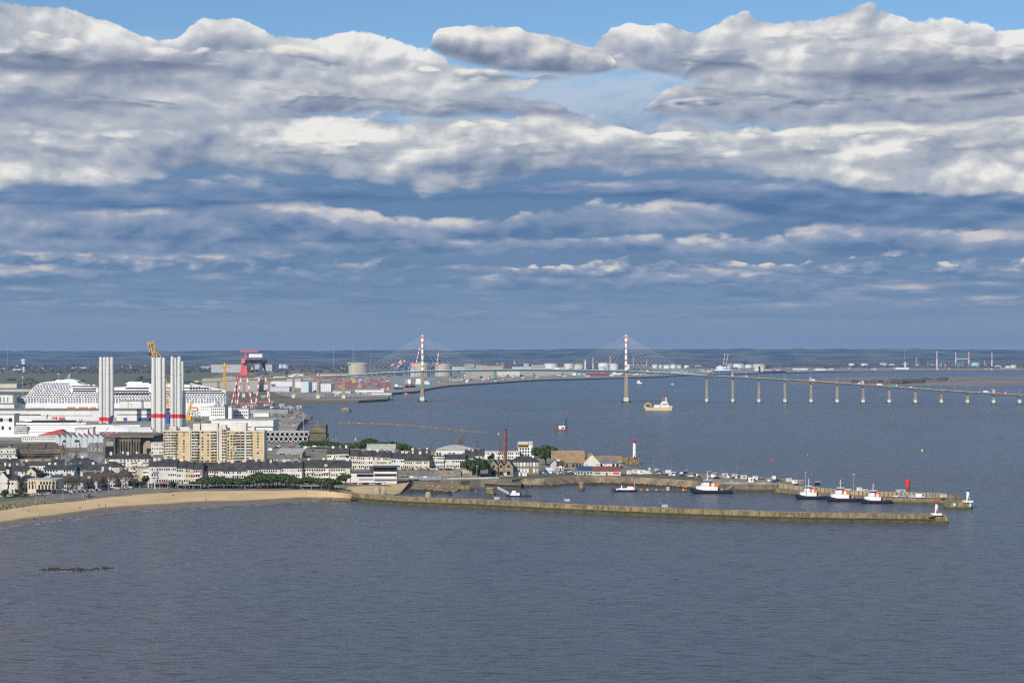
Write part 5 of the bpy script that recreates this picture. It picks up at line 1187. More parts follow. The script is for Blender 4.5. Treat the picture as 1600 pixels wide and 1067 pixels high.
# ---- yard cranes ---------------------------------------------------------------------------
def lattice_crane(name, label, cx, py, base, tip, w, r, m='crane_yellow', mast=None, cab=True, hook=None):
    L = LS(cx, py); t = thing(name, label, 'crane', L.loc())
    b = MB(); b.lattice((L.X(base[0]), 0, L.Z(base[1])), (L.X(tip[0]), 0, L.Z(tip[1])), w, r); b.build('jib', m, t)
    q = MB(); q.box(-4, 6, -4, 4, 0, 5); q.build('body', m, t)
    if mast: q = MB(); q.tube((L.X(tip[0]), 0, L.Z(tip[1])), (L.X(mast[0]), 4, L.Z(mast[1])), r*1.2, n=4); q.tube((L.X(mast[0]), 4, L.Z(mast[1])), (5, 4, 3), r*1.2, n=4); q.build('back_stay', m, t)
    if hook: q = MB(); q.tube((L.X(hook[0]), 0, L.Z(hook[1])), (L.X(hook[0]), 0, L.Z(hook[2])), .35, n=4); q.box(L.X(hook[0])-1.6, L.X(hook[0])+1.6, -1.5, 1.5, L.Z(hook[2])-4, L.Z(hook[2])); q.box(L.X(hook[0])-1.3, L.X(hook[0])+1.3, -1.5, 1.5, L.Z(543), L.Z(541)); q.build('hook_block', 'black', t)
lattice_crane('crawler_crane', 'giant yellow crawler crane whose jib tip rises above the middle tower cluster', 266, 655, (266, 652), (234.5, 533), 5.4, .6, mast=(250, 556), hook=(234, 535, 551))
L = LS(234, 648)
lattice_crane('mobile_crane', 'small yellow mobile crane leaning up beside the right tower cluster', 292, 656, (292, 652), (300, 627), 2.4, .35)
lattice_crane('tower_crane', 'thin orange lattice mast just left of the left tower cluster', 155.5, 655, (155.5, 652), (155, 568.5), 1.7, .28, m='boom_orange')
L = LS(351, 632); t = thing('tower_crane', 'tan tower crane with short jib left of the red and white gantry', 'crane', L.loc())
b = MB(); b.lattice((0,0,0), (0,0,L.Z(573)), 3.2, .5); b.build('mast', 'crane_yellow', t); b = MB(); b.lattice((L.X(345),0,L.Z(573)), (L.X(361),0,L.Z(573)), 2, .3); b.tube((L.X(351),0,L.Z(567)), (L.X(361),0,L.Z(573)), .3, n=4); b.box(L.X(350),L.X(352.4),-2,2,L.Z(573.5),L.Z(567)); b.build('jib', 'crane_yellow', t)
L = LS(354, 664); t = thing('bow_column', 'tall dark grey steel column standing before the ship bow', 'mast', L.loc())
b = MB(); b.box(L.X(352), L.X(356), -2, 2, 0, L.Z(633)); b.build('column', 'dark_steel', t); b = MB(); b.lattice((0,0,L.Z(633)), (L.X(354.5),0,L.Z(613)), 4, .35); b.build('lattice_top', 'grey_steel', t)
# ---- the red and white gantry -------------------------------------------------------------
def banded(b1, b2, a, c, w0, w1, n):
    "square leg in alternating bands from a to c, into two builders"
    a = Vector(a); c = Vector(c); b1.tube(a, c, w0, w1, 4)
    for i in range(1, n, 2):
        p = a.lerp(c, i/n); q = a.lerp(c, (i+1)/n); b2.tube(p, q, w0+(w1-w0)*i/n+.08, w0+(w1-w0)*(i+1)/n+.08, 4)
L = LS(388, 636.5); t = thing('gantry_crane', 'giant red and white shipyard gantry crane with a white machine house on top', 'crane', L.loc())
D = 95
def frame(yo, dx, up, legl, legr, topx, dark):
    for (bx, tx) in ((legl, topx-4.2), (legr, topx+4.0)):
        r_ = MB(); w_ = MB(); banded(r_, w_, (L.X(bx), yo, 1), (L.X(tx), yo, L.Z(586)), 1.35, 1.7, 9)
        q = r_.build('leg', 'gantry_red', t); w_.build('leg_band', 'white_paint', q)
    u = MB(); u.xz([(L.X(topx-6), L.Z(586)), (L.X(topx+6), L.Z(586)), (L.X(topx+4), L.Z(569)), (L.X(topx+4), L.Z(560)), (L.X(topx-4), L.Z(560)), (L.X(topx-4), L.Z(569))], yo-3.5, yo+3.5); u.build('upper_frame', up, t)
    f = MB()
    for bx in (legl, legr): f.box(L.X(bx)-4, L.X(bx)+4, yo-6, yo+6, 0, 2.4)
    f.tube((L.X(legl), yo, 7), (L.X(legr), yo, 7), 1.1, n=4); f.build('bogie', 'gantry_red', t)
frame(0, 0, 'gantry_red', 370, 394.5, 381.5, False)
frame(D, 0, mat('steel_blue', (.06, .10, .20), .5, .1, .2), 386.5, 410, 397.5, True)
g = MB()
def beam(mb, a, c, hw, z0, z1):
    a = Vector(a); c = Vector(c); d = (c-a).normalized(); n_ = Vector((-d.y, d.x))*hw
    mb.add([(a.x-n_.x,a.y-n_.y,z0),(c.x-n_.x,c.y-n_.y,z0),(c.x+n_.x,c.y+n_.y,z0),(a.x+n_.x,a.y+n_.y,z0),(a.x-n_.x,a.y-n_.y,z1),(c.x-n_.x,c.y-n_.y,z1),(c.x+n_.x,c.y+n_.y,z1),(a.x+n_.x,a.y+n_.y,z1)],
           [(0,3,2,1),(4,5,6,7),(0,1,5,4),(1,2,6,5),(2,3,7,6),(3,0,4,7)])
beam(g, (L.X(381), -8), (L.X(401), D+12), 3.0, L.Z(567.5), L.Z(562.5)); g.build('main_girder', mat('girder_brown', (.42, .22, .19), .6, .2, .1), t)
g = MB(); g.box(L.X(386), L.X(407), 20, 34, L.Z(558.5), L.Z(553)); g.build('machine_house', 'white_paint', t)
g = MB(); g.box(L.X(388), L.X(405), 22, 32, L.Z(562), L.Z(559)); g.build('trolley', mat('trolley_brown', (.40, .30, .27), .6, .2, .1), t)
g = MB(); g.box(L.X(382.5), L.X(384.5), 0, 2, L.Z(560), L.Z(550)); g.box(L.X(375.5), L.X(404), -1, 2, L.Z(550), L.Z(548)); g.build('service_jib', 'gantry_red', t)
for px in (388.5, 405.5):
    q = MB(); q.tube((L.X(px), 40, L.Z(563)), (L.X(px), 40, L.Z(575)), .2, n=4); q.xz([(L.X(px-1.8), L.Z(578)), (L.X(px+1.8), L.Z(578)), (L.X(px+.6), L.Z(573.5)), (L.X(px-.6), L.Z(573.5))], 38, 42); q.build('hook_block', 'yellow', t)
L = LS(367, 634); t = thing('jib_crane', 'slender red and white lattice crane just left of the giant gantry', 'crane', L.loc())
for px_, yo in ((361, 0), (366, 12)): r_ = MB(); w_ = MB(); banded(r_, w_, (L.X(px_), yo, 0), (L.X(371), 0, L.Z(592)), 1.2, 1.2, 9); q = r_.build('leg', 'gantry_red', t); w_.build('leg_band', 'white_paint', q)
b = MB(); b.lattice((L.X(371),0,L.Z(592)), (L.X(373),0,L.Z(586)), 3, .4); b.box(L.X(369.5),L.X(373.5),-3,3,L.Z(594),L.Z(589)); b.build('head', 'gantry_red', t)
# ---- wind turbine tower sections ----------------------------------------------------------------
def towers():
    P = []
    for (px, py, top, w, rb, where) in ((158, 661, 558, 6.6, 654.3, 'left edge of the left cluster'), (163.8, 660, 558, 6.6, 654, 'behind in the left cluster'), (169, 661.2, 558, 7.0, 654.6, 'centre of the left cluster'), (175, 660.5, 558, 6.6, 654.2, 'right edge of the left cluster'),
                                   (240, 678, 559, 7.2, 649, 'left edge of the middle cluster'), (246, 674, 559, 6.4, 649, 'behind in the middle cluster'), (250, 678, 559, 7.4, 649, 'front centre of the middle cluster'), (256, 676, 559, 6.8, 649, 'right edge of the middle cluster'),
                                   (269.5, 668, 557, 6.4, 649.5, 'left edge of the right cluster'), (274.5, 666, 559, 5.4, 649.5, 'behind in the right cluster'), (280.3, 668.5, 557, 6.8, 649.5, 'front of the right cluster'), (285.2, 664, 565, 5.0, 649.5, 'thin one behind the right cluster'), (287.3, 667, 610, 5.6, 649.5, 'shortest, right end of right cluster')):
        L = LS(px, py); t = thing('tower_section', 'pale grey wind turbine tower section with a red band, %s' % where, 'tower section', L.loc(), 0, 'standing wind turbine tower sections')
        r0 = w*L.s/2; H = L.Z(top); zb = L.Z(rb)
        b = MB(); b.lathe(0, 0, [(r0, 0), (r0, H*.55), (r0*.86, H-.6), (r0*.80, H)], 28); b.build('shell', 'tower_grey', t, smooth=False)
        q = MB(); q.lathe(0, 0, [(r0+.06, zb-3.6*L.s), (r0+.06, zb+2.6*L.s)], 28, False); q.build('band', mat('red_band', (.70, .03, .03), .5, .05, .2), t)
        q = MB(); 
        for f in (.22, .48, .74): q.lathe(0, 0, [(r0+.05, H*f), (r0+.05, H*f+.35)], 28, False)
        q.build('flange', 'pale_steel', t)
towers()
# ---- halls --------------------------------------------------------------------------------------
def hall(label, px0, px1, py, top, d=30, wall='white_hall', roof='roof_grey', name='shipyard_hall', parts=(), rh=1.0, h0=GH):
    L = LS((px0+px1)/2, py, h0); t = thing(name, label, 'hall', L.loc()); w = (px1-px0)*L.s; H = L.Z(top)
    b = MB(); b.box(-w/2, w/2, 0, d, 0, H); b.build('wall', wall, t)
    r = MB(); r.box(-w/2-.6, w/2+.6, -.5, d+.5, H, H+rh); r.build('roof', roof, t)
    for (n, a, c, y0, y1, m) in parts: unit(n, 'box', m, t, (L.X((a+c)/2), -.15, L.Z(y0)), ((c-a)*L.s, .5, (y0-y1)*L.s))
    return t
hall('white hall with three dark vertical slots at the upper left edge', -10, 20.5, 651, 617, 30, parts=[('window_slot', a, a+1.2, 628, 620, 'dark_steel') for a in (0, 5.5, 11.5)]+[('side_panel', 19.6, 20.4, 650, 617.5, 'light_grey')])
hall('white lower hall with a dark blue door, in front of the ship stern', -10, 31, 652.5, 631.5, 24, parts=[('door', 22.2, 31, 643, 631.8, mat('door_blue', (.07, .09, .16), .5, .1, .2).name)])
hall('white wide box hall between the left and middle tower clusters', 187, 236, 652, 626.5, 26, parts=[('panel_joint', 199.5, 200.5, 644, 627, 'light_grey'), ('roller_door', 215, 236, 645, 641, 'light_grey')])
hall('very long low white hall with a grey roof running behind the white yacht decks', -20, 256, 657.5, 641.5, 40, parts=[('window_strip', 24, 64, 649, 647, 'curtain_glass'), ('window_strip', 66, 143, 649.5, 648.2, 'light_grey'), ('window_strip', 182, 236, 648.5, 646.8, 'grey_wall')]+[('blue_door', a, b, 657, 652.5, 'blue_paint') for a, b in ((193, 198.5), (216.5, 229), (233, 236))]+[('blue_door', 258-20, 262-20, 657, 645, 'white_hall')], rh=2.0)
hall('tall blue yard door frame between the tower clusters', 259, 264.5, 662, 645, 6, wall='blue_paint', roof='blue_paint', name='blue_door_frame', rh=.4)
hall('white flat-roofed office with four square dark windows at the left edge', -14, 22, 681, 648, 20, roof='roof_pale', parts=[('window', 0, 4.5, 658.6, 653, 'glass'), ('window', 13.5, 19, 658.6, 653, 'glass'), ('window', 2.5, 6, 671, 665.5, 'glass'), ('window', 14, 17, 671, 667, 'glass'), ('panel', 6, 12, 657, 653.5, 'light_grey')])
hall('white accommodation block with small square windows right of the ship bow', 357, 388, 656, 639, 16, wall='white_paint', roof='roof_pale', name='site_building', parts=[('window', 359+k*3.2, 360.6+k*3.2, 644.5+r_*5, 642.5+r_*5, 'glass') for k in range(9) for r_ in range(2)])
hall('white hall block below the ship bow', 327, 362, 657, 636, 16, wall='white_paint', roof='roof_pale', name='site_building', parts=[('window', 330+k*3.0, 331.4+k*3.0, 640+r_*4.5, 638.4+r_*4.5, 'glass') for k in range(9) for r_ in range(3)])
hall('long low dark shed roof below the gantry crane', 376, 450, 646, 639, 14, wall='grey_wall', roof='slate', name='quay_shed', rh=.8)
hall('white box containers stacked near the gantry', 396, 420, 651, 645, 10, wall='white_paint', roof='pale_steel', name='site_cabin')
# small yard clutter: parked cars and stacks on the point
for i in range(90):
    px = R.uniform(385, 474); py = 643+R.uniform(0, 24); 
    if px > 462 and py > 655: continue
    if 384 < px < 428 and py > 650: continue
    car(R.choice((0, 5, 0, 1, 2, 4, 3)), px, py, 'in the big car park on the shipyard point', 'cars in the shipyard car park', R.choice((0, .2, 1.5)), sc_=1.0)
for i in range(36):
    px = R.uniform(300, 470); py = R.uniform(634, 640.5) if px > 360 else R.uniform(652, 664); L = LS(px, py); w = R.uniform(3, 9); hh = R.uniform(2, 5)
    o = thing('site_container', 'small steel site cabin among the yard clutter below the ship and gantry', 'container', L.loc(), R.uniform(-.3, .3), 'site cabins in the shipyard')
    mm = R.choice(('white_paint', 'grey_steel', 'light_grey', 'blue_paint', 'roof_brown', 'dark_steel', 'hull_red', 'pale_cream'))
    q = MB(); q.box(-w/2, w/2, 0, 3, 0, hh); q.build('body', mm, o); q = MB(); q.box(-w*.1, w*.15, -.08, .1, .2, hh*.75); q.build('door', 'dark_steel', o)
# ---- second ship, white decks under construction in the building dock ---------------------------
L = LS(118, 682.5); t = thing('unfinished_ship', 'long white ship with stepped decks under construction in the dock, before the long hall', 'ship', L.loc())
b = MB(); b.xz(L.P([(-14, 682.5), (0, 681), (16, 679), (60, 678), (236, 679), (236, 682.5)]), -4, 26); b.build('hull', 'ship_white', t)
for (x0, x1, y0, y1, d) in ((18, 236, 678.5, 675.2, 3), (24, 235, 674.5, 671.5, 4), (30, 232, 671, 668.3, 5), (34, 215, 667.8, 664.6, 6), (20, 130, 664.0, 661.0, 7), (33, 118, 658.6, 655.6, 9)):
    b = MB(); s = L.s; X0 = L.X(x0); X1 = L.X(x1); b.prism([(X0, 20), (X0, 5+d), (X0+6, d), (X1-25, d), (X1, d+7), (X1, 20)], L.Z(y0), L.Z(y1)); b.build('deck', 'ship_white', t)
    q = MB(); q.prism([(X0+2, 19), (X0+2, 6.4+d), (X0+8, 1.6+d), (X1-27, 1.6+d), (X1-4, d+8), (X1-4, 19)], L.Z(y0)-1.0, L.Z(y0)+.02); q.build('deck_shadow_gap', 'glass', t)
b = MB(); b.box(L.X(46), L.X(116), 8.8, 9.4, L.Z(658.4), L.Z(656.8)); b.build('bridge_window', 'glass', t)
for k in range(6): b = MB(); b.box(L.X(14+k*1.6), L.X(42), 1.0, 14, L.Z(682-k*3), L.Z(680.8-k*3)); b.build('stern_terrace', 'ship_white', t)
b = MB(); b.xz(L.P([(166, 662), (171, 649.5), (175, 650), (173, 656), (176, 662)]), 8, 12); b.build('funnel', mat('funnel_navy', (.03,.03,.07), .5, .1, .3), t)
b = MB(); b.lattice((L.X(176), 6, L.Z(664)), (L.X(178), 6, L.Z(652)), 2, .3); b.build('scaffold_tower', 'scaffold', t)
for (a, c) in ((77, 84), (88, 96)): b = MB(); b.box(L.X(a), L.X(c), 9.5, 14, L.Z(655.6), L.Z(652)); b.build('deck_cargo', mat('salmon', (.65,.14,.09), .6, .1, .2), t)
b = MB(); b.tube((L.X(69), 10, L.Z(655)), (L.X(71), 10, L.Z(648)), .6, n=5); b.tube((L.X(122), 8, L.Z(662)), (L.X(126), 8, L.Z(655)), .5, n=5); b.build('mast', 'dark_steel', t)
for (a, b0, c, d_) in ((160, 680, 171, 668), (174, 680, 177, 674), (203, 677, 205, 672)): b = MB(); b.tube((L.X(a), -4.5, L.Z(b0)), (L.X(c), -4.5, L.Z(d_)), .4, n=4); b.build('gangway', 'grey_steel', t)
# ---- small front halls of the yard -----------------------------------------------------------------
L = LS(83, 687); t = thing('red_gable_hall', 'grey shed with a wide flat red triangular gable', 'hall', L.loc())
b = MB(); b.box(L.X(60), L.X(117), 0, 20, 0, L.Z(679)); b.build('wall', 'light_grey', t); b = MB(); b.xz(L.P([(60.5, 679.2), (78, 674.5), (93, 671), (106, 679.2)]), -.4, 16); b.build('gable', 'red', t)
b = MB(); b.box(L.X(78), L.X(117), -.5, 19, L.Z(679.1), L.Z(677)); b.build('side_roof', 'roof_grey', t)
hall('white square shed right of the red gable', 117.5, 137.5, 687, 670.5, 14, roof='roof_pale', name='shipyard_hall', parts=[('corner_stripe', 117.6, 118.3, 686, 671, 'light_grey')])
hall('grey curved-top cabin between two red fins', 139.5, 145.5, 687, 668.5, 10, wall='pale_blue_wall', roof='pale_steel', name='shipyard_kiosk', parts=[('red_fin', 137, 138.3, 680, 672, 'red'), ('red_fin', 146.3, 147.6, 680, 672, 'red')])
hall('low white fence-like row of site offices before the unfinished ship', 34, 88, 690, 683.5, 6, wall='white_paint', roof='roof_pale', name='site_offices', parts=[('window', 36+k*3.2, 37.4+k*3.2, 687.2, 685.6, 'glass') for k in range(16)])
L = LS(196, 686); t = thing('striped_roof_shed', 'low shed with white roof striped in red behind the brown bunker', 'shed', L.loc())
b = MB(); b.box(L.X(147), L.X(248), 0, 26, 0, L.Z(682)); b.build('wall', 'light_grey', t)
b = MB(); b.yz([(-1, L.Z(682)), (27, L.Z(678)), (27, L.Z(677)), (-1, L.Z(681))], L.X(147), L.X(248)); b.build('roof', 'roof_pale', t)
for k in range(11): a = 150+k*8.5; b = MB(); b.add([(L.X(a), 1, L.Z(681)+.35), (L.X(a+3.6), 1, L.Z(681)+.35), (L.X(a+6), 24, L.Z(677.4)+.35), (L.X(a+2.5), 24, L.Z(677.4)+.35)], [(0,1,2,3)]); b.build('roof_stripe', 'red', t)
for k in range(4):
    L = LS(221+k*4.6, 676); b = MB(); r = 2.3*L.s
    for i in range(8):
        a0 = math.pi*i/8; a1 = math.pi*(i+1)/8; b.tube((r*math.cos(a0), 0, r*1.9*math.sin(a0)), (r*math.cos(a1), 0, r*1.9*math.sin(a1)), .35, n=4)
    b.tube((-r, 0, 0), (-r, 12, 0), .3, n=4); b.tube((0, 0, r*1.9), (0, 14, r*1.9), .3, n=4)
    tag(b.build('arch_frame', 'pale_steel', None, L.loc()), 'white steel arch frame in the row of four before the middle tower cluster', 'frame', 'steel arch frames')
# floodlight masts of the yard
for px, py, top in ((92, 640, 585), (35.5, 636, 590), (205, 655, 632), (398, 660, 630), (425, 650, 628)):
    L = LS(px, py); t = thing('floodlight_mast', 'thin pale floodlight mast rising over the shipyard', 'mast', L.loc(), 0, 'shipyard floodlight masts'); b = MB(); b.tube((0,0,0), (0,0,L.Z(top)), .35, .2, 5); b.build('pole', 'pale_steel', t); b = MB(); b.box(-2,2,-.5,.5,L.Z(top),L.Z(top)+1.2); b.build('lamp_head', 'pale_steel', t)
# ---- left background behind the ship: sheds on the green plain ----------------------------------------
hall('long low pale hangar left of the ship stern', -20, 26, 606, 600, 60, wall='pale_cream', roof='roof_pale', name='hangar', h0=4)
hall('low grey workshop range left of the cruise ship', -20, 60, 612, 608, 40, wall='light_grey', roof='roof_grey', name='hangar', h0=4)
hall('big beige hangar behind the bridge approach', 316, 404, 612, 592, 90, wall=mat('hangar_beige', (.40, .37, .33), .7, .1, .02).name, roof='roof_pale', name='hangar', h0=4)
L = LS(356, 606, 4); t = thing('domed_hall', 'wide pale domed hall beyond the beige hangar', 'hall', L.loc()); b = MB(); b.lathe(0, 40, [(16*L.s, 0), (16*L.s, L.Z(594)), (13*L.s, L.Z(590.5)), (7*L.s, L.Z(588.6)), (.5, L.Z(588))], 24); b.build('dome', 'roof_pale', t); b = MB(); b.lathe(0, 40, [(16.2*L.s, L.Z(597)), (16.2*L.s, L.Z(596))], 24); b.build('ring', 'grey_steel', t)
hall('long aircraft factory hall with pale roof left of the gantry', 330, 380, 582, 570, 200, wall='light_grey', roof='roof_pale', name='hangar', h0=4)
hall('wide low hangar with white roof on the plain beyond', 312, 366, 577, 572.5, 200, wall='tan_wall', roof='white_hall', name='hangar', h0=4)
hall('grey factory hall right of the giant gantry, on the plain', 398, 425, 580, 569.5, 150, wall='light_grey', roof='grey_wall', name='hangar', h0=4)
for px, s_ in ((439, 6), (445.5, 5)):
    L = LS(px, 578, 4); t = thing('silo', 'pale blue grain silo block behind the bridge approach', 'silo', L.loc(), 0, 'pale blue silos'); b = MB(); b.cyl(0, 0, 0, L.Z(569.5), s_*.55*L.s); b.cyl(4*L.s*.6, 3, 0, L.Z(570), s_*.4*L.s); b.build('drum', 'pale_blue_wall', t); b = MB(); b.cyl(0, 0, L.Z(569.5), L.Z(568.7), s_*.3*L.s); b.build('cap', 'pale_steel', t)
# ================================================================== bridge
def lerp_tab(tab, x):
    for i in range(len(tab)-1):
        if tab[i][0] <= x <= tab[i+1][0]:
            f = (x-tab[i][0])/(tab[i+1][0]-tab[i][0]); return tab[i][1]+(tab[i+1][1]-tab[i][1])*f
    return tab[0][1] if x < tab[0][0] else tab[-1][1]
DIST = [(240, 4300), (311, 3900), (381, 3690), (497, 3590), (660, 3515), (978, 3467), (1347, 3398), (1595, 3353), (1760, 3320)]
DECK = [(240, 599), (311, 596.2), (381, 592.8), (460, 589.2), (537, 586.2), (600, 582), (660, 579.5), (740, 577.8), (819, 577.2), (900, 577.8), (978, 579.4), (1040, 582.4), (1104, 586.6), (1225, 592.6), (1347, 600.6), (1470, 609.6), (1600, 617.2), (1760, 625.5)]
def bz(px, dy=0.0):
    Y = lerp_tab(DIST, px); return ((px-800)*Y/FPX, Y, CAM_H-(lerp_tab(DECK, px)+dy-HZ)*Y/FPX)
br = thing('cable_stayed_bridge', 'long cable-stayed road bridge on tall piers crossing the whole estuary', 'bridge', (0, 3500, 0))
def rel(p): return (p[0], p[1]-3500, p[2])
def deckrun(name, a, c, m, th, hw, step=6):
    b = MB(); n = max(2, int((c-a)/step)); V_ = []
    for i in range(n+1):
        p = rel(bz(a+(c-a)*i/n)); V_.append(p)
    for p in V_: b.v += [(p[0], p[1]-hw, p[2]), (p[0], p[1]-hw*.45, p[2]-th), (p[0], p[1]+hw*.45, p[2]-th), (p[0], p[1]+hw, p[2]), (p[0], p[1]+hw, p[2]+.9), (p[0], p[1]+hw-.4, p[2]+.9), (p[0], p[1]+hw-.4, p[2]+.25), (p[0], p[1]-hw+.4, p[2]+.25), (p[0], p[1]-hw+.4, p[2]+.9), (p[0], p[1]-hw, p[2]+.9)]
    for i in range(n):
        for k in range(10): q = i*10; b.f.append((q+k, q+(k+1) % 10, q+10+(k+1) % 10, q+10+k))
    return b.build(name, m, br)
deckrun('steel_deck', 537, 1104, 'bridge_blue', 3.0, 7.5); deckrun('concrete_deck', 240, 537, 'deck_concrete', 3.0, 6.5); deckrun('concrete_deck', 1104, 1760, 'deck_concrete', 2.8, 6.5)
piers = [(341, 4), (381, 4), (419.5, 4), (458.5, 4), (497, 4), (537, 4)]+[(1104+40.75*k, 0) for k in range(16)]
for px, h0 in piers:
    x, y, z = rel(bz(px)); 
    b = MB(); w = 2.4 if px > 600 else 3.0
    b.prism([(x-w, y-2.2), (x+w, y-2.2), (x+w, y+2.2), (x-w, y+2.2)], h0+9, z-2.7) if False else b.add([(x-w*1.0,y-2.2,h0+8),(x+w,y-2.2,h0+8),(x+w,y+2.2,h0+8),(x-w,y+2.2,h0+8),(x-w*.78,y-2,z-2.6),(x+w*.78,y-2,z-2.6),(x+w*.78,y+2,z-2.6),(x-w*.78,y+2,z-2.6)],[(0,3,2,1),(4,5,6,7),(0,1,5,4),(1,2,6,5),(2,3,7,6),(3,0,4,7)])
    pr = b.build('pier', 'bridge_concrete', br)
    f = MB(); f.box(x-w*1.1, x+w*1.1, y-2.8, y+2.8, 1.5 if px > 600 else 3.5, h0+7.5); f.build('white_foot', 'white_wall', pr)
    f = MB(); f.prism([(x-6, y), (x-4.5, y-5), (x+4.5, y-5), (x+6, y), (x+4.5, y+5), (x-4.5, y+5)], -2, 1.6 if px > 600 else 4.6); f.build('caisson', 'weed_band', pr)
    if px > 1100: c = MB(); c.box(x-3.2, x+3.2, y-6, y+6, z-3.6, z-2.7); c.build('pier_head', 'bridge_concrete', pr)
for pi, px in enumerate((660, 978)):
    x, y, z = rel(bz(px)); base_y = 627.3 if px == 660 else 628.3
    H = 131.0
    b = MB()
    for sy in (-1, 1): b.add([(x-3.5,y+sy*7-3.5,8),(x+3.5,y+sy*7-3.5,8),(x+3.5,y+sy*7+3.5,8),(x-3.5,y+sy*7+3.5,8),(x-3,y+sy*7-3,z-3.7),(x+3,y+sy*7-3,z-3.7),(x+3,y+sy*7+3,z-3.7),(x-3,y+sy*7+3,z-3.7)],[(0,3,2,1),(4,5,6,7),(0,1,5,4),(1,2,6,5),(2,3,7,6),(3,0,4,7)])
    pr = b.build('main_pier', 'bridge_concrete', br)
    f = MB(); f.box(x-4.2, x+4.2, y-11.5, y+11.5, 1.5, 9.5); f.build('white_foot', 'white_wall', pr)
    f = MB(); f.prism([(x-10, y), (x-7, y-14), (x+7, y-14), (x+10, y), (x+7, y+14), (x-7, y+14)], -2, 2.0); f.build('caisson', 'weed_band', pr)
    r_ = MB(); w_ = MB(); n = 11
    for sy in (-1, 1):
        a = Vector((x, y+sy*9, z+.3)); c = Vector((x, y+sy*1.5, H-7))
        w_.tube(a, c, 2.5, 2.5, 4)
        for i in range(1, n, 2): r_.tube(a.lerp(c, (i+.2)/n), a.lerp(c, (i+.8)/n), 2.6, 2.6, 4)
    w_.box(x-2.6, x+2.6, y-3.5, y+3.5, H-13, H-7); r_.box(x-3.0, x+3.0, y-3.6, y+3.6, H-7, H-3); w_.box(x-3.0, x+3.0, y-3.6, y+3.6, H-3, H-2)
    q = w_.build('pylon', 'white_paint', br); r_.build('red_band', mat('pylon_red', (.58,.20,.14), .5, .1, .2), q)
    m_ = MB(); m_.box(x-1.6, x+1.6, y-2, y+2, H-2, H-.4); m_.tube((x, y, H), (x, y, H+2.5), .25, n=4); m_.build('mast_head', 'pale_steel', q)
    for side in (-1, 1):
        for k in range(9):
            dxp = 24+k*(80/8.0)
            for sy in (-1, 1):
                e = rel(bz(px+side*dxp)); c = MB(); c.tube((x, y+sy*1.5, H-14+k*1.45), (e[0], e[1]+sy*7, e[2]+.8), .13, n=4); c.build('cable', 'cable', br)
for px in [320+k*20.4 for k in range(11)]+[1084+k*20.4 for k in range(26)]:
    x, y, z = rel(bz(px)); c = MB(); c.tube((x, y+6, z), (x, y+6, z+10), .12, n=4); c.box(x-.9, x+.9, y+5.6, y+6.2, z+9.8, z+10.05); c.build('lamp_post', 'pale_steel', br)
for px in (1144, 1347.5, 1552, 497, 1266):
    x, y, z = rel(bz(px)); c = MB(); c.box(x-1.3, x-1.0, y-5, y+5, z+.2, z+7.5); c.box(x+1.0, x+1.3, y-5, y+5, z+.2, z+7.5); c.box(x-1.6, x+1.6, y-5.4, y-4.6, z+.2, z+6.8 if px > 1300 else z+5); c.build('sign_gantry', 'pale_steel', br)
def lorry_proto(m):
    t = thing('lorry', 'seed', 'lorry', (0,0,-50)); b = MB(); b.box(-5.2, 2.6, -1.2, 1.2, 1.0, 3.9); b.build('cargo_box', m, t); b = MB(); b.xz([(2.8,.6),(5,.6),(5,1.8),(4.7,3.0),(2.8,3.1)], -1.15, 1.15); b.build('cab', 'car_white', t)
    for sx in (-4, -2.8, 3.9): b = MB(); b.tube((sx,-1.15,.5), (sx,1.15,.5), .5, n=8); b.build('wheel', 'black', t)
    return proto(t)
lw, lt_, lr = lorry_proto('car_white'), lorry_proto('teal'), lorry_proto('car_red')
for px, p, lab in ((1374, lw, 'white lorry on the descending right half of the bridge'), (1397, lt_, 'teal lorry following the white one on the bridge'), (1269, lw, 'white lorry on the bridge near the mid-right piers'), (1567, lr, 'red lorry near the right end of the bridge'), (1540, lw, 'white box lorry close to the right end of the bridge'), (455, lw, 'white lorry on the left bridge approach'), (1163, lt_, 'teal lorry just right of the steel span'), (870, lw, 'white lorry on the middle span of the bridge')):
    x, y, z = bz(px); dup(p, (x, y-2.5, z+.26), 0, lab, 'vehicles on the bridge')
for px in (1294, 1305, 1342, 1342.6, 1423, 1499, 1516, 1516.8, 1131, 1185, 1210, 700, 742, 905, 1012, 430, 398):
    x, y, z = bz(px); dup(cars[R.choice((0, 5, 0, 6, 6))][1], (x, y-3, z+.26), 0, 'pale van or car driving on the bridge deck', 'vehicles on the bridge')
for p in (lw, lt_, lr):
    for c, gs in p[1]: bpy.data.objects.remove(c)
    bpy.data.objects.remove(p[0])
# ================================================================== container port
cont_m = [mat('cont_red', (.38,.12,.10), .6, .15, .1), mat('cont_yellow', (.55,.40,.14), .6, .15, .1), mat('cont_blue', (.10,.14,.25), .6, .15, .1), mat('cont_orange', (.52,.25,.13), .6, .15, .1), mat('cont_white', (.66,.66,.65), .6, .1, .1), mat('cont_brown', (.25,.11,.08), .6, .15, .1), mat('cont_purple', (.17,.11,.22), .6, .15, .1)]
cn = ['red', 'yellow', 'blue', 'orange', 'white', 'brown', 'purple']
cmesh = []
for k in range(7):
    b = MB(); b.box(-6.1, 6.1, -1.22, 1.22, 0, 2.55)
    for i in range(9): b.box(-5.8+i*1.4, -5.2+i*1.4, -1.30, -1.22, .15, 2.4)
    me = bpy.data.meshes.new('shipping_container'); me.from_pydata(b.v, [], b.f); me.materials.append(cont_m[k]); cmesh.append(me)
rc = random.Random(5); nct = 0
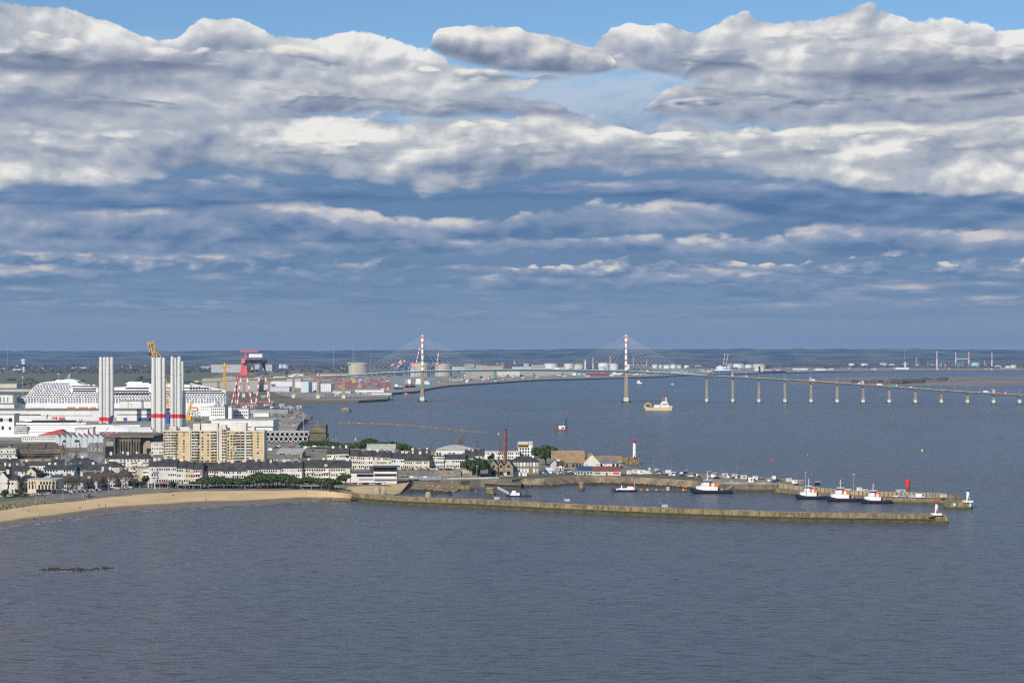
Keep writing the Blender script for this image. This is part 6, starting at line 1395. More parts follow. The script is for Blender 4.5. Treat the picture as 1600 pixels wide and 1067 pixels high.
while nct < 290:
    px = rc.uniform(484, 612); py = rc.uniform(591.5, 607)
    if px < 520 and py > 600: continue
    py = 590.6+round((py-590.6)/1.55)*1.55
    k = rc.choice((0, 0, 1, 1, 2, 3, 5, 6, 0)) ; x, y = W(px, py, 4.2); n = rc.randint(1, 4)
    x = round(x/13.0)*13.0
    for j in range(n):
        kk = k if rc.random() < .55 else rc.randrange(7)
        o = link('shipping_container', cmesh[kk], None, (x+rc.uniform(-.3,.3), y, 4.2+2.6*j)); tag(o, '%s shipping container in the stacks of the far container port' % cn[kk], 'container', '%s containers in the port stacks' % cn[kk]); nct += 1
def shed(label, px0, px1, py, top, wall, roof='roof_pale', d=80, name='port_shed', parts=(), h0=4.2, cat=None):
    t = hall(label, px0, px1, py, top, d, wall, roof, name, parts, 1.2, h0); t['category'] = cat or 'shed'; return t
shed('white ribbed shed just left of the container stacks', 470, 482, 613, 597.5, 'pale_blue_wall', 'white_hall')
shed('white boxy store with narrow dark stripes beside the second bridge pier', 480, 496, 611.5, 598, 'white_paint', 'pale_steel', parts=[('stripe', 482+k*3.4, 482.7+k*3.4, 611, 600, 'light_grey') for k in range(4)])
shed('white boxy store right of the second bridge pier', 501, 517, 612, 600, 'white_paint', 'pale_steel', parts=[('stripe', 503+k*3.4, 503.7+k*3.4, 611, 602, 'light_grey') for k in range(4)])
shed('long white shed under the bridge approach', 424, 470, 606, 596, 'white_hall', 'light_grey')
shed('lilac-grey low shed under the bridge approach', 420, 452, 612, 605, 'lilac_wall', 'pale_steel')
shed('white low hall with dark strip left of the first piers', 380, 424, 609, 601.5, 'white_hall', 'roof_pale', parts=[('window_strip', 384, 420, 606, 604.5, 'grey_wall')])
shed('cream long low store behind the container stacks', 500, 560, 588, 585.5, 'pale_cream', 'white_hall', cat='store')
for i, (a, b, py, tp) in enumerate(((430, 446, 592, 588.5), (448, 470, 595, 591), (472, 490, 592, 588), (456, 474, 587, 584.5), (520, 548, 614, 611.5), (555, 600, 612.5, 609.5), (580, 612, 616.5, 614.5))):
    shed(['small white shed left of the gantry of stacks', 'low pale shed before the plain, second from the left', 'white low shed behind the container rows', 'tiny white farm shed beyond the port', 'low white quay shed before the containers', 'grey-white quay shed with vehicles before the stacks', 'low pale quay building near the dark blue ship'][i], a, b, py, tp, R.choice(('white_paint', 'pale_cream', 'light_grey')), 'roof_pale', 30)
# long blue jetty with pale railing
b = MB(); p0 = Vector(W(497, 625, 0)); p1 = Vector(W(613, 624, 0)); 
t = thing('blue_jetty', 'long low blue jetty with a pale railing between the left bridge piers', 'jetty', (p0.x, p0.y, 0))
d = p1-p0; b.add([(0,0,.5),(d.x,d.y,.5),(d.x,d.y+8,.5),(0,8,.5),(0,0,4.5),(d.x,d.y,4.5),(d.x,d.y+8,4.5),(0,8,4.5)],[(0,3,2,1),(4,5,6,7),(0,1,5,4),(1,2,6,5),(2,3,7,6),(3,0,4,7)]); b.build('deck', mat('jetty_blue', (.03,.07,.22), .5, .1, .1), t)
c = MB(); c.add([(0,8,9.0),(d.x,d.y+8,7.4),(d.x,d.y+9,7.4),(0,9,9.0),(0,8,9.9),(d.x,d.y+8,8.4),(d.x,d.y+9,8.4),(0,9,9.9)],[(0,3,2,1),(4,5,6,7),(0,1,5,4),(1,2,6,5),(2,3,7,6),(3,0,4,7)]); c.build('pipe_rack', 'pale_cream', t)
for k in range(22): unit('pile', 'cyl', 'dark_steel', t, (d.x*k/21, d.y*k/21+4, -1), (1.0, 1.0, 9.5))
# container cranes -----------------------------------------------------------------------
def sts(px0, px1, py, top, boom, label, h0=4.2):
    L = LS((px0+px1)/2, py, h0); t = thing('container_crane', label, 'crane', L.loc(), 0, None)
    b = MB(); r = 1.0
    for px in (px0, px1):
        for yo in (0, 22): b.tube((L.X(px), yo, 0), (L.X(px), yo, L.Z(top)), r, n=4)
        b.tube((L.X(px), 0, L.Z(top)), (L.X(px), 22, L.Z(top)), r, n=4)
    for f in (top, (top+py)/2+2):
        for yo in (0, 22): b.tube((L.X(px0), yo, L.Z(f)), (L.X(px1), yo, L.Z(f)), r, n=4)
    b.build('portal', 'crane_blue', t)
    m = MB(); m.box(L.X(px0)-3, L.X(px0)+9, 4, 16, L.Z(top), L.Z(top-2.5)); m.build('machine_house', mat('crane_house', (.10,.22,.36), .5, .1, .2), t)
    for (a, b_, c, d_) in boom:
        q = MB(); w_ = MB(); n = max(3, int(math.hypot(c-a, d_-b_)/3.0))
        for i in range(n):
            p = Vector((L.X(a+(c-a)*i/n), 8, L.Z(b_+(d_-b_)*i/n))); e = Vector((L.X(a+(c-a)*(i+1)/n), 8, L.Z(b_+(d_-b_)*(i+1)/n)))
            (q if i % 2 == 0 else w_).tube(p, e, 2.0, n=4)
        o = q.build('boom', 'gantry_red', t); w_.build('boom_band', 'white_paint', o) if w_.v else None
sts(616, 631, 606, 576, [(618, 575, 633, 563), (608, 573, 618, 567), (622, 569, 628, 562)], 'blue container crane at the left with its red and white boom half lowered')
sts(638, 648, 601, 575, [(648, 575, 655.5, 544), (640, 572, 648, 566)], 'blue container crane with boom raised steeply just left of the bridge pylon')
sts(672, 684, 597, 572, [(682, 573, 685, 550), (672, 573, 678, 567)], 'blue container crane with raised boom right of the bridge pylon')
sts(1130, 1136, 583, 570, [(1130, 572, 1133, 553)], 'far gantry crane with raised boom behind the blue ship, left one', 0.5)
sts(1136, 1141, 583, 570, [(1134.5, 572, 1138, 553)], 'far gantry crane with raised boom behind the blue ship, right one', 0.5)
# tanks -------------------------------------------------------------------------------------
def tank(px0, px1, py, top, m, label, group=None, dome=0.0, gant=False, h0=4.2, band=None):
    L = LS((px0+px1)/2, py, h0); t = thing('storage_tank', label, 'tank', L.loc(), 0, group); r = (px1-px0)*L.s/2; H = L.Z(top)
    b = MB(); b.lathe(0, r, [(r, 0), (r, H)], 24); b.build('drum', m, t)
    q = MB(); q.lathe(0, r, [(r*1.01, H), (r*1.01, H+.5), (r*.6, H+r*.10+dome*.7), (.3, H+r*.14+dome)], 24); q.build('roof', 'roof_pale' if m != 'lng' else m, t)
    if gant: g = MB(); g.lattice((-r*.9, r*.6, H), (-r*.9, r*.6, H+9), 4, .6); g.box(-r*1.0, -r*.5, r*.2, r*.9, H+1, H+7); g.build('pump_platform', 'gantry_red' if gant == 2 else 'light_grey', t)
    if band: g = MB(); g.lathe(0, r, [(r*1.012, H*.86), (r*1.012, H*.94)], 24, False); g.build('band', band, t)
    return t
mat('lng', (.52, .47, .36), .85, .12, .03, streak=((.33,.29,.22), .5, .15))
tank(543, 575, 586, 569, 'lng', 'left large concrete gas tank with a stained wall, standing alone', dome=3, gant=1)
tank(640, 672, 589, 569.5, 'lng', 'large concrete gas tank partly behind the left bridge pylon', dome=3, gant=2)
tank(679, 705.5, 588, 570.5, 'lng', 'large concrete gas tank right of the raised crane boom', dome=2, gant=2)
tl = [(850, 873, 577, 568.5), (882, 897, 578, 568.5), (897, 913, 578, 569.5), (935, 953, 577, 567.5), (953, 967, 577.5, 568.5), (936, 947, 579, 573.8), (980, 988, 577, 569.5), (1019, 1029, 575.5, 570), (1029.5, 1036, 575.6, 570.2), (1037, 1048, 576, 570.5), (1048, 1057.5, 576, 569.5), (1058, 1066, 575.6, 570.6), (1069, 1078, 575, 571), (1086, 1098, 574, 571.2), (1134, 1145, 575, 568.5), (1145, 1164.5, 575, 569), (1164.5, 1178, 575, 570), (1178, 1198, 575.5, 569.5), (1327, 1336, 573, 568), (1346, 1358, 573, 568.2), (1376, 1388, 572.5, 567.5), (1390, 1400, 572.6, 569), (1381, 1386, 573, 570), (1411, 1420, 571, 567.8), (1431, 1437, 571.5, 569.0), (1572, 1580, 575, 571.8), (1580, 1590, 575.5, 570.5), (1556, 1566, 574.8, 571.3)]
for i, (a, b_, py, tp) in enumerate(tl):
    m = ('white_paint', 'white_hall', 'pale_cream')[i % 3]
    reg = 'behind the middle span of the bridge' if a < 1000 else ('behind the right cables and blue ship' if a < 1250 else 'in the refinery on the far right shore')
    tank(a, b_, py, tp, m, 'pale oil storage tank %s' % reg, 'oil storage tanks %s' % reg)
tank(1519, 1532.5, 574, 567, mat('tank_blue', (.35,.60,.72), .5, .05, .1).name, 'pale blue storage tank right of the refinery chimneys', band='white_paint')
# striped chimneys ------------------------------------------------------------------------
def stack(px, py, top, w, label, bands='rw', h0=4.2, m0='white_paint'):
    L = LS(px, py, h0); t = thing('chimney', label, 'chimney', L.loc()); H = L.Z(top); r = w*L.s/2
    b = MB(); b.lathe(0, 0, [(r*1.25, 0), (r, H)], 10); b.build('shaft', m0, t)
    if bands == 'rw':
        for k in range(4): f = 1-k*.14; q = MB(); q.lathe(0, 0, [(r*1.1+.15+(1-f)*r*.25, H*(f-.07)), (r*1.1+.15+(1-f)*r*.25, H*f)], 10, False); q.build('red_band', 'red', t)
for a in ((1464, 574, 547.5, 1.9, 'red and white refinery chimney, the tallest, far left of the four'), (1493.5, 573, 549, 1.7, 'red and white refinery chimney, second from the left'), (1514, 574, 548.5, 1.8, 'red-topped refinery chimney, third from the left'), (1550, 574, 550, 1.6, 'red and white refinery chimney standing apart on the right'),
          (926.5, 577, 558, 1.4, 'thin red and white chimney behind the middle span, left'), (953.5, 578, 555.5, 1.6, 'thin red and white chimney just left of the right pylon'), (989.5, 577, 557.5, 1.4, 'thin red and white chimney just right of the right pylon'), (450, 577, 570, 1.8, 'red and white chimney left of the bridge, over the containers')):
    stack(*a)
stack(450, 590, 570.5, 1.7, 'short red and white chimney beside the pale blue silos') if False else None
stack(1432, 573, 558.5, 1.7, 'plain beige chimney left of the refinery', 'n', m0='tan_wall'); stack(1538.5, 574, 563, 1.6, 'short beige chimney right of the pale blue tank', 'n', m0='tan_wall'); stack(1010.5, 577, 562, 1.5, 'short grey-brown chimney right of the right pylon', 'n', m0='tan_wall'); stack(914.5, 578, 562.5, 2.3, 'stubby white tower behind the middle span', 'n'); stack(1414.5, 574, 565.5, 2.0, 'slim white tower left of the refinery', 'n')
# refinery columns -----------------------------------------------------------------------
rr = random.Random(9)
for i in range(58):
    px = rr.choice((rr.uniform(1444, 1470), rr.uniform(1470, 1516), rr.uniform(1488, 1506))); py = rr.uniform(573, 574.6); hh = rr.uniform(3, 9.5); L = LS(px, py, 4.2)
    t = thing('process_column', 'grey refinery column with pipes and platforms among the chimneys', 'column', L.loc(), rr.uniform(0, 3), 'refinery columns'); r = rr.uniform(1.2, 3.2); H = hh*L.s
    b = MB(); b.lathe(0, 0, [(r, 0), (r, H*.8), (r*.6, H*.85), (r*.5, H)], 8); b.build('shell', rr.choice(('grey_steel', 'pale_steel', 'dark_steel', 'roof_brown', 'grey_steel')), t)
    q = MB(); q.lattice((r*2.2, 0, 0), (r*2.2, 0, H*.75), r*2, .5, 9); q.build('pipe_rack', 'grey_steel', t)
L = LS(1504, 573.5, 4.2); t = thing('conveyor_bridge', 'pale raised pipe bridge between two refinery chimneys', 'pipe bridge', L.loc()); b = MB(); b.box(L.X(1494), L.X(1513), 0, 6, L.Z(561.2), L.Z(559.8)); b.build('deck', 'pale_cream', t)
for px in (1495, 1504, 1512.5): unit('trestle', 'box', 'grey_steel', t, (L.X(px), 3, 0), (3, 3, L.Z(561.2)))
L = LS(1443, 573.5, 4.2); t = thing('dark_process_tower', 'dark framed process towers left of the tallest refinery chimney', 'process tower', L.loc()); b = MB(); b.lattice((L.X(1440.5),0,0), (L.X(1440.5),0,L.Z(562)), 6, 1); b.lattice((L.X(1445.5),0,0), (L.X(1445.5),0,L.Z(560)), 6, 1); b.build('frame', 'dark_steel', t); b = MB(); b.cyl(L.X(1440.5),0,0,L.Z(564),3.5); b.cyl(L.X(1445.5),0,0,L.Z(562),3.5); b.build('vessel', 'dark_steel', t)
# industrial sheds along the far shore ------------------------------------------------------
fs = [(726, 741, 583, 569, 'grey_wall', 'grey flat power block with dark door beyond the bridge deck'), (743, 760, 582, 571, 'tan_wall', 'tan silo block beyond the bridge'), (760, 786, 582, 572, 'tan_wall', 'longer tan factory block beyond the bridge'), (783, 788, 578, 567.5, 'roof_brown', 'rusty domed silo at the end of the tan factory'), (706, 727, 582, 573, 'light_grey', 'pale factory front right of the gas tanks'),
      (728, 776, 591, 581, mat('shed_beige', (.38,.35,.29), .8, .1, .02).name, 'wide beige store below the bridge deck'), (776, 812, 588, 580.5, 'pale_cream', 'pale cream warehouse below the bridge deck'), (812, 858, 587.5, 580.5, 'shed_beige', 'long beige warehouse below the middle of the bridge'), (858, 900, 585.5, 580, 'shed_beige', 'low beige store right of the warehouses'),
      (800, 830, 580, 573, 'light_grey', 'grey factory above the middle deck'), (830, 852, 580, 570.5, 'shed_beige', 'beige factory block above the middle deck'), (818, 826, 578, 568, 'light_grey', 'narrow grey tower block above the middle deck'), (866, 884, 580, 574, 'light_grey', 'low grey works behind the middle deck'), (985, 1010, 579, 570.5, mat('works_brown', (.2,.18,.14), .8, .2, .02).name, 'brownish conveyor works right of the right pylon'), (1010, 1020, 580, 574, 'works_brown', 'small brown works right of the right pylon')]
for a, b_, py, tp, m, lab in fs:
    shed(lab, a, b_, py, tp, m, 'roof_pale', 90, 'factory_building', parts=[('door', (a+b_)/2-2, (a+b_)/2+2, py-.3, py-(py-tp)*.35, 'dark_steel')] , cat='factory')
for px, py, top, lab in ((774, 592.5, 580, 'green harbour crane below the bridge, left one'), (834.5, 590, 582, 'green harbour crane below the bridge, right one')):
    L = LS(px, py, 4); t = thing('harbour_crane', lab, 'crane', L.loc()); b = MB(); b.lattice((0,0,0), (0,0,L.Z(top)), 4, .8); b.tube((0,0,L.Z(top+2)), (L.X(px-4),0,L.Z(top+3)), .8, n=4); b.build('tower', 'crane_green', t); b = MB(); b.box(-4,4,-4,4,L.Z(top+6),L.Z(top+3.5)); b.build('cab', 'crane_green', t)
# small shoreline clutter, sheds and cabins: each an object of its own, tiny in the photograph
rs = random.Random(21)
def small_shed(px, py, label, group, m, wpx, hpx, h0=4.2):
    L = LS(px, py, h0); w = wpx*L.s; H = hpx*L.s; t = thing('small_building', label, 'building', L.loc(), rs.uniform(-.3, .3), group)
    b = MB(); b.box(-w/2, w/2, 0, w*.6, 0, H); b.build('wall', m, t); b = MB(); b.yz([(-.8,H-.1),(w*.3,H+H*.35),(w*.6+.8,H-.1)], -w/2-.5, w/2+.5); b.build('roof', rs.choice(('roof_pale','roof_grey','slate','roof_brown','white_hall')), t)
pal = ('white_paint','white_wall','pale_cream','light_grey','tan_wall','pale_cream','white_hall')
for i in range(130):
    px = rs.choice((rs.uniform(612, 1620), rs.uniform(690, 1110))); y0 = lerp_tab([(612, 598), (700, 597), (760, 594.5), (840, 590.5), (930, 588), (1010, 586), (1100, 582.5), (1200, 580.6), (1330, 578.4), (1620, 577.0)], px); py = y0-rs.random()**1.5*(6 if px < 1000 else 4.5)
    if px < 668 and py > 592: continue
    small_shed(px, py, 'small pale quayside building on the far industrial shore', 'small buildings on the far shore', rs.choice(pal), rs.uniform(1.8, 7), rs.uniform(.8, 2.3))
for i in range(100):
    band = rs.choice(((-20, 560, 571.5, 580), (0, 345, 573, 579.5), (560, 1620, 569.5, 572.5), (0, 140, 576, 582)))
    px = rs.uniform(band[0], band[1]); py = rs.uniform(band[2], band[3])
    small_shed(px, py, 'tiny pale house far away among the winter woods', 'far houses on the plain', rs.choice(('white_wall', 'pale_cream', 'white_paint')), rs.uniform(1.4, 4.5), rs.uniform(1.0, 2.0), 4)
for i in range(58):
    px, py = rs.choice(((rs.uniform(358, 500), rs.uniform(611, 623)), (rs.uniform(395, 480), rs.uniform(588, 600)), (rs.uniform(520, 610), rs.uniform(608, 621)), (rs.uniform(690, 790), rs.uniform(586, 595))))
    small_shed(px, py, 'small shed or stack of goods on the port ground by the bridge approach', 'small buildings of the port', rs.choice(pal+('grey_wall', 'cont_red', 'cont_blue', 'grey_steel')), rs.uniform(2, 8), rs.uniform(1.0, 2.6))
for (a, b_, py, tp, lab) in ((112, 136, 576.8, 574, 'long white warehouse far off behind the left tower cluster'), (20, 36, 579, 576.6, 'cream far warehouse left of the water tower'), (315, 327, 577.5, 574, 'pale far farm sheds right of the tower clusters'), (198, 210, 572, 570.2, 'white strip of a factory far left'), (1120, 1140, 576, 573, 'white store left of the far gantry booms'), (845, 875, 582, 579.6, 'long white roof below the middle deck'), (1240, 1262, 578, 575.6, 'white riverside store on the right far shore'), (1274, 1290, 578.5, 576, 'pale blue-roofed riverside store on the right far shore'), (1400, 1420, 577, 574.2, 'low white pump house by the refinery tanks'), (1180, 1192, 579.5, 575, 'tall pale bridge house ashore behind the dark tanker')):
    shed(lab, a, b_, py, tp, 'white_paint', 'roof_pale', 60, 'warehouse', cat='warehouse')
# water tower, spire and masts
L = LS(37.5, 583, 4); t = thing('water_tower', 'white and blue painted water tower on the left plain', 'water tower', L.loc()); b = MB(); b.lathe(0, 0, [(2.2*L.s, 0), (1.6*L.s, L.Z(574)), (2.4*L.s, L.Z(571.5))], 12); b.build('shaft', 'pale_blue_wall', t)
for i, (z0, z1, r, m) in enumerate(((571.8, 569, 3.4, 'hull_blue'), (569, 566.5, 3.6, 'white_paint'), (566.5, 563.6, 3.8, 'pale_blue_wall'), (563.6, 561, 4.6, 'white_paint'))): q = MB(); q.lathe(0, 0, [(r*.9*L.s, L.Z(z0)), (r*L.s, L.Z(z1))], 14); q.build('tank_ring', m, t)
L = LS(804, 571, 4); t = thing('church', 'distant church with a pale pointed spire above the middle of the bridge', 'church', L.loc()); b = MB(); b.box(-1.6*L.s, 8*L.s, 0, 14, 0, 1.8*L.s); b.box(-1.3*L.s, 1.3*L.s, 0, 12, 0, 4*L.s); b.build('nave', 'pale_cream', t); b = MB(); b.lathe(0, 6, [(1.2*L.s, 4*L.s), (.1, 10*L.s)], 6); b.build('spire', 'roof_pale', t)
for px, py, top in ((12, 575, 537), (521, 575, 540), (551, 572, 539), (554, 572, 541), (579, 573, 542), (1413, 575, 546)):
    L = LS(px, py, 4); t = thing('radio_mast', 'very thin distant lattice mast standing above the horizon', 'mast', L.loc(), 0, 'distant masts on the horizon'); b = MB(); b.tube((0,0,0), (0,0,L.Z(top)), 1.0, .5, 4); b.build('mast', 'pale_steel', t)
    q = MB(); q.tube((-2.2,0,L.Z(top+4)), (2.2,0,L.Z(top+4)), .6, n=4); q.build('aerial', 'pale_steel', t)
L = LS(1164, 575, 4); t = thing('church', 'dark distant town church behind the white tanks on the right', 'church', L.loc()); b = MB(); b.box(-4*L.s, 3*L.s, 20, 50, 0, L.Z(564.5)); b.build('nave', 'slate', t); b = MB(); b.lathe(3*L.s, 30, [(1.2*L.s, L.Z(566)), (.2, L.Z(558.5))], 6); b.build('spire', 'slate', t)
HAZE = 3.3e-5
# ================================================================== harbour: jetties, lighthouses, boats
def path_strip(px_list, h):
    return [Vector(W(a, b, h)) for a, b in px_list]
def wall_poly(mb, front, back, z0, z1):
    n = len(front)
    for i in range(n-1):
        a, b, c, d = front[i], front[i+1], back[i+1], back[i]
        mb.add([(a.x,a.y,z0),(b.x,b.y,z0),(c.x,c.y,z0),(d.x,d.y,z0),(a.x,a.y,z1),(b.x,b.y,z1),(c.x,c.y,z1),(d.x,d.y,z1)],
               [(4,5,6,7),(0,1,5,4),(2,3,7,6)]+([(3,0,4,7)] if i == 0 else [])+([(1,2,6,5)] if i == n-2 else []))
def off(pts, d): return [Vector((p.x, p.y+d)) for p in pts]
# --- long outer jetty --------------------------------------------------------------------
front = path_strip([(472, 770.5), (500, 773.5), (530, 778.5), (560, 783.3), (622, 788.3), (680, 791), (740, 793.2), (800, 796.3), (860, 799.6), (970, 804.6), (1090, 809.5), (1200, 813.3), (1320, 815.8), (1400, 816.8), (1480, 817.6)], 0)
def dense(pts, n=7):
    o = []
    for i in range(len(pts)-1):
        for k in range(n): o.append(pts[i].lerp(pts[i+1], k/n))
    return o+[pts[-1]]
fd = dense(front, 12)
t = thing('outer_jetty', 'long stone outer jetty with stained ochre parapet and weed-covered foot', 'jetty', (0, 0, 0))
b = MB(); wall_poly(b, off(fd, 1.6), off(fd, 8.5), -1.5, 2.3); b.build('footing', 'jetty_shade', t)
b = MB(); rj = random.Random(2)
jit = [Vector((p.x, p.y+rj.uniform(-.35, .35))) for p in fd]
wall_poly(b, jit, off(fd, 1.58), -1.5, 1.3); b.build('weed_foot', 'weed_green', t)
b = MB(); wall_poly(b, off(fd, 1.1), off(fd, 1.59), 1.301, 2.15); b.build('weed_band', 'weed_band', t)
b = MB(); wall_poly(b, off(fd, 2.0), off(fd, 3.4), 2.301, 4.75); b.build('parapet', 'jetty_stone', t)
b = MB(); kk = 0
while kk < len(fd)-3:
    m_ = rj.randint(2, 7); wall_poly(b, off(fd, 1.82)[kk:kk+m_+1], off(fd, 3.6)[kk:kk+m_+1], 4.751, 4.9+rj.uniform(0, .28)); kk += m_
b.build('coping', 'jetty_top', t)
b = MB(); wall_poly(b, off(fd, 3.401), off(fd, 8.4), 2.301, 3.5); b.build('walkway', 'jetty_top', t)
b = MB()
for i in range(2, len(fd)-1):
    if rj.random() < .7: p = fd[i].lerp(fd[i+1], rj.random()); b.box(p.x-rj.uniform(.06,.22), p.x+rj.uniform(.06,.2), p.y+1.8, p.y+1.99, 2.31+rj.uniform(0,.5), 3.2+rj.uniform(0, 1.5))
b.build('rib', 'jetty_shade', t)
for i in range(4, len(fd), 9):
    p = fd[i]; unit('railing_post', 'cyl', 'dark_steel', t, (p.x, p.y+3.0, 5.0), (.18, .18, .9+rj.uniform(0, 1.6)))
b = MB(); e = front[-1]; b.box(e.x-17*.35, e.x+.5, e.y+.8, e.y+10, -1.5, 3.4); b.box(e.x-17*.35-4, e.x-2.2, e.y+1.0, e.y+9, 3.4, 4.4); b.build('round_head', 'jetty_stone', t)
b = MB(); b.box(e.x-17*.35-.2, e.x+.9, e.y+.5, e.y+10.3, -1.5, .9); b.build('head_weed', 'weed_green', t)
rk = MB(); 
for _ in range(260):
    px = rj.uniform(500, 800); i = (px-478)/1002; py = lerp_tab([(478,779.6),(560,784.6),(740,794.2),(800,797)], px)+rj.uniform(-.6, .3)
    x, y = W(px, py, 0); s = rj.uniform(.3, .9); rk.add([(x-s,y-s*.5,-.4),(x+s,y-s*.6,-.4),(x+s*.8,y+s,-.4),(x-s*.7,y+s,-.4),(x+rj.uniform(-.3,.3),y,s*.8)], [(0,1,4),(1,2,4),(2,3,4),(3,0,4)])
tag(rk.build('jetty_foot_rocks', 'weed_green'), 'weedy stones heaped along the foot of the outer jetty', 'rocks', None, 'stuff')
def jit_rocks(name, label, region, n, m, smin, smax, seed, h=0.0, kind='stuff'):
    r = random.Random(seed); k = MB(); c = 0
    while c < n:
        f = r.random(); px = region[0][0]+(region[-1][0]-region[0][0])*f; py = lerp_tab(region, px)+r.gauss(0, 1)*region_w[name]*(.55+.45*math.sin(px*.17)) + (1.6*math.sin(px*.06) if name == 'low_reef' else 0)
        if name == 'low_reef' and math.sin(px*.31)+math.sin(px*.83) < -.9: continue
        x, y = W(px, py, h); s = r.uniform(smin, smax)
        k.add([(x-s,y-s*.6,h-.5),(x+s,y-s*.6,h-.5),(x+s*.9,y+s*.8,h-.5),(x-s*.8,y+s*.8,h-.5),(x-s*.5*r.random(),y-s*.2,h+s*r.uniform(.3,.8)),(x+s*.5*r.random(),y+s*.2,h+s*r.uniform(.3,.8))],[(0,1,5,4),(1,2,5),(2,3,4,5),(3,0,4)]); c += 1
    return tag(k.build(name, m), label, 'rocks', None, kind)
region_w = {'low_reef': 1.5, 'slipway_rocks': 1.5, 'shore_rocks': 1.3, 'spit_shore_rocks': .8}
jit_rocks('low_reef', 'dark weedy rock reef awash in the foreground water at the left', [(61, 891.5), (80, 891), (100, 890.5), (125, 889.2), (150, 888.5), (177, 889)], 520, 'rock', .25, .8, 5, -.05, 'thing')['category'] = 'reef'
o = [q for q in bpy.data.objects if q.name.startswith('low_reef')][0]; o['kind'] = 'thing'
jit_rocks('slipway_rocks', 'black weedy rocks spread on the inner beach behind the jetty', [(618, 767), (640, 767), (665, 767), (705, 770)], 520, 'rock', .4, 1.3, 6, .6)
jit_rocks('shore_rocks', 'dark rocks lining the inner shore of the spit', [(800, 757.5), (850, 759.6), (900, 756), (960, 756), (1010, 758), (1110, 766)], 1500, 'rock', .4, 1.4, 7, .5)
# inner shore banks (sloping shingle below the spit)
def slope(name, lo, hi, m, z0=-.2, z1=GH):
    b = MB(); n = 5
    for (a, c) in zip(lo, hi):
        A = Vector((*W(a[0], a[1], z0), z0)); B = Vector((*W(c[0], c[1], z1), z1+.02))
        for k in range(n): f = k/(n-1); p = A.lerp(B, f); b.v.append(tuple(p))
    for i in range(len(lo)-1):
        for k in range(n-1): q = i*n+k; b.f.append((q, q+n, q+n+1, q+1))
    return tag(b.build(name, m), None, None, None, 'structure')
slope('shingle_bank', [(800, 759), (815, 759.6), (850, 761), (900, 757), (930, 756), (985, 757.5), (1040, 760), (1080, 763.5), (1112, 768)], [(795, 749.1), (818, 747.1), (850, 748.1), (900, 744.1), (930, 744.4), (985, 745.1), (1040, 748.1), (1080, 750.6), (1109, 754.7)], mat('shingle', (.27,.215,.14), .95, .35, .12, col2=(.12,.095,.065)))
slope('harbour_sand_slope', [(538, 778), (575, 779), (600, 777.5), (625, 771)], [(525, 767.5), (545, 760.2), (585, 757.7), (640, 752.7)], 'dry_sand', .3, 5.0)
slope('harbour_bank', [(625, 771), (640, 770.5), (680, 770), (704, 771.5)], [(639, 759.7), (650, 759.3), (690, 758.5), (733, 757.1)], 'shingle', -.3, 2.0)
# stone slip quay (left inner)
q0 = path_strip([(640, 762.5), (690, 764.5), (735, 767)], 0); t = thing('slip_quay', 'sloping stone slipway quay with weedy side in the inner harbour', 'quay', (0,0,0))
b = MB(); wall_poly(b, dense(q0, 4), off(dense(q0, 4), 14), -1.5, 3.0); b.build('wall', 'jetty_stone', t); b = MB(); wall_poly(b, off(dense(q0, 4), -.6), off(dense(q0, 4), -.01), -1.5, 1.2); b.build('weed_foot', 'weed_green', t)
q0 = path_strip([(752, 760), (775, 762), (814, 763.5)], 0); t = thing('inner_quay', 'dark weedy inner quay wall below the stone workshop', 'quay', (0,0,0))
b = MB(); wall_poly(b, dense(q0, 4), off(dense(q0, 4), 26), -1.5, 3.2); b.build('wall', 'old_concrete', t); b = MB(); wall_poly(b, off(dense(q0, 4), -.8), off(dense(q0, 4), -.01), -1.5, 1.5); b.build('weed_foot', 'weed_green', t)
b = MB(); wall_poly(b, off(dense(q0[:2]+[q0[2]], 4), -1.6), off(dense(q0, 4), -.9), 1.7, 2.4); b.build('fender_beam', 'black', t)
# mooring towers
def dolphin(px, py, w, h, label, m='jetty_stone'):
    L = LS(px, py, 0); t = thing('mooring_tower', label, 'mooring tower', (L.x, L.y, 0)); r = w*L.s/2; H = h*L.s
    b = MB(); b.lathe(0, r, [(r*1.1, -1.5), (r, H*.3), (r*.98, H*.5), (r*.86, H*.52), (r*.82, H*.85)], 10); b.build('drum', m, t)
    b = MB(); b.lathe(0, r, [(r*.98, H*.85), (r*.98, H)], 10); b.build('cap', 'sunlit_concrete', t)
    b = MB(); b.lathe(0, r, [(r*1.14, -1.5), (r*1.06, H*.26)], 10); b.build('weed_foot', 'weed_green', t)
dolphin(766.5, 774, 15, 12, 'squat round stone mooring tower holding the white gangway'); dolphin(909, 766, 9, 12, 'round stone mooring tower alone in the inner harbour'); dolphin(744, 772, 3, 7, 'thin stone pile left of the squat mooring tower'); dolphin(863.5, 759, 2, 4, 'short wooden pile near the inner shore')
L = LS(540, 644, 0); t = thing('mooring_island', 'brown weathered mooring island between the left bridge piers and the shore', 'mooring island', L.loc()); b = MB(); b.prism([(-8*L.s, 6), (-6.5*L.s, 0), (6.5*L.s, 0), (8*L.s, 6), (6*L.s, 14), (-6*L.s, 14)], -1.5, 4*L.s); b.build('base', 'old_concrete', t); b = MB(); b.prism([(-7*L.s, 6), (-5*L.s, 1), (5*L.s, 1), (7*L.s, 6), (5*L.s, 12), (-5*L.s, 12)], 4*L.s, 5.2*L.s); b.lathe(0, 6, [(5*L.s, 5.2*L.s), (3*L.s, 6.6*L.s), (1*L.s, 7*L.s)], 8); b.build('top', 'sunlit_concrete', t)
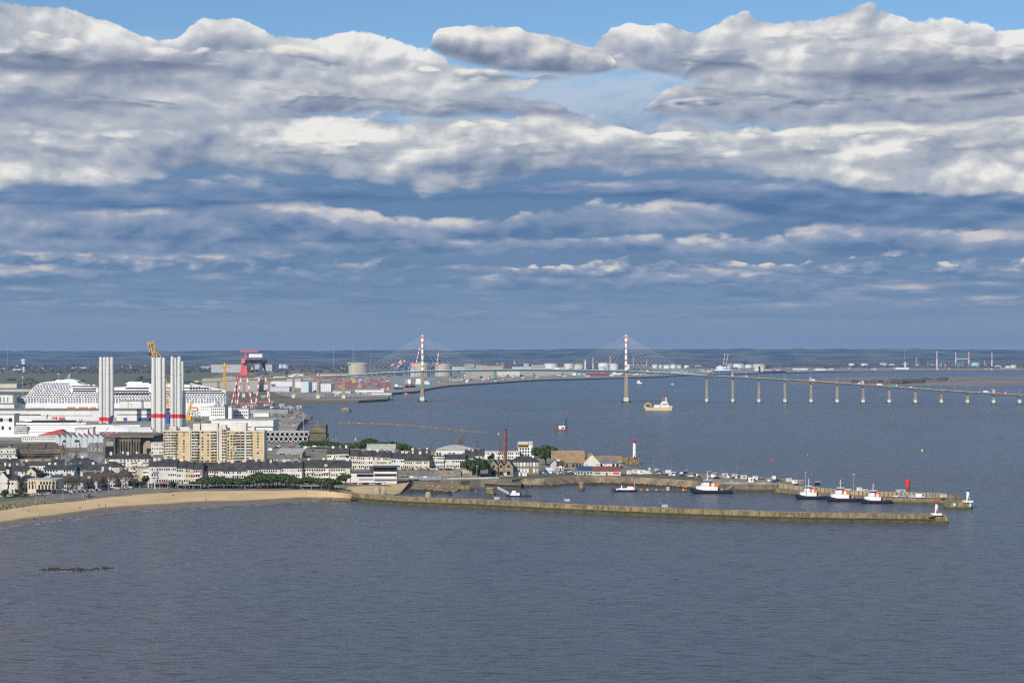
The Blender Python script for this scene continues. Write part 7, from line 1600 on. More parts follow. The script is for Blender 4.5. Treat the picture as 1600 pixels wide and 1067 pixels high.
# --- north jetty ----------------------------------------------------------------------------
nf = path_strip([(1108, 767.5), (1150, 767.8), (1205, 768.2), (1214, 770)], 0); nd = dense(nf, 6)
t = thing('north_quay', 'low stone quay with pale parapet carrying vans, right of the white tug', 'quay', (0,0,0))
b = MB(); wall_poly(b, nd, off(nd, 14), -1.5, 5.03); b.build('wall', 'old_concrete', t)
b = MB(); wall_poly(b, off(nd, -.05), off(nd, 1.2), 5.031, 6.3); b.build('parapet', 'concrete', t)
b = MB(); wall_poly(b, off(nd, -.6), off(nd, -.06), -1.5, 1.6); b.build('weed_foot', 'weed_green', t)
nf2 = path_strip([(1213, 771), (1260, 776.5), (1300, 780), (1340, 783.5), (1380, 785.6), (1420, 786.4), (1460, 787.4), (1484, 788.6)], 0); nd2 = dense(nf2, 6)
t = thing('north_jetty', 'dark stone inner jetty with a low wall along its seaward side where the tugs lie', 'jetty', (0,0,0))
b = MB(); wall_poly(b, nd2, off(nd2, 17), -1.5, 3.3); b.build('wall', 'jetty_shade', t)
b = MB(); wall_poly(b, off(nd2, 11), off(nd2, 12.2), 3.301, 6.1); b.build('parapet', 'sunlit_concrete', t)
b = MB(); wall_poly(b, off(nd2, -.5), off(nd2, -.01), -1.5, 1.1); b.build('weed_foot', 'weed_green', t)
b = MB()
for i in range(0, len(nd2), 1): p = nd2[i]; b.box(p.x-.3, p.x+.3, p.y+10.5, p.y+10.99, 3.31, 5.9)
b.build('rib', 'jetty_shade', t)
tail = path_strip([(1462, 785), (1490, 787.5), (1502, 790), (1512, 793)], 0)
b = MB(); wall_poly(b, dense(tail, 4), off(dense(tail, 4), 7), 0, 5.6); b.build('curved_parapet', 'jetty_shade', t)
L = LS(1500, 795, 0); b = MB(); b.prism([(L.x+a*L.s, L.y+c) for a, c in ((-20, 3), (-15, 0), (17, 0), (21, 3), (21, 9), (14, 13), (-14, 13), (-20, 9))], -1.5, 3.9); b.build('round_head', 'jetty_stone', t)
b = MB(); b.prism([(L.x+a*L.s, L.y+c) for a, c in ((-20.8, 2.6), (-15.6, -.5), (17.6, -.5), (21.8, 2.6), (21.8, 9), (14, 14), (-14, 14), (-20.8, 9))], -1.5, 1.1); b.build('head_weed', 'weed_green', t)
b = MB(); b.box(L.x+L.X(1493)-0, L.x+L.X(1493)+1.6, L.y-.12, L.y, 1.9, 3.3); b.box(L.x+L.X(1517), L.x+L.X(1520), L.y-.12, L.y+.1, 1.5, 3.6); b.build('marker_panel', 'green_paint', t)
b = MB(); b.box(L.x+L.X(1490), L.x+L.X(1493), L.y-.1, L.y, 1.9, 3.4); b.box(L.x+L.X(1515), L.x+L.X(1517), L.y-.1, L.y, 1.5, 3.7); b.build('white_panel', 'white_paint', t)
# --- old mole with its lighthouse -----------------------------------------------------------
mf = path_strip([(925, 723), (960, 724.5), (998, 724.8)], 0); md = dense(mf, 4)
t = thing('old_mole', 'ochre stone mole ending at the tall white lighthouse', 'mole', (0,0,0)); b = MB(); wall_poly(b, md, off(md, 12), -1.5, 4.8); b.build('wall', 'jetty_stone', t); b = MB(); e = mf[-1]; b.box(e.x-11, e.x+.3, e.y-1, e.y+13, -1.5, 5.6); b.build('head', 'jetty_stone', t); b = MB(); wall_poly(b, off(md, -.5), off(md, -.01), -1.5, 1.3); b.build('weed_foot', 'weed_band', t)
def lighthouse(px, py, top, w, h0, m, label, plat, ratio=.78):
    L = LS(px, py, h0); t = thing('lighthouse', label, 'lighthouse', L.loc()); H = L.Z(top); r = w*L.s/2; z1 = H*ratio
    if plat: b = MB(); b.box(-plat*L.s/2, plat*L.s/2, -r*1.6, r*3, 0, 1.0); b.build('platform', 'white_paint', t)
    b = MB(); b.lathe(0, 0, [(r, 0), (r*.86, z1)], 16); b.build('tower', 'white_paint', t)
    b = MB(); b.lathe(0, 0, [(r*.9, z1), (r*1.28, z1+H*.02), (r*1.28, z1+H*.05), (r*1.0, z1+H*.05), (r*1.0, z1+H*.07)], 16); b.build('gallery', m, t)
    b = MB(); b.lathe(0, 0, [(r*.72, z1+H*.07), (r*.72, z1+H*.14)], 12); b.build('lantern', 'glass', t)
    b = MB(); b.lathe(0, 0, [(r*.85, z1+H*.14), (r*.8, z1+H*.16), (r*.3, z1+H*.2), (r*.08, H)], 12); b.build('roof', m, t)
    for k in (.2, .5): unit('window', 'box', 'dark_steel', t, (r*.2, -r*.95, z1*k), (.35, .4, .8))
    unit('door', 'box', m, t, (-r*.1, -r*.98, 0 if not plat else 1.0), (.8, .3, 1.8))
lighthouse(991.5, 714.5, 686.5, 5.6, 5.6, 'red', 'tall white lighthouse with red top at the end of the old mole', None, .8)
lighthouse(1463.5, 804.5, 780, 5.6, 4.4, 'red', 'small white lighthouse with red lantern on the tip of the outer jetty', 15, .70)
lighthouse(1512.5, 784.5, 760.5, 5.6, 3.9, 'green_paint', 'small white lighthouse with green lantern on the round head of the inner jetty', 14, .70)
L = LS(1418.3, 763, 0); t = thing('red_beacon', 'fat red cylindrical beacon standing in the water behind the inner jetty', 'beacon', L.loc())
b = MB(); b.lathe(0, 0, [(3.6*L.s, 2*L.s), (3.9*L.s, 12*L.s), (3.4*L.s, 12.6*L.s)], 16); b.build('drum', 'red', t); b = MB(); b.lathe(0, 0, [(3.2*L.s, -2), (3.2*L.s, 2*L.s)], 16); b.build('foot', 'old_concrete', t); b = MB(); b.lathe(0, 0, [(1.4*L.s, 12.6*L.s), (1.3*L.s, 15*L.s), (.3, 16.5*L.s)], 10); b.build('lantern', 'red', t)
b = MB()
for k in range(10): a = k*.6283; b.tube((3.3*L.s*math.cos(a), 3.3*L.s*math.sin(a), 12.6*L.s), (3.3*L.s*math.cos(a), 3.3*L.s*math.sin(a), 13.9*L.s), .06, n=3)
b.build('railing', 'red', t)
# --- tugs ----------------------------------------------------------------------------------------
def hull_mesh(L_, B_, D_, sheer=1.2, z0=-1.0, nb=14, full=.75):
    "boat hull with rounded plan, raised bow at -x"
    b = MB(); secs = []
    for i in range(nb+1):
        f = i/nb; x = -L_/2+L_*f
        wd = B_/2*min(1.0, math.sin(min(f/.30, 1)*math.pi/2)**.7+.02) if f < .3 else B_/2*(1-.18*max(0, (f-.75)/.25)**2)
        zt = D_+sheer*max(0, 1-f/.5)**1.6+.25*max(0, (f-.7)/.3)
        secs.append([(x, -wd*.75 if f > .05 else -wd*.4, z0), (x-(.5 if f < .05 else 0), -wd, zt*.55), (x-(1.0 if f < .05 else 0), -wd*1.02, zt), (x-(1.0 if f < .05 else 0), wd*1.02, zt), (x-(.5 if f < .05 else 0), wd, zt*.55), (x, wd*.75 if f > .05 else wd*.4, z0)])
    for s_ in secs: b.v += s_
    for i in range(nb):
        for k in range(6): q = i*6; b.f.append((q+k, q+6+k, q+6+(k+1) % 6, q+(k+1) % 6))
    b.f.append(tuple(range(5, -1, -1))); b.f.append(tuple(nb*6+k for k in range(6)))
    return b
def tug(px0, px1, py, label, rz=0.0, mirror=False, zs=1.0):
    L = LS((px0+px1)/2, py, 0); t = thing('tugboat', label, 'tugboat', L.loc(), rz); W_ = (px1-px0)*L.s; k = W_/30.0
    if mirror: t.scale = (-1, 1, 1)
    hull_mesh(W_, 9*k, 2.1*k, 1.9*k, -1.0).build('hull', 'navy_hull', t)
    b = MB(); b.box(-W_*.5+.6, W_*.5-1, -4.6*k, 4.6*k, 1.1*k, 1.5*k); b.tube((-W_*.53, 0, 3.2*k), (-W_*.50, 0, 1.0*k), .9*k, n=8); b.build('fender', 'black', t)
    b = MB(); b.prism([(-W_*.40, 0), (-W_*.36, -3.0*k), (-W_*.05, -3.4*k), (W_*.13, -3.2*k), (W_*.13, 3.2*k), (-W_*.05, 3.4*k), (-W_*.36, 3.0*k)], 2.3*k, 5.3*k); b.build('deckhouse', 'ship_white', t)
    b = MB(); b.prism([(-W_*.27, 0), (-W_*.25, -2.6*k), (W_*.05, -2.8*k), (W_*.05, 2.8*k), (-W_*.25, 2.6*k)], 5.3*k, 7.4*k); b.build('upper_house', 'ship_white', t)
    b = MB(); b.prism([(-W_*.20, -2.2*k), (-W_*.02, -2.2*k), (0, 0), (-W_*.02, 2.2*k), (-W_*.20, 2.2*k), (-W_*.22, 0)], 7.4*k, 10.0*k); w = b.build('wheelhouse', 'ship_white', t)
    b = MB(); b.prism([(-W_*.205, -2.25*k), (-W_*.015, -2.25*k), (.04*k, 0), (-W_*.015, 2.25*k), (-W_*.205, 2.25*k), (-W_*.225, 0)], 8.3*k, 9.4*k); b.build('window_band', 'glass', w)
    b = MB(); b.box(-W_*.22, W_*.01, -2.6*k, 2.6*k, 10.0*k, 10.25*k); b.build('roof', 'pale_steel', w)
    b = MB(); b.tube((-W_*.11, 0, 10*k), (-W_*.11, 0, 15.8*k), .55*k, .3*k, 6); b.box(-W_*.11-.9*k, -W_*.11+.9*k, -.9*k, .9*k, 12.6*k, 12.9*k); b.tube((-W_*.11-1.4*k, 0, 13.9*k), (-W_*.11+1.4*k, 0, 13.9*k), .15*k, n=4); b.build('mast', 'pale_steel', t)
    for sx in (-.02, .10):
        b = MB(); b.cyl(W_*sx-1.0*k, -2.4*k, 4.6*k, 8.2*k, 1.0*k, .9*k, 8); b.build('funnel', 'red' if sx < 0 else 'orange', t)
    b = MB(); b.tube((W_*.08, -2.9*k, 6.6*k), (W_*.16, -2.9*k, 6.0*k), .9*k, n=7); b.build('rescue_boat', 'orange', t)
    b = MB(); b.box(W_*.2, W_*.28, -1.4*k, 1.4*k, 2.4*k, 4.0*k); b.tube((W_*.24, -1.6*k, 3.2*k), (W_*.24, 1.6*k, 3.2*k), .9*k, n=8); b.build('winch', 'grey_steel', t)
    b = MB()
    for i in range(12): x = -W_*.4+i*W_*.045; b.tube((x, -3.3*k, 5.3*k), (x, -3.3*k, 6.2*k), .07*k, n=3)
    b.tube((-W_*.4, -3.3*k, 6.2*k), (W_*.1, -3.3*k, 6.2*k), .08*k, n=3); b.build('railing', 'ship_white', t)
    b = MB(); b.box(-W_*.3, W_*.45, -3.9*k, 3.9*k, 2.0*k, 2.45*k); b.build('deck', mat('tug_deck', (.12,.05,.04), .7, .2, .3), t)
    t.scale.z = zs
    return t
tug(1081, 1144, 770.5, 'largest white and navy tug lying alone at the pontoon', 0.0)
tug(1245, 1293, 779.5, 'left one of the three navy and white tugs at the inner jetty', -.06, zs=1.28)
tug(1293, 1345, 783.3, 'middle one of the three navy and white tugs at the inner jetty', -.05, zs=1.25)
tug(1346, 1393, 786.3, 'right one of the three navy and white tugs at the inner jetty', -.02, zs=1.3)
# pilot boat
L = LS(977, 768, 0); t = thing('pilot_boat', 'low white cabin boat with dark hull and red-topped cabin moored at the pontoon end', 'boat', L.loc()); W_ = 36*L.s
hull_mesh(W_, 4.2, 1.3, .5, -.6).build('hull', 'navy_hull', t); b = MB(); b.xz([(-W_*.42, 1.3), (W_*.4, 1.3), (W_*.4, 2.2), (-W_*.2, 2.5), (-W_*.38, 1.9)], -1.9, 1.9); b.build('deckhouse', 'ship_white', t)
b = MB(); b.xz([(W_*.06, 2.2), (W_*.36, 2.2), (W_*.34, 3.5), (W_*.10, 3.4)], -1.5, 1.5); b.build('cabin', 'ship_white', t); b = MB(); b.box(W_*.08, W_*.34, -1.55, 1.55, 3.45, 4.0); b.build('cabin_roof', 'red', t); b = MB(); b.tube((W_*.4, 0, 2), (W_*.41, 0, 5.6), .12, n=4); b.tube((-W_*.16, 0, 2.2), (-W_*.16, 0, 4.4), .5, .3, n=6); b.build('mast', 'white_paint', t)
# pontoon
L = LS(1035, 768.5, 0); t = thing('pontoon', 'long floating mooring pontoon with dark piles between the two moored boats', 'pontoon', L.loc()); b = MB(); b.box(L.X(996), L.X(1164), 1, 4, -.4, .9); b.build('deck', 'dark_steel', t)
for px in (957, 1053.5, 1064, 1148, 1163): unit('pile', 'cyl', 'dark_steel', t, (L.X(px), 4.4, -2), (1.1, 1.1, 7.2 if px < 960 else 6.0))
b = MB(); b.box(L.X(954), L.X(960), 1, 4, -.4, .8); b.build('float', 'dark_steel', t); unit('cabin', 'box', 'light_grey', t, (L.X(1044), 2.5, .9), (2.0, 1.6, 2.4))
for i, px in enumerate((1012, 1026, 1037, 1068, 1072, 1002)): tag(MB().box(-.7,.7,-.5,.5,0,.8).box(-.3,.3,-.3,.3,.8,1.3).build('deck_crate', ('yellow','orange','red','yellow','red','orange')[i], None, (L.x+L.X(px), L.y+2.5, .9)), '%s crate with gear on the pontoon' % ('yellow','orange','red','yellow','red','orange')[i], 'crate', 'gear crates on the pontoon')
b = MB(); b.lattice((0, 0, 0), (9.5, 3, 5.2), 1.1, .09); tag(b.build('gangway', 'pale_steel', None, (*W(1133, 766, .9), .9)), 'sloping grey steel gangway right of the largest tug', 'gangway')
b = MB(); b.lattice((0, 0, 0), (-8.2, 6, 3.8), 1.0, .08); tag(b.build('gangway', 'white_paint', None, (*W(797, 771.5, .9), .9)), 'white lattice gangway from the squat mooring tower to the work barge', 'gangway')
L = LS(814, 776, 0); t = thing('work_barge', 'small dark work barge with red and white cabin boat and two piles', 'boat', L.loc()); b = MB(); b.box(L.X(790), L.X(830), 0, 4, -.5, .9); b.build('deck', 'black', t)
b = MB(); b.xz([(L.X(797), .9), (L.X(812), .9), (L.X(812), 2.4), (L.X(799), 2.6)], .4, 3.2); b.box(L.X(800), L.X(806), .8, 3, 2.4, 4.3); b.build('cabin', 'ship_white', t); b = MB(); b.box(L.X(799.5), L.X(807), .6, 3.2, 4.0, 4.5); b.build('cabin_roof', 'hull_red', t)
for px in (796.5, 813, 823): unit('pile', 'cyl', 'dark_steel', t, (L.X(px), 4.5, -2), (.8, .8, 6.2))
# --- boats in the estuary -------------------------------------------------------------------------
L = LS(1028, 641, 0); t = thing('dredger', 'yellow and white cable ship with an arched stern crane crossing the estuary', 'ship', L.loc()); s = L.s
b = MB(); b.xz(L.P([(1005, 633), (1009, 641.5), (1049, 641.5), (1050.5, 634), (1043, 635.5), (1012, 636.5)]), -6, 6); b.build('hull', mat('hull_yellow', (.66,.52,.27), .5, .1, .1), t)
b = MB(); b.box(L.X(1022), L.X(1031), -5, 5, L.Z(637), L.Z(632.5)); b.xz(L.P([(1032, 637), (1032, 631), (1035, 627), (1042, 627), (1044, 632), (1047, 635)]), -5, 5); b.build('deckhouse', 'ship_white', t)
b = MB(); b.box(L.X(1034), L.X(1043), -5.1, 5.1, L.Z(632.2), L.Z(631)); b.build('window_band', 'glass', t)
b = MB()
for i in range(9): a0 = math.pi*(.05+i*.105); a1 = math.pi*(.05+(i+1)*.105); b.tube((L.X(1012.5)+5.0*s*math.cos(a0), 0, L.Z(635)+5.2*s*math.sin(a0)), (L.X(1012.5)+5.0*s*math.cos(a1), 0, L.Z(635)+5.2*s*math.sin(a1)), 1.2, n=5)
b.build('stern_crane', 'crane_yellow', t)
for px in (1036.5, 1040.5): b = MB(); b.lattice((L.X(px),0,L.Z(628)), (L.X(px),0,L.Z(621)), 1.8, .35); b.build('mast', 'gantry_red' if px < 1039 else 'white_paint', t)
b = MB(); b.box(L.X(1035.5), L.X(1042), -3, 3, L.Z(630.5), L.Z(628)); b.build('bridge_deck', 'orange', t)
L = LS(877, 672.5, 0); t = thing('jackup_barge', 'small red and white jack-up barge with tall dark legs in mid river', 'barge', L.loc()); b = MB(); b.xz(L.P([(866, 670), (868, 673), (887, 673), (888, 670)]), -4, 4); b.build('hull', 'hull_red', t)
b = MB(); b.box(L.X(873), L.X(883), -2.5, 2.5, L.Z(670.2), L.Z(665)); b.build('cabin', 'ship_white', t); b = MB(); b.box(L.X(877), L.X(882), -2.6, 2.6, L.Z(669), L.Z(667.2)); b.build('window', 'glass', t)
for px, tp in ((884, 653), (886, 652), (882, 658), (871, 662)): b = MB(); b.tube((L.X(px), 2, L.Z(673)), (L.X(px), 2, L.Z(tp)), .5 if px > 880 else .25, n=5); b.build('leg', 'dark_steel', t)
b = MB(); b.tube((L.X(880), 0, L.Z(665)), (L.X(882.5), 0, L.Z(657)), .5, n=4); b.build('crane_arm', 'grey_steel', t)
def smallship(cx, py, w, label, hullm, parts, L0=None, mast=None, name='ship'):
    L = LS(cx, py, 0); t = thing(name, label, 'ship' if name != 'tugboat' else 'tugboat', L.loc()); s = L.s
    b = MB(); b.xz([(-w*s/2, 2.6*s*.6), (-w*s/2+.8*s, -.6), (w*s/2-.5*s, -.6), (w*s/2, 2.2*s*.6)], -5, 5) if L0 is None else b.xz(L.P(L0), -9, 9); b.build('hull', hullm, t)
    for (n, a, c, y0, y1, m) in parts: q = MB(); q.box(L.X(a), L.X(c), -4 if L0 is None else -8, 4 if L0 is None else 8, L.Z(y0), L.Z(y1)); q.build(n, m, t)
    if mast: 
        for (px, y0, y1) in mast: q = MB(); q.tube((L.X(px), 0, L.Z(y0)), (L.X(px), 0, L.Z(y1)), .5, n=5); q.build('mast', 'grey_steel', t)
smallship(999, 601, 11, 'dark tug with white wheelhouse beyond the right bridge pylon', 'black', [('deckhouse', 995, 1003, 599.8, 597.5, 'ship_white'), ('wheelhouse', 996, 1000, 597.5, 594.5, 'ship_white')], mast=[(998.5, 595, 592), (1003.5, 598, 592)], name='tugboat')
smallship(1050.5, 601, 5, 'small lilac sailing boat right of the dark tug', 'pale_steel', [('cabin', 1049.5, 1052, 600, 599, 'lilac_wall')], mast=[(1050.5, 600, 595.5)], name='sailing_boat')
smallship(622.5, 611, 15, 'ship with dark blue hull and yellow deck gear at the container quay', 'hull_blue', [('deckhouse', 617, 622, 604, 600.5, 'ship_white'), ('deck_gear', 623, 629, 604.5, 602.5, 'yellow'), ('cargo', 616, 629, 605.5, 604.2, 'cont_orange')], [(615, 604.5), (616, 611.3), (629, 611.3), (630, 605)], [(619, 600, 596), (626, 603, 598)])
smallship(640, 608, 17, 'ship with red topsides and navy hull beside the container quay', 'navy_hull', [('topside', 632, 648, 604, 599.5, 'cont_red'), ('bridge_house', 635, 642, 599.5, 592.5, 'ship_white'), ('cargo', 642, 648, 600, 595, 'cont_orange'), ('foredeck', 632, 635, 600, 598, 'yellow')], [(631, 603), (632, 608.2), (648, 608.2), (649, 602)], [(638, 593, 589)])
smallship(661, 604.5, 20, 'tall white and turquoise ferry-like ship left of the main bridge pier', 'teal', [('topside', 649, 672, 601, 598, 'white_paint'), ('bridge_house', 650, 660, 598, 591.5, 'ship_white'), ('deckhouse', 662, 670, 598, 595, 'pale_blue_wall')], [(648, 600), (649, 604.5), (673, 604.5), (675, 600)], [(655, 592, 587)])
smallship(905, 589.5, 22, 'green-hulled coaster below the middle span of the bridge', 'crane_green', [('bridge_house', 894.5, 900, 587, 583, 'ship_white'), ('hatch', 901, 913, 587, 586, 'grey_steel')], [(892.5, 586.3), (893.5, 589.8), (914, 589.8), (916, 587)], [(897, 583, 580.5)])
smallship(935, 589, 36, 'large rust-red cargo ship moored under the bridge left of the right pylon', 'hull_red', [('deck_gear', 920, 925, 583.5, 580.5, 'grey_steel')], [(917, 583), (918, 589.2), (952, 589.2), (952.5, 582.4), (930, 582.8)], [(922, 583, 577)])
smallship(970, 588, 26, 'dark-hulled ship with white superstructure right behind the right pylon', 'hull_red', [('topside', 956, 970, 586.5, 583, 'ship_white'), ('bridge_house', 957, 962, 583, 578, 'ship_white')], [(955, 585.5), (956, 588.4), (985, 588), (986, 585.5)])
smallship(1129, 583.5, 26, 'blue and white car carrier moored on the far right shore', 'hull_blue', [('topside', 1117, 1141, 580, 577, 'ship_white'), ('bridge_house', 1120, 1130, 577, 574, 'ship_white'), ('upper_bridge', 1121.5, 1128, 574, 571.5, 'white_paint')], [(1116, 579.4), (1117, 583.8), (1141.5, 583.8), (1142.5, 579)], [(1125, 572, 568)])
smallship(1206, 583, 44, 'long dark tanker with pale bridge house moored far right', 'navy_hull', [('bridge_house', 1188, 1193, 580.5, 574, 'pale_cream'), ('deck_pipes', 1195, 1224, 580.2, 579.2, 'hull_red'), ('funnel', 1185.5, 1187.5, 580.5, 572, 'black')], [(1184, 580.6), (1185.5, 583.2), (1226, 583.2), (1228.5, 579.6)])
smallship(774, 597.5, 6, 'small dark harbour tug by the far quay under the bridge', 'black', [('deckhouse', 772, 776, 596.5, 594.5, 'ship_white')], name='tugboat'); smallship(729, 599.5, 7, 'small white tug by the far quay, left of the dark one', 'navy_hull', [('deckhouse', 727, 731, 598.5, 596, 'ship_white'), ('wheelhouse', 728, 730, 596, 593.5, 'ship_white')], name='tugboat')
smallship(635, 616.5, 10, 'small pinkish workboat between the blue jetty and the bridge pier', 'salmon', [('cabin', 633, 636, 615.8, 614.4, 'ship_white')], name='workboat')
smallship(612.5, 625, 8, 'bright yellow dredging boat at the end of the blue jetty', 'yellow', [('cabin', 610, 613, 623.8, 621, 'white_paint'), ('crane_tower', 611.5, 612.5, 622, 612, 'grey_steel')], name='workboat')
smallship(1464.5, 578.6, 4, 'small sailing boat before the refinery shore', 'white_paint', [('sail', 1463.8, 1465, 578, 573.2, 'white_paint'), ('cabin', 1466, 1467, 578, 577.4, 'white_paint')], name='sailing_boat')
# --- floating boom and buoys ---------------------------------------------------------------------
b = MB(); pts = [Vector(W(a, c, 0)) for a, c in ((529, 660.3), (560, 661.4), (600, 662.6), (640, 665.2), (680, 668.6), (720, 673), (762, 677))]; pts = dense(pts, 10)
t = thing('floating_boom', 'long orange-brown floating boom stretched across the river', 'boom', (0,0,0)); mats_ = MB()
for i in range(len(pts)-1):
    a, c = pts[i], pts[i+1]; (b if i % 5 else mats_).tube((a.x, a.y, .15), (c.x, c.y, .15), .62 if i % 5 else .8, n=6)
b.build('float_line', 'boom_orange', t); mats_.build('marker_float', mat('dull_float', (.45,.27,.09), .7, .2, .2), t)
def buoy(px, py, m, label, h=3.2, r=1.1, top=None):
    L = LS(px, py, 0); t = thing('buoy', label, 'buoy', L.loc()); b = MB(); b.lathe(0, 0, [(r*.8, -.6), (r*1.1, .3), (r*.9, .9), (r*.35, h*.7), (r*.3, h)], 10); b.build('float', m, t)
    b = MB(); b.lathe(0, 0, [(r*.45, h), (r*.45, h+.7), (.05, h+1.1)], 8); b.build('topmark', top or m, t)
for px, py, m, lab, h, r in ((1207.5, 721.5, 'red', 'red buoy in open water above the inner jetty', 2.4, 1.0), (1262, 712.5, 'green_buoy', 'dull green buoy right of the red one', 2.0, .8), (1441, 705, 'yellow', 'yellow and black buoy far right in open water', 2.6, 1.0), (687, 623.5, 'red', 'red buoy just right of the left main pier', 3.4, 1.9), (714, 630.5, 'red', 'red buoy right of and nearer than its twin by the left main pier', 3.6, 1.9), (886.5, 645.5, 'red', 'red buoy straight above the jack-up barge', 3.2, 1.7), (1228.3, 646.5, 'green_buoy', 'thin green buoy before the right-hand piers', 4.0, 1.0), (1395.5, 653, 'green_buoy', 'thin green buoy on the right, nearer than its twin', 4.4, .9), (894.5, 610, 'green_buoy', 'tiny green buoy beyond the bridge', 4.5, 1.2), (966, 630, 'green_buoy', 'tiny green buoy left of the right main pier', 2.6, 1.0), (991.3, 690.5, 'red', 'seed', 1, 1), (779.5, 678.5, 'crane_yellow', 'round orange float just past the end of the boom', 1.2, 1.4), (1040, 604, 'red', 'tiny red float near the sailing boat', 2, 1.2), (555.5, 687.5, 'white_paint', 'small white float off the peninsula', 1.2, .8), (1053, 701, 'white_paint', 'seed', 1, 1)):
    if lab == 'seed': continue
    buoy(px, py, m, lab, h, r, 'black' if 'black' in lab else None)
# --- vans, huts and people on the spit ------------------------------------------------------------
def hut(px, py, w, h, m, label, h0=GH, name='hut'):
    L = LS(px, py, h0); t = thing(name, label, 'hut', L.loc()); W_ = w*L.s; H = h*L.s; b = MB(); b.box(-W_/2, W_/2, 0, 3, 0, H); b.build('wall', m, t); b = MB(); b.box(-W_/2-.15, W_/2+.15, -.2, 3.2, H, H+.25); b.build('roof', 'pale_steel', t); unit('window', 'box', 'glass', t, (W_*.1, -.02, H*.45), (W_*.3, .1, H*.3))
for a in ((983, 740, 7, 4.5, 'white_paint', 'white camper hut at the left end of the spit row'), (992, 739, 8, 5, 'pale_blue_wall', 'pale blue cabin in the white cluster on the spit'), (1001, 740.5, 9, 6, 'white_paint', 'tall white cabin at the right of the white cluster on the spit'), (1015, 734, 3, 3, 'white_paint', 'tiny white hut behind the grass on the spit'), (1026, 735.5, 6, 3, 'light_grey', 'grey shed between two lamp posts on the spit'), (1050, 741.5, 8, 4, 'white_paint', 'white boat trailer hut in mid spit'), (1072, 740.5, 5, 5, 'navy_hull', 'dark blue cabin in mid spit'), (1108, 742, 5, 5, 'hull_red', 'rusty cabin behind the largest tug mast'), (1117, 743, 7, 4, 'hull_blue', 'blue container right of the rusty cabin'), (1133, 744.5, 9, 4.5, 'pale_cream', 'cream box hut on the quay'), (1148, 745.5, 8, 4.5, 'light_grey', 'grey glazed hut right of the cream box hut'), (1162, 748, 10, 5, 'pale_cream', 'pale long hut at the quay bend'), (1173.5, 754, 8, 8, 'white_paint', 'tall white cabin at the quay edge'), (1180, 749, 8, 5, 'white_paint', 'white cabin behind the tall one'), (1233, 752, 8, 4.5, 'pale_pink', 'pinkish hut on the inner jetty root'), (1242, 755, 8, 5, 'white_paint', 'white hut with blue sign on the inner jetty root'), (1252, 756, 7, 5, 'roof_brown', 'brown wooden hut on the inner jetty root'), (1278, 758.5, 8, 5.5, 'black', 'dark hut with pale roof between two tug masts'), (1343, 768, 7, 6, 'white_paint', 'white kiosk behind the tugs on the inner jetty'), (1352, 768.5, 9, 3.5, 'pale_cream', 'low cream kiosk beside the white one behind the tugs'), (1408, 770.5, 14, 5, 'light_grey', 'grey glazed shelter on the inner jetty'), (1474, 776, 10, 3, 'pale_cream', 'cream bench hut near the curved end of the inner jetty'), (1143.5, 755.5, 5, 3.2, 'pale_cream', 'small cream box beside the grey gangway'), (1104, 757, 3, 3, 'light_grey', 'grey box behind the largest tug')):
    hut(*a)
for i in range(46):
    px = R.choice((R.uniform(1008, 1060), R.uniform(1060, 1130), R.uniform(1130, 1225))); py = 738+(px-1008)*.062+R.uniform(-2, 3)
    car(R.choice((0, 1, 2, 6, 4, 0, 5)), px, py, 'on the spit beside the little huts', 'vehicles on the spit', R.uniform(0, 3))
for i in range(24):
    px = R.uniform(1215, 1450); py = lerp_tab([(1215, 760), (1260, 766), (1340, 775), (1400, 780), (1460, 781.5)], px)-2
    if 1240 < px < 1390 and R.random() < .3: continue
    car(R.choice((0, 6, 2, 0, 5)), px, py-1.5, 'parked on the inner jetty behind the tugs', 'vehicles on the inner jetty', R.uniform(-.3, .3), h=3.3)
for px, py, top in ((1020.5, 741, 721), (1049.5, 741, 722), (1073.5, 747, 727), (1127.5, 748, 733), (1151.5, 748, 730), (1133.5, 754, 738), (1158, 760, 742)):
    lamp(px, py, top, 'tall thin lamp post on the spit between the huts', 'lamp posts on the spit', 'grey_steel')
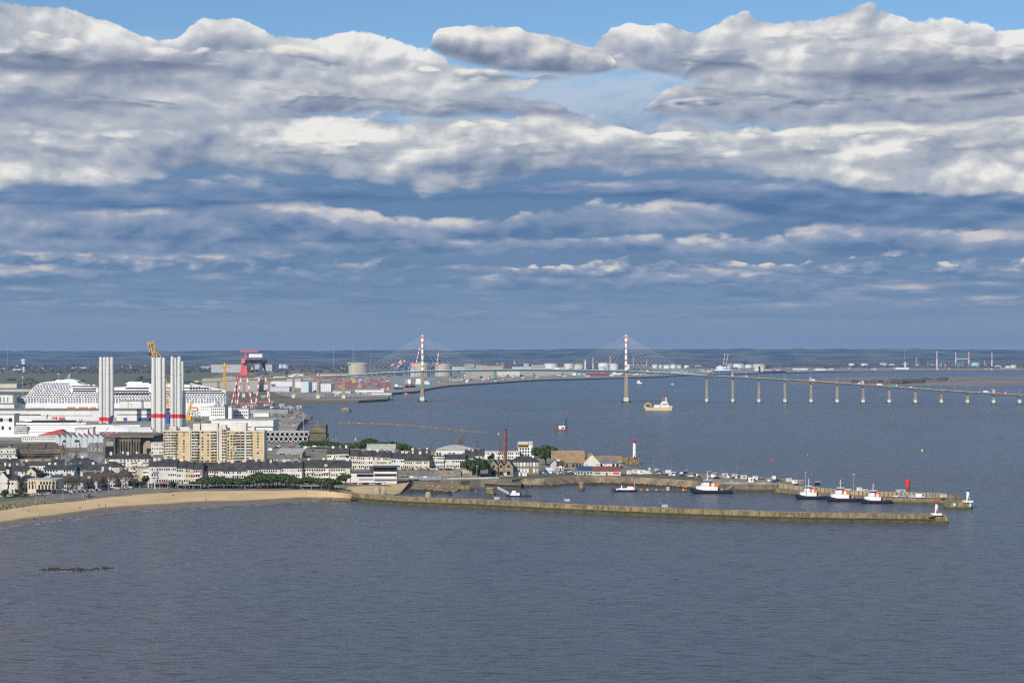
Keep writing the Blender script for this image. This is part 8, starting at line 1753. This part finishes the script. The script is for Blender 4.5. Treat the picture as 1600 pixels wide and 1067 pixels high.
for px, py, top in ((1258.5, 772, 738), (1334, 778, 741)): lamp(px, py, top, 'tall pinkish mast behind the tugs on the inner jetty, %s' % ('left one' if px < 1300 else 'right one'), None, 'pale_pink', 3.3, r=.12)
for px0, py, lab in ((1033, 788, 'white rowing dinghy with raised pole beyond the outer jetty wall'), (880, 779, 'pale fishing frame with long pole leaning on the outer jetty'), (770, 776, 'small white pole stand on the outer jetty')):
    L = LS(px0+6, py+4, 4.9); t = thing('fishing_hut', lab, 'fishing hut', L.loc()); b = MB(); b.box(-1.6, 1.6, .2, 2, 0, 1.3); b.build('box', 'light_grey', t); b = MB(); b.tube((-1.4, 1, 1.2), (-4.2 if px0 > 1000 else -3.4, 1, 4.4), .07, n=4); b.build('pole', 'pale_steel', t)
for i, (px, py) in enumerate(((1322, 799.6), (1326, 799.8), (1201, 792), (836, 782.5), (1430, 803))):
    L = LS(px, py+3.5, 4.95)
    tag(MB().box(-.25, .25, -.2, .2, 0, .9).box(-.2,.2,-.15,.15,.9,1.5).lathe(0, 0, [(.1,1.5),(.13,1.62),(.05,1.8)], 6).build('angler', ('cloth_dark','cloth_blue','cloth_red','cloth_blue','cloth_grey')[i], None, L.loc()), 'small figure of an angler in %s on the outer jetty' % ('dark clothes','a blue jacket left of the dark one','a red jacket','blue near the rowing pole','grey beside the lighthouse')[i], 'person') if False else None
for n_, p in cars:
    for c, gs in p[1]: bpy.data.objects.remove(c)
    bpy.data.objects.remove(p[0])
# ================================================================== the air
hz = bpy.data.materials.new('haze'); hz.use_nodes = True; t = hz.node_tree; t.nodes.clear(); o_ = t.nodes.new('ShaderNodeOutputMaterial'); v = t.nodes.new('ShaderNodeVolumePrincipled')
v.inputs['Color'].default_value = (0.22, 0.48, 0.93, 1); v.inputs['Density'].default_value = HAZE; v.inputs['Anisotropy'].default_value = 0.1
t.links.new(v.outputs[0], o_.inputs['Volume'])
b = MB(); b.box(-17600, 17600, -500, 23500, -10, 300); me = bpy.data.meshes.new('haze'); me.from_pydata(b.v, [], b.f); me.materials.append(hz); o = link('haze', me); tag(o, 'pale blue haze filling the air over the estuary', 'haze', None, 'stuff')
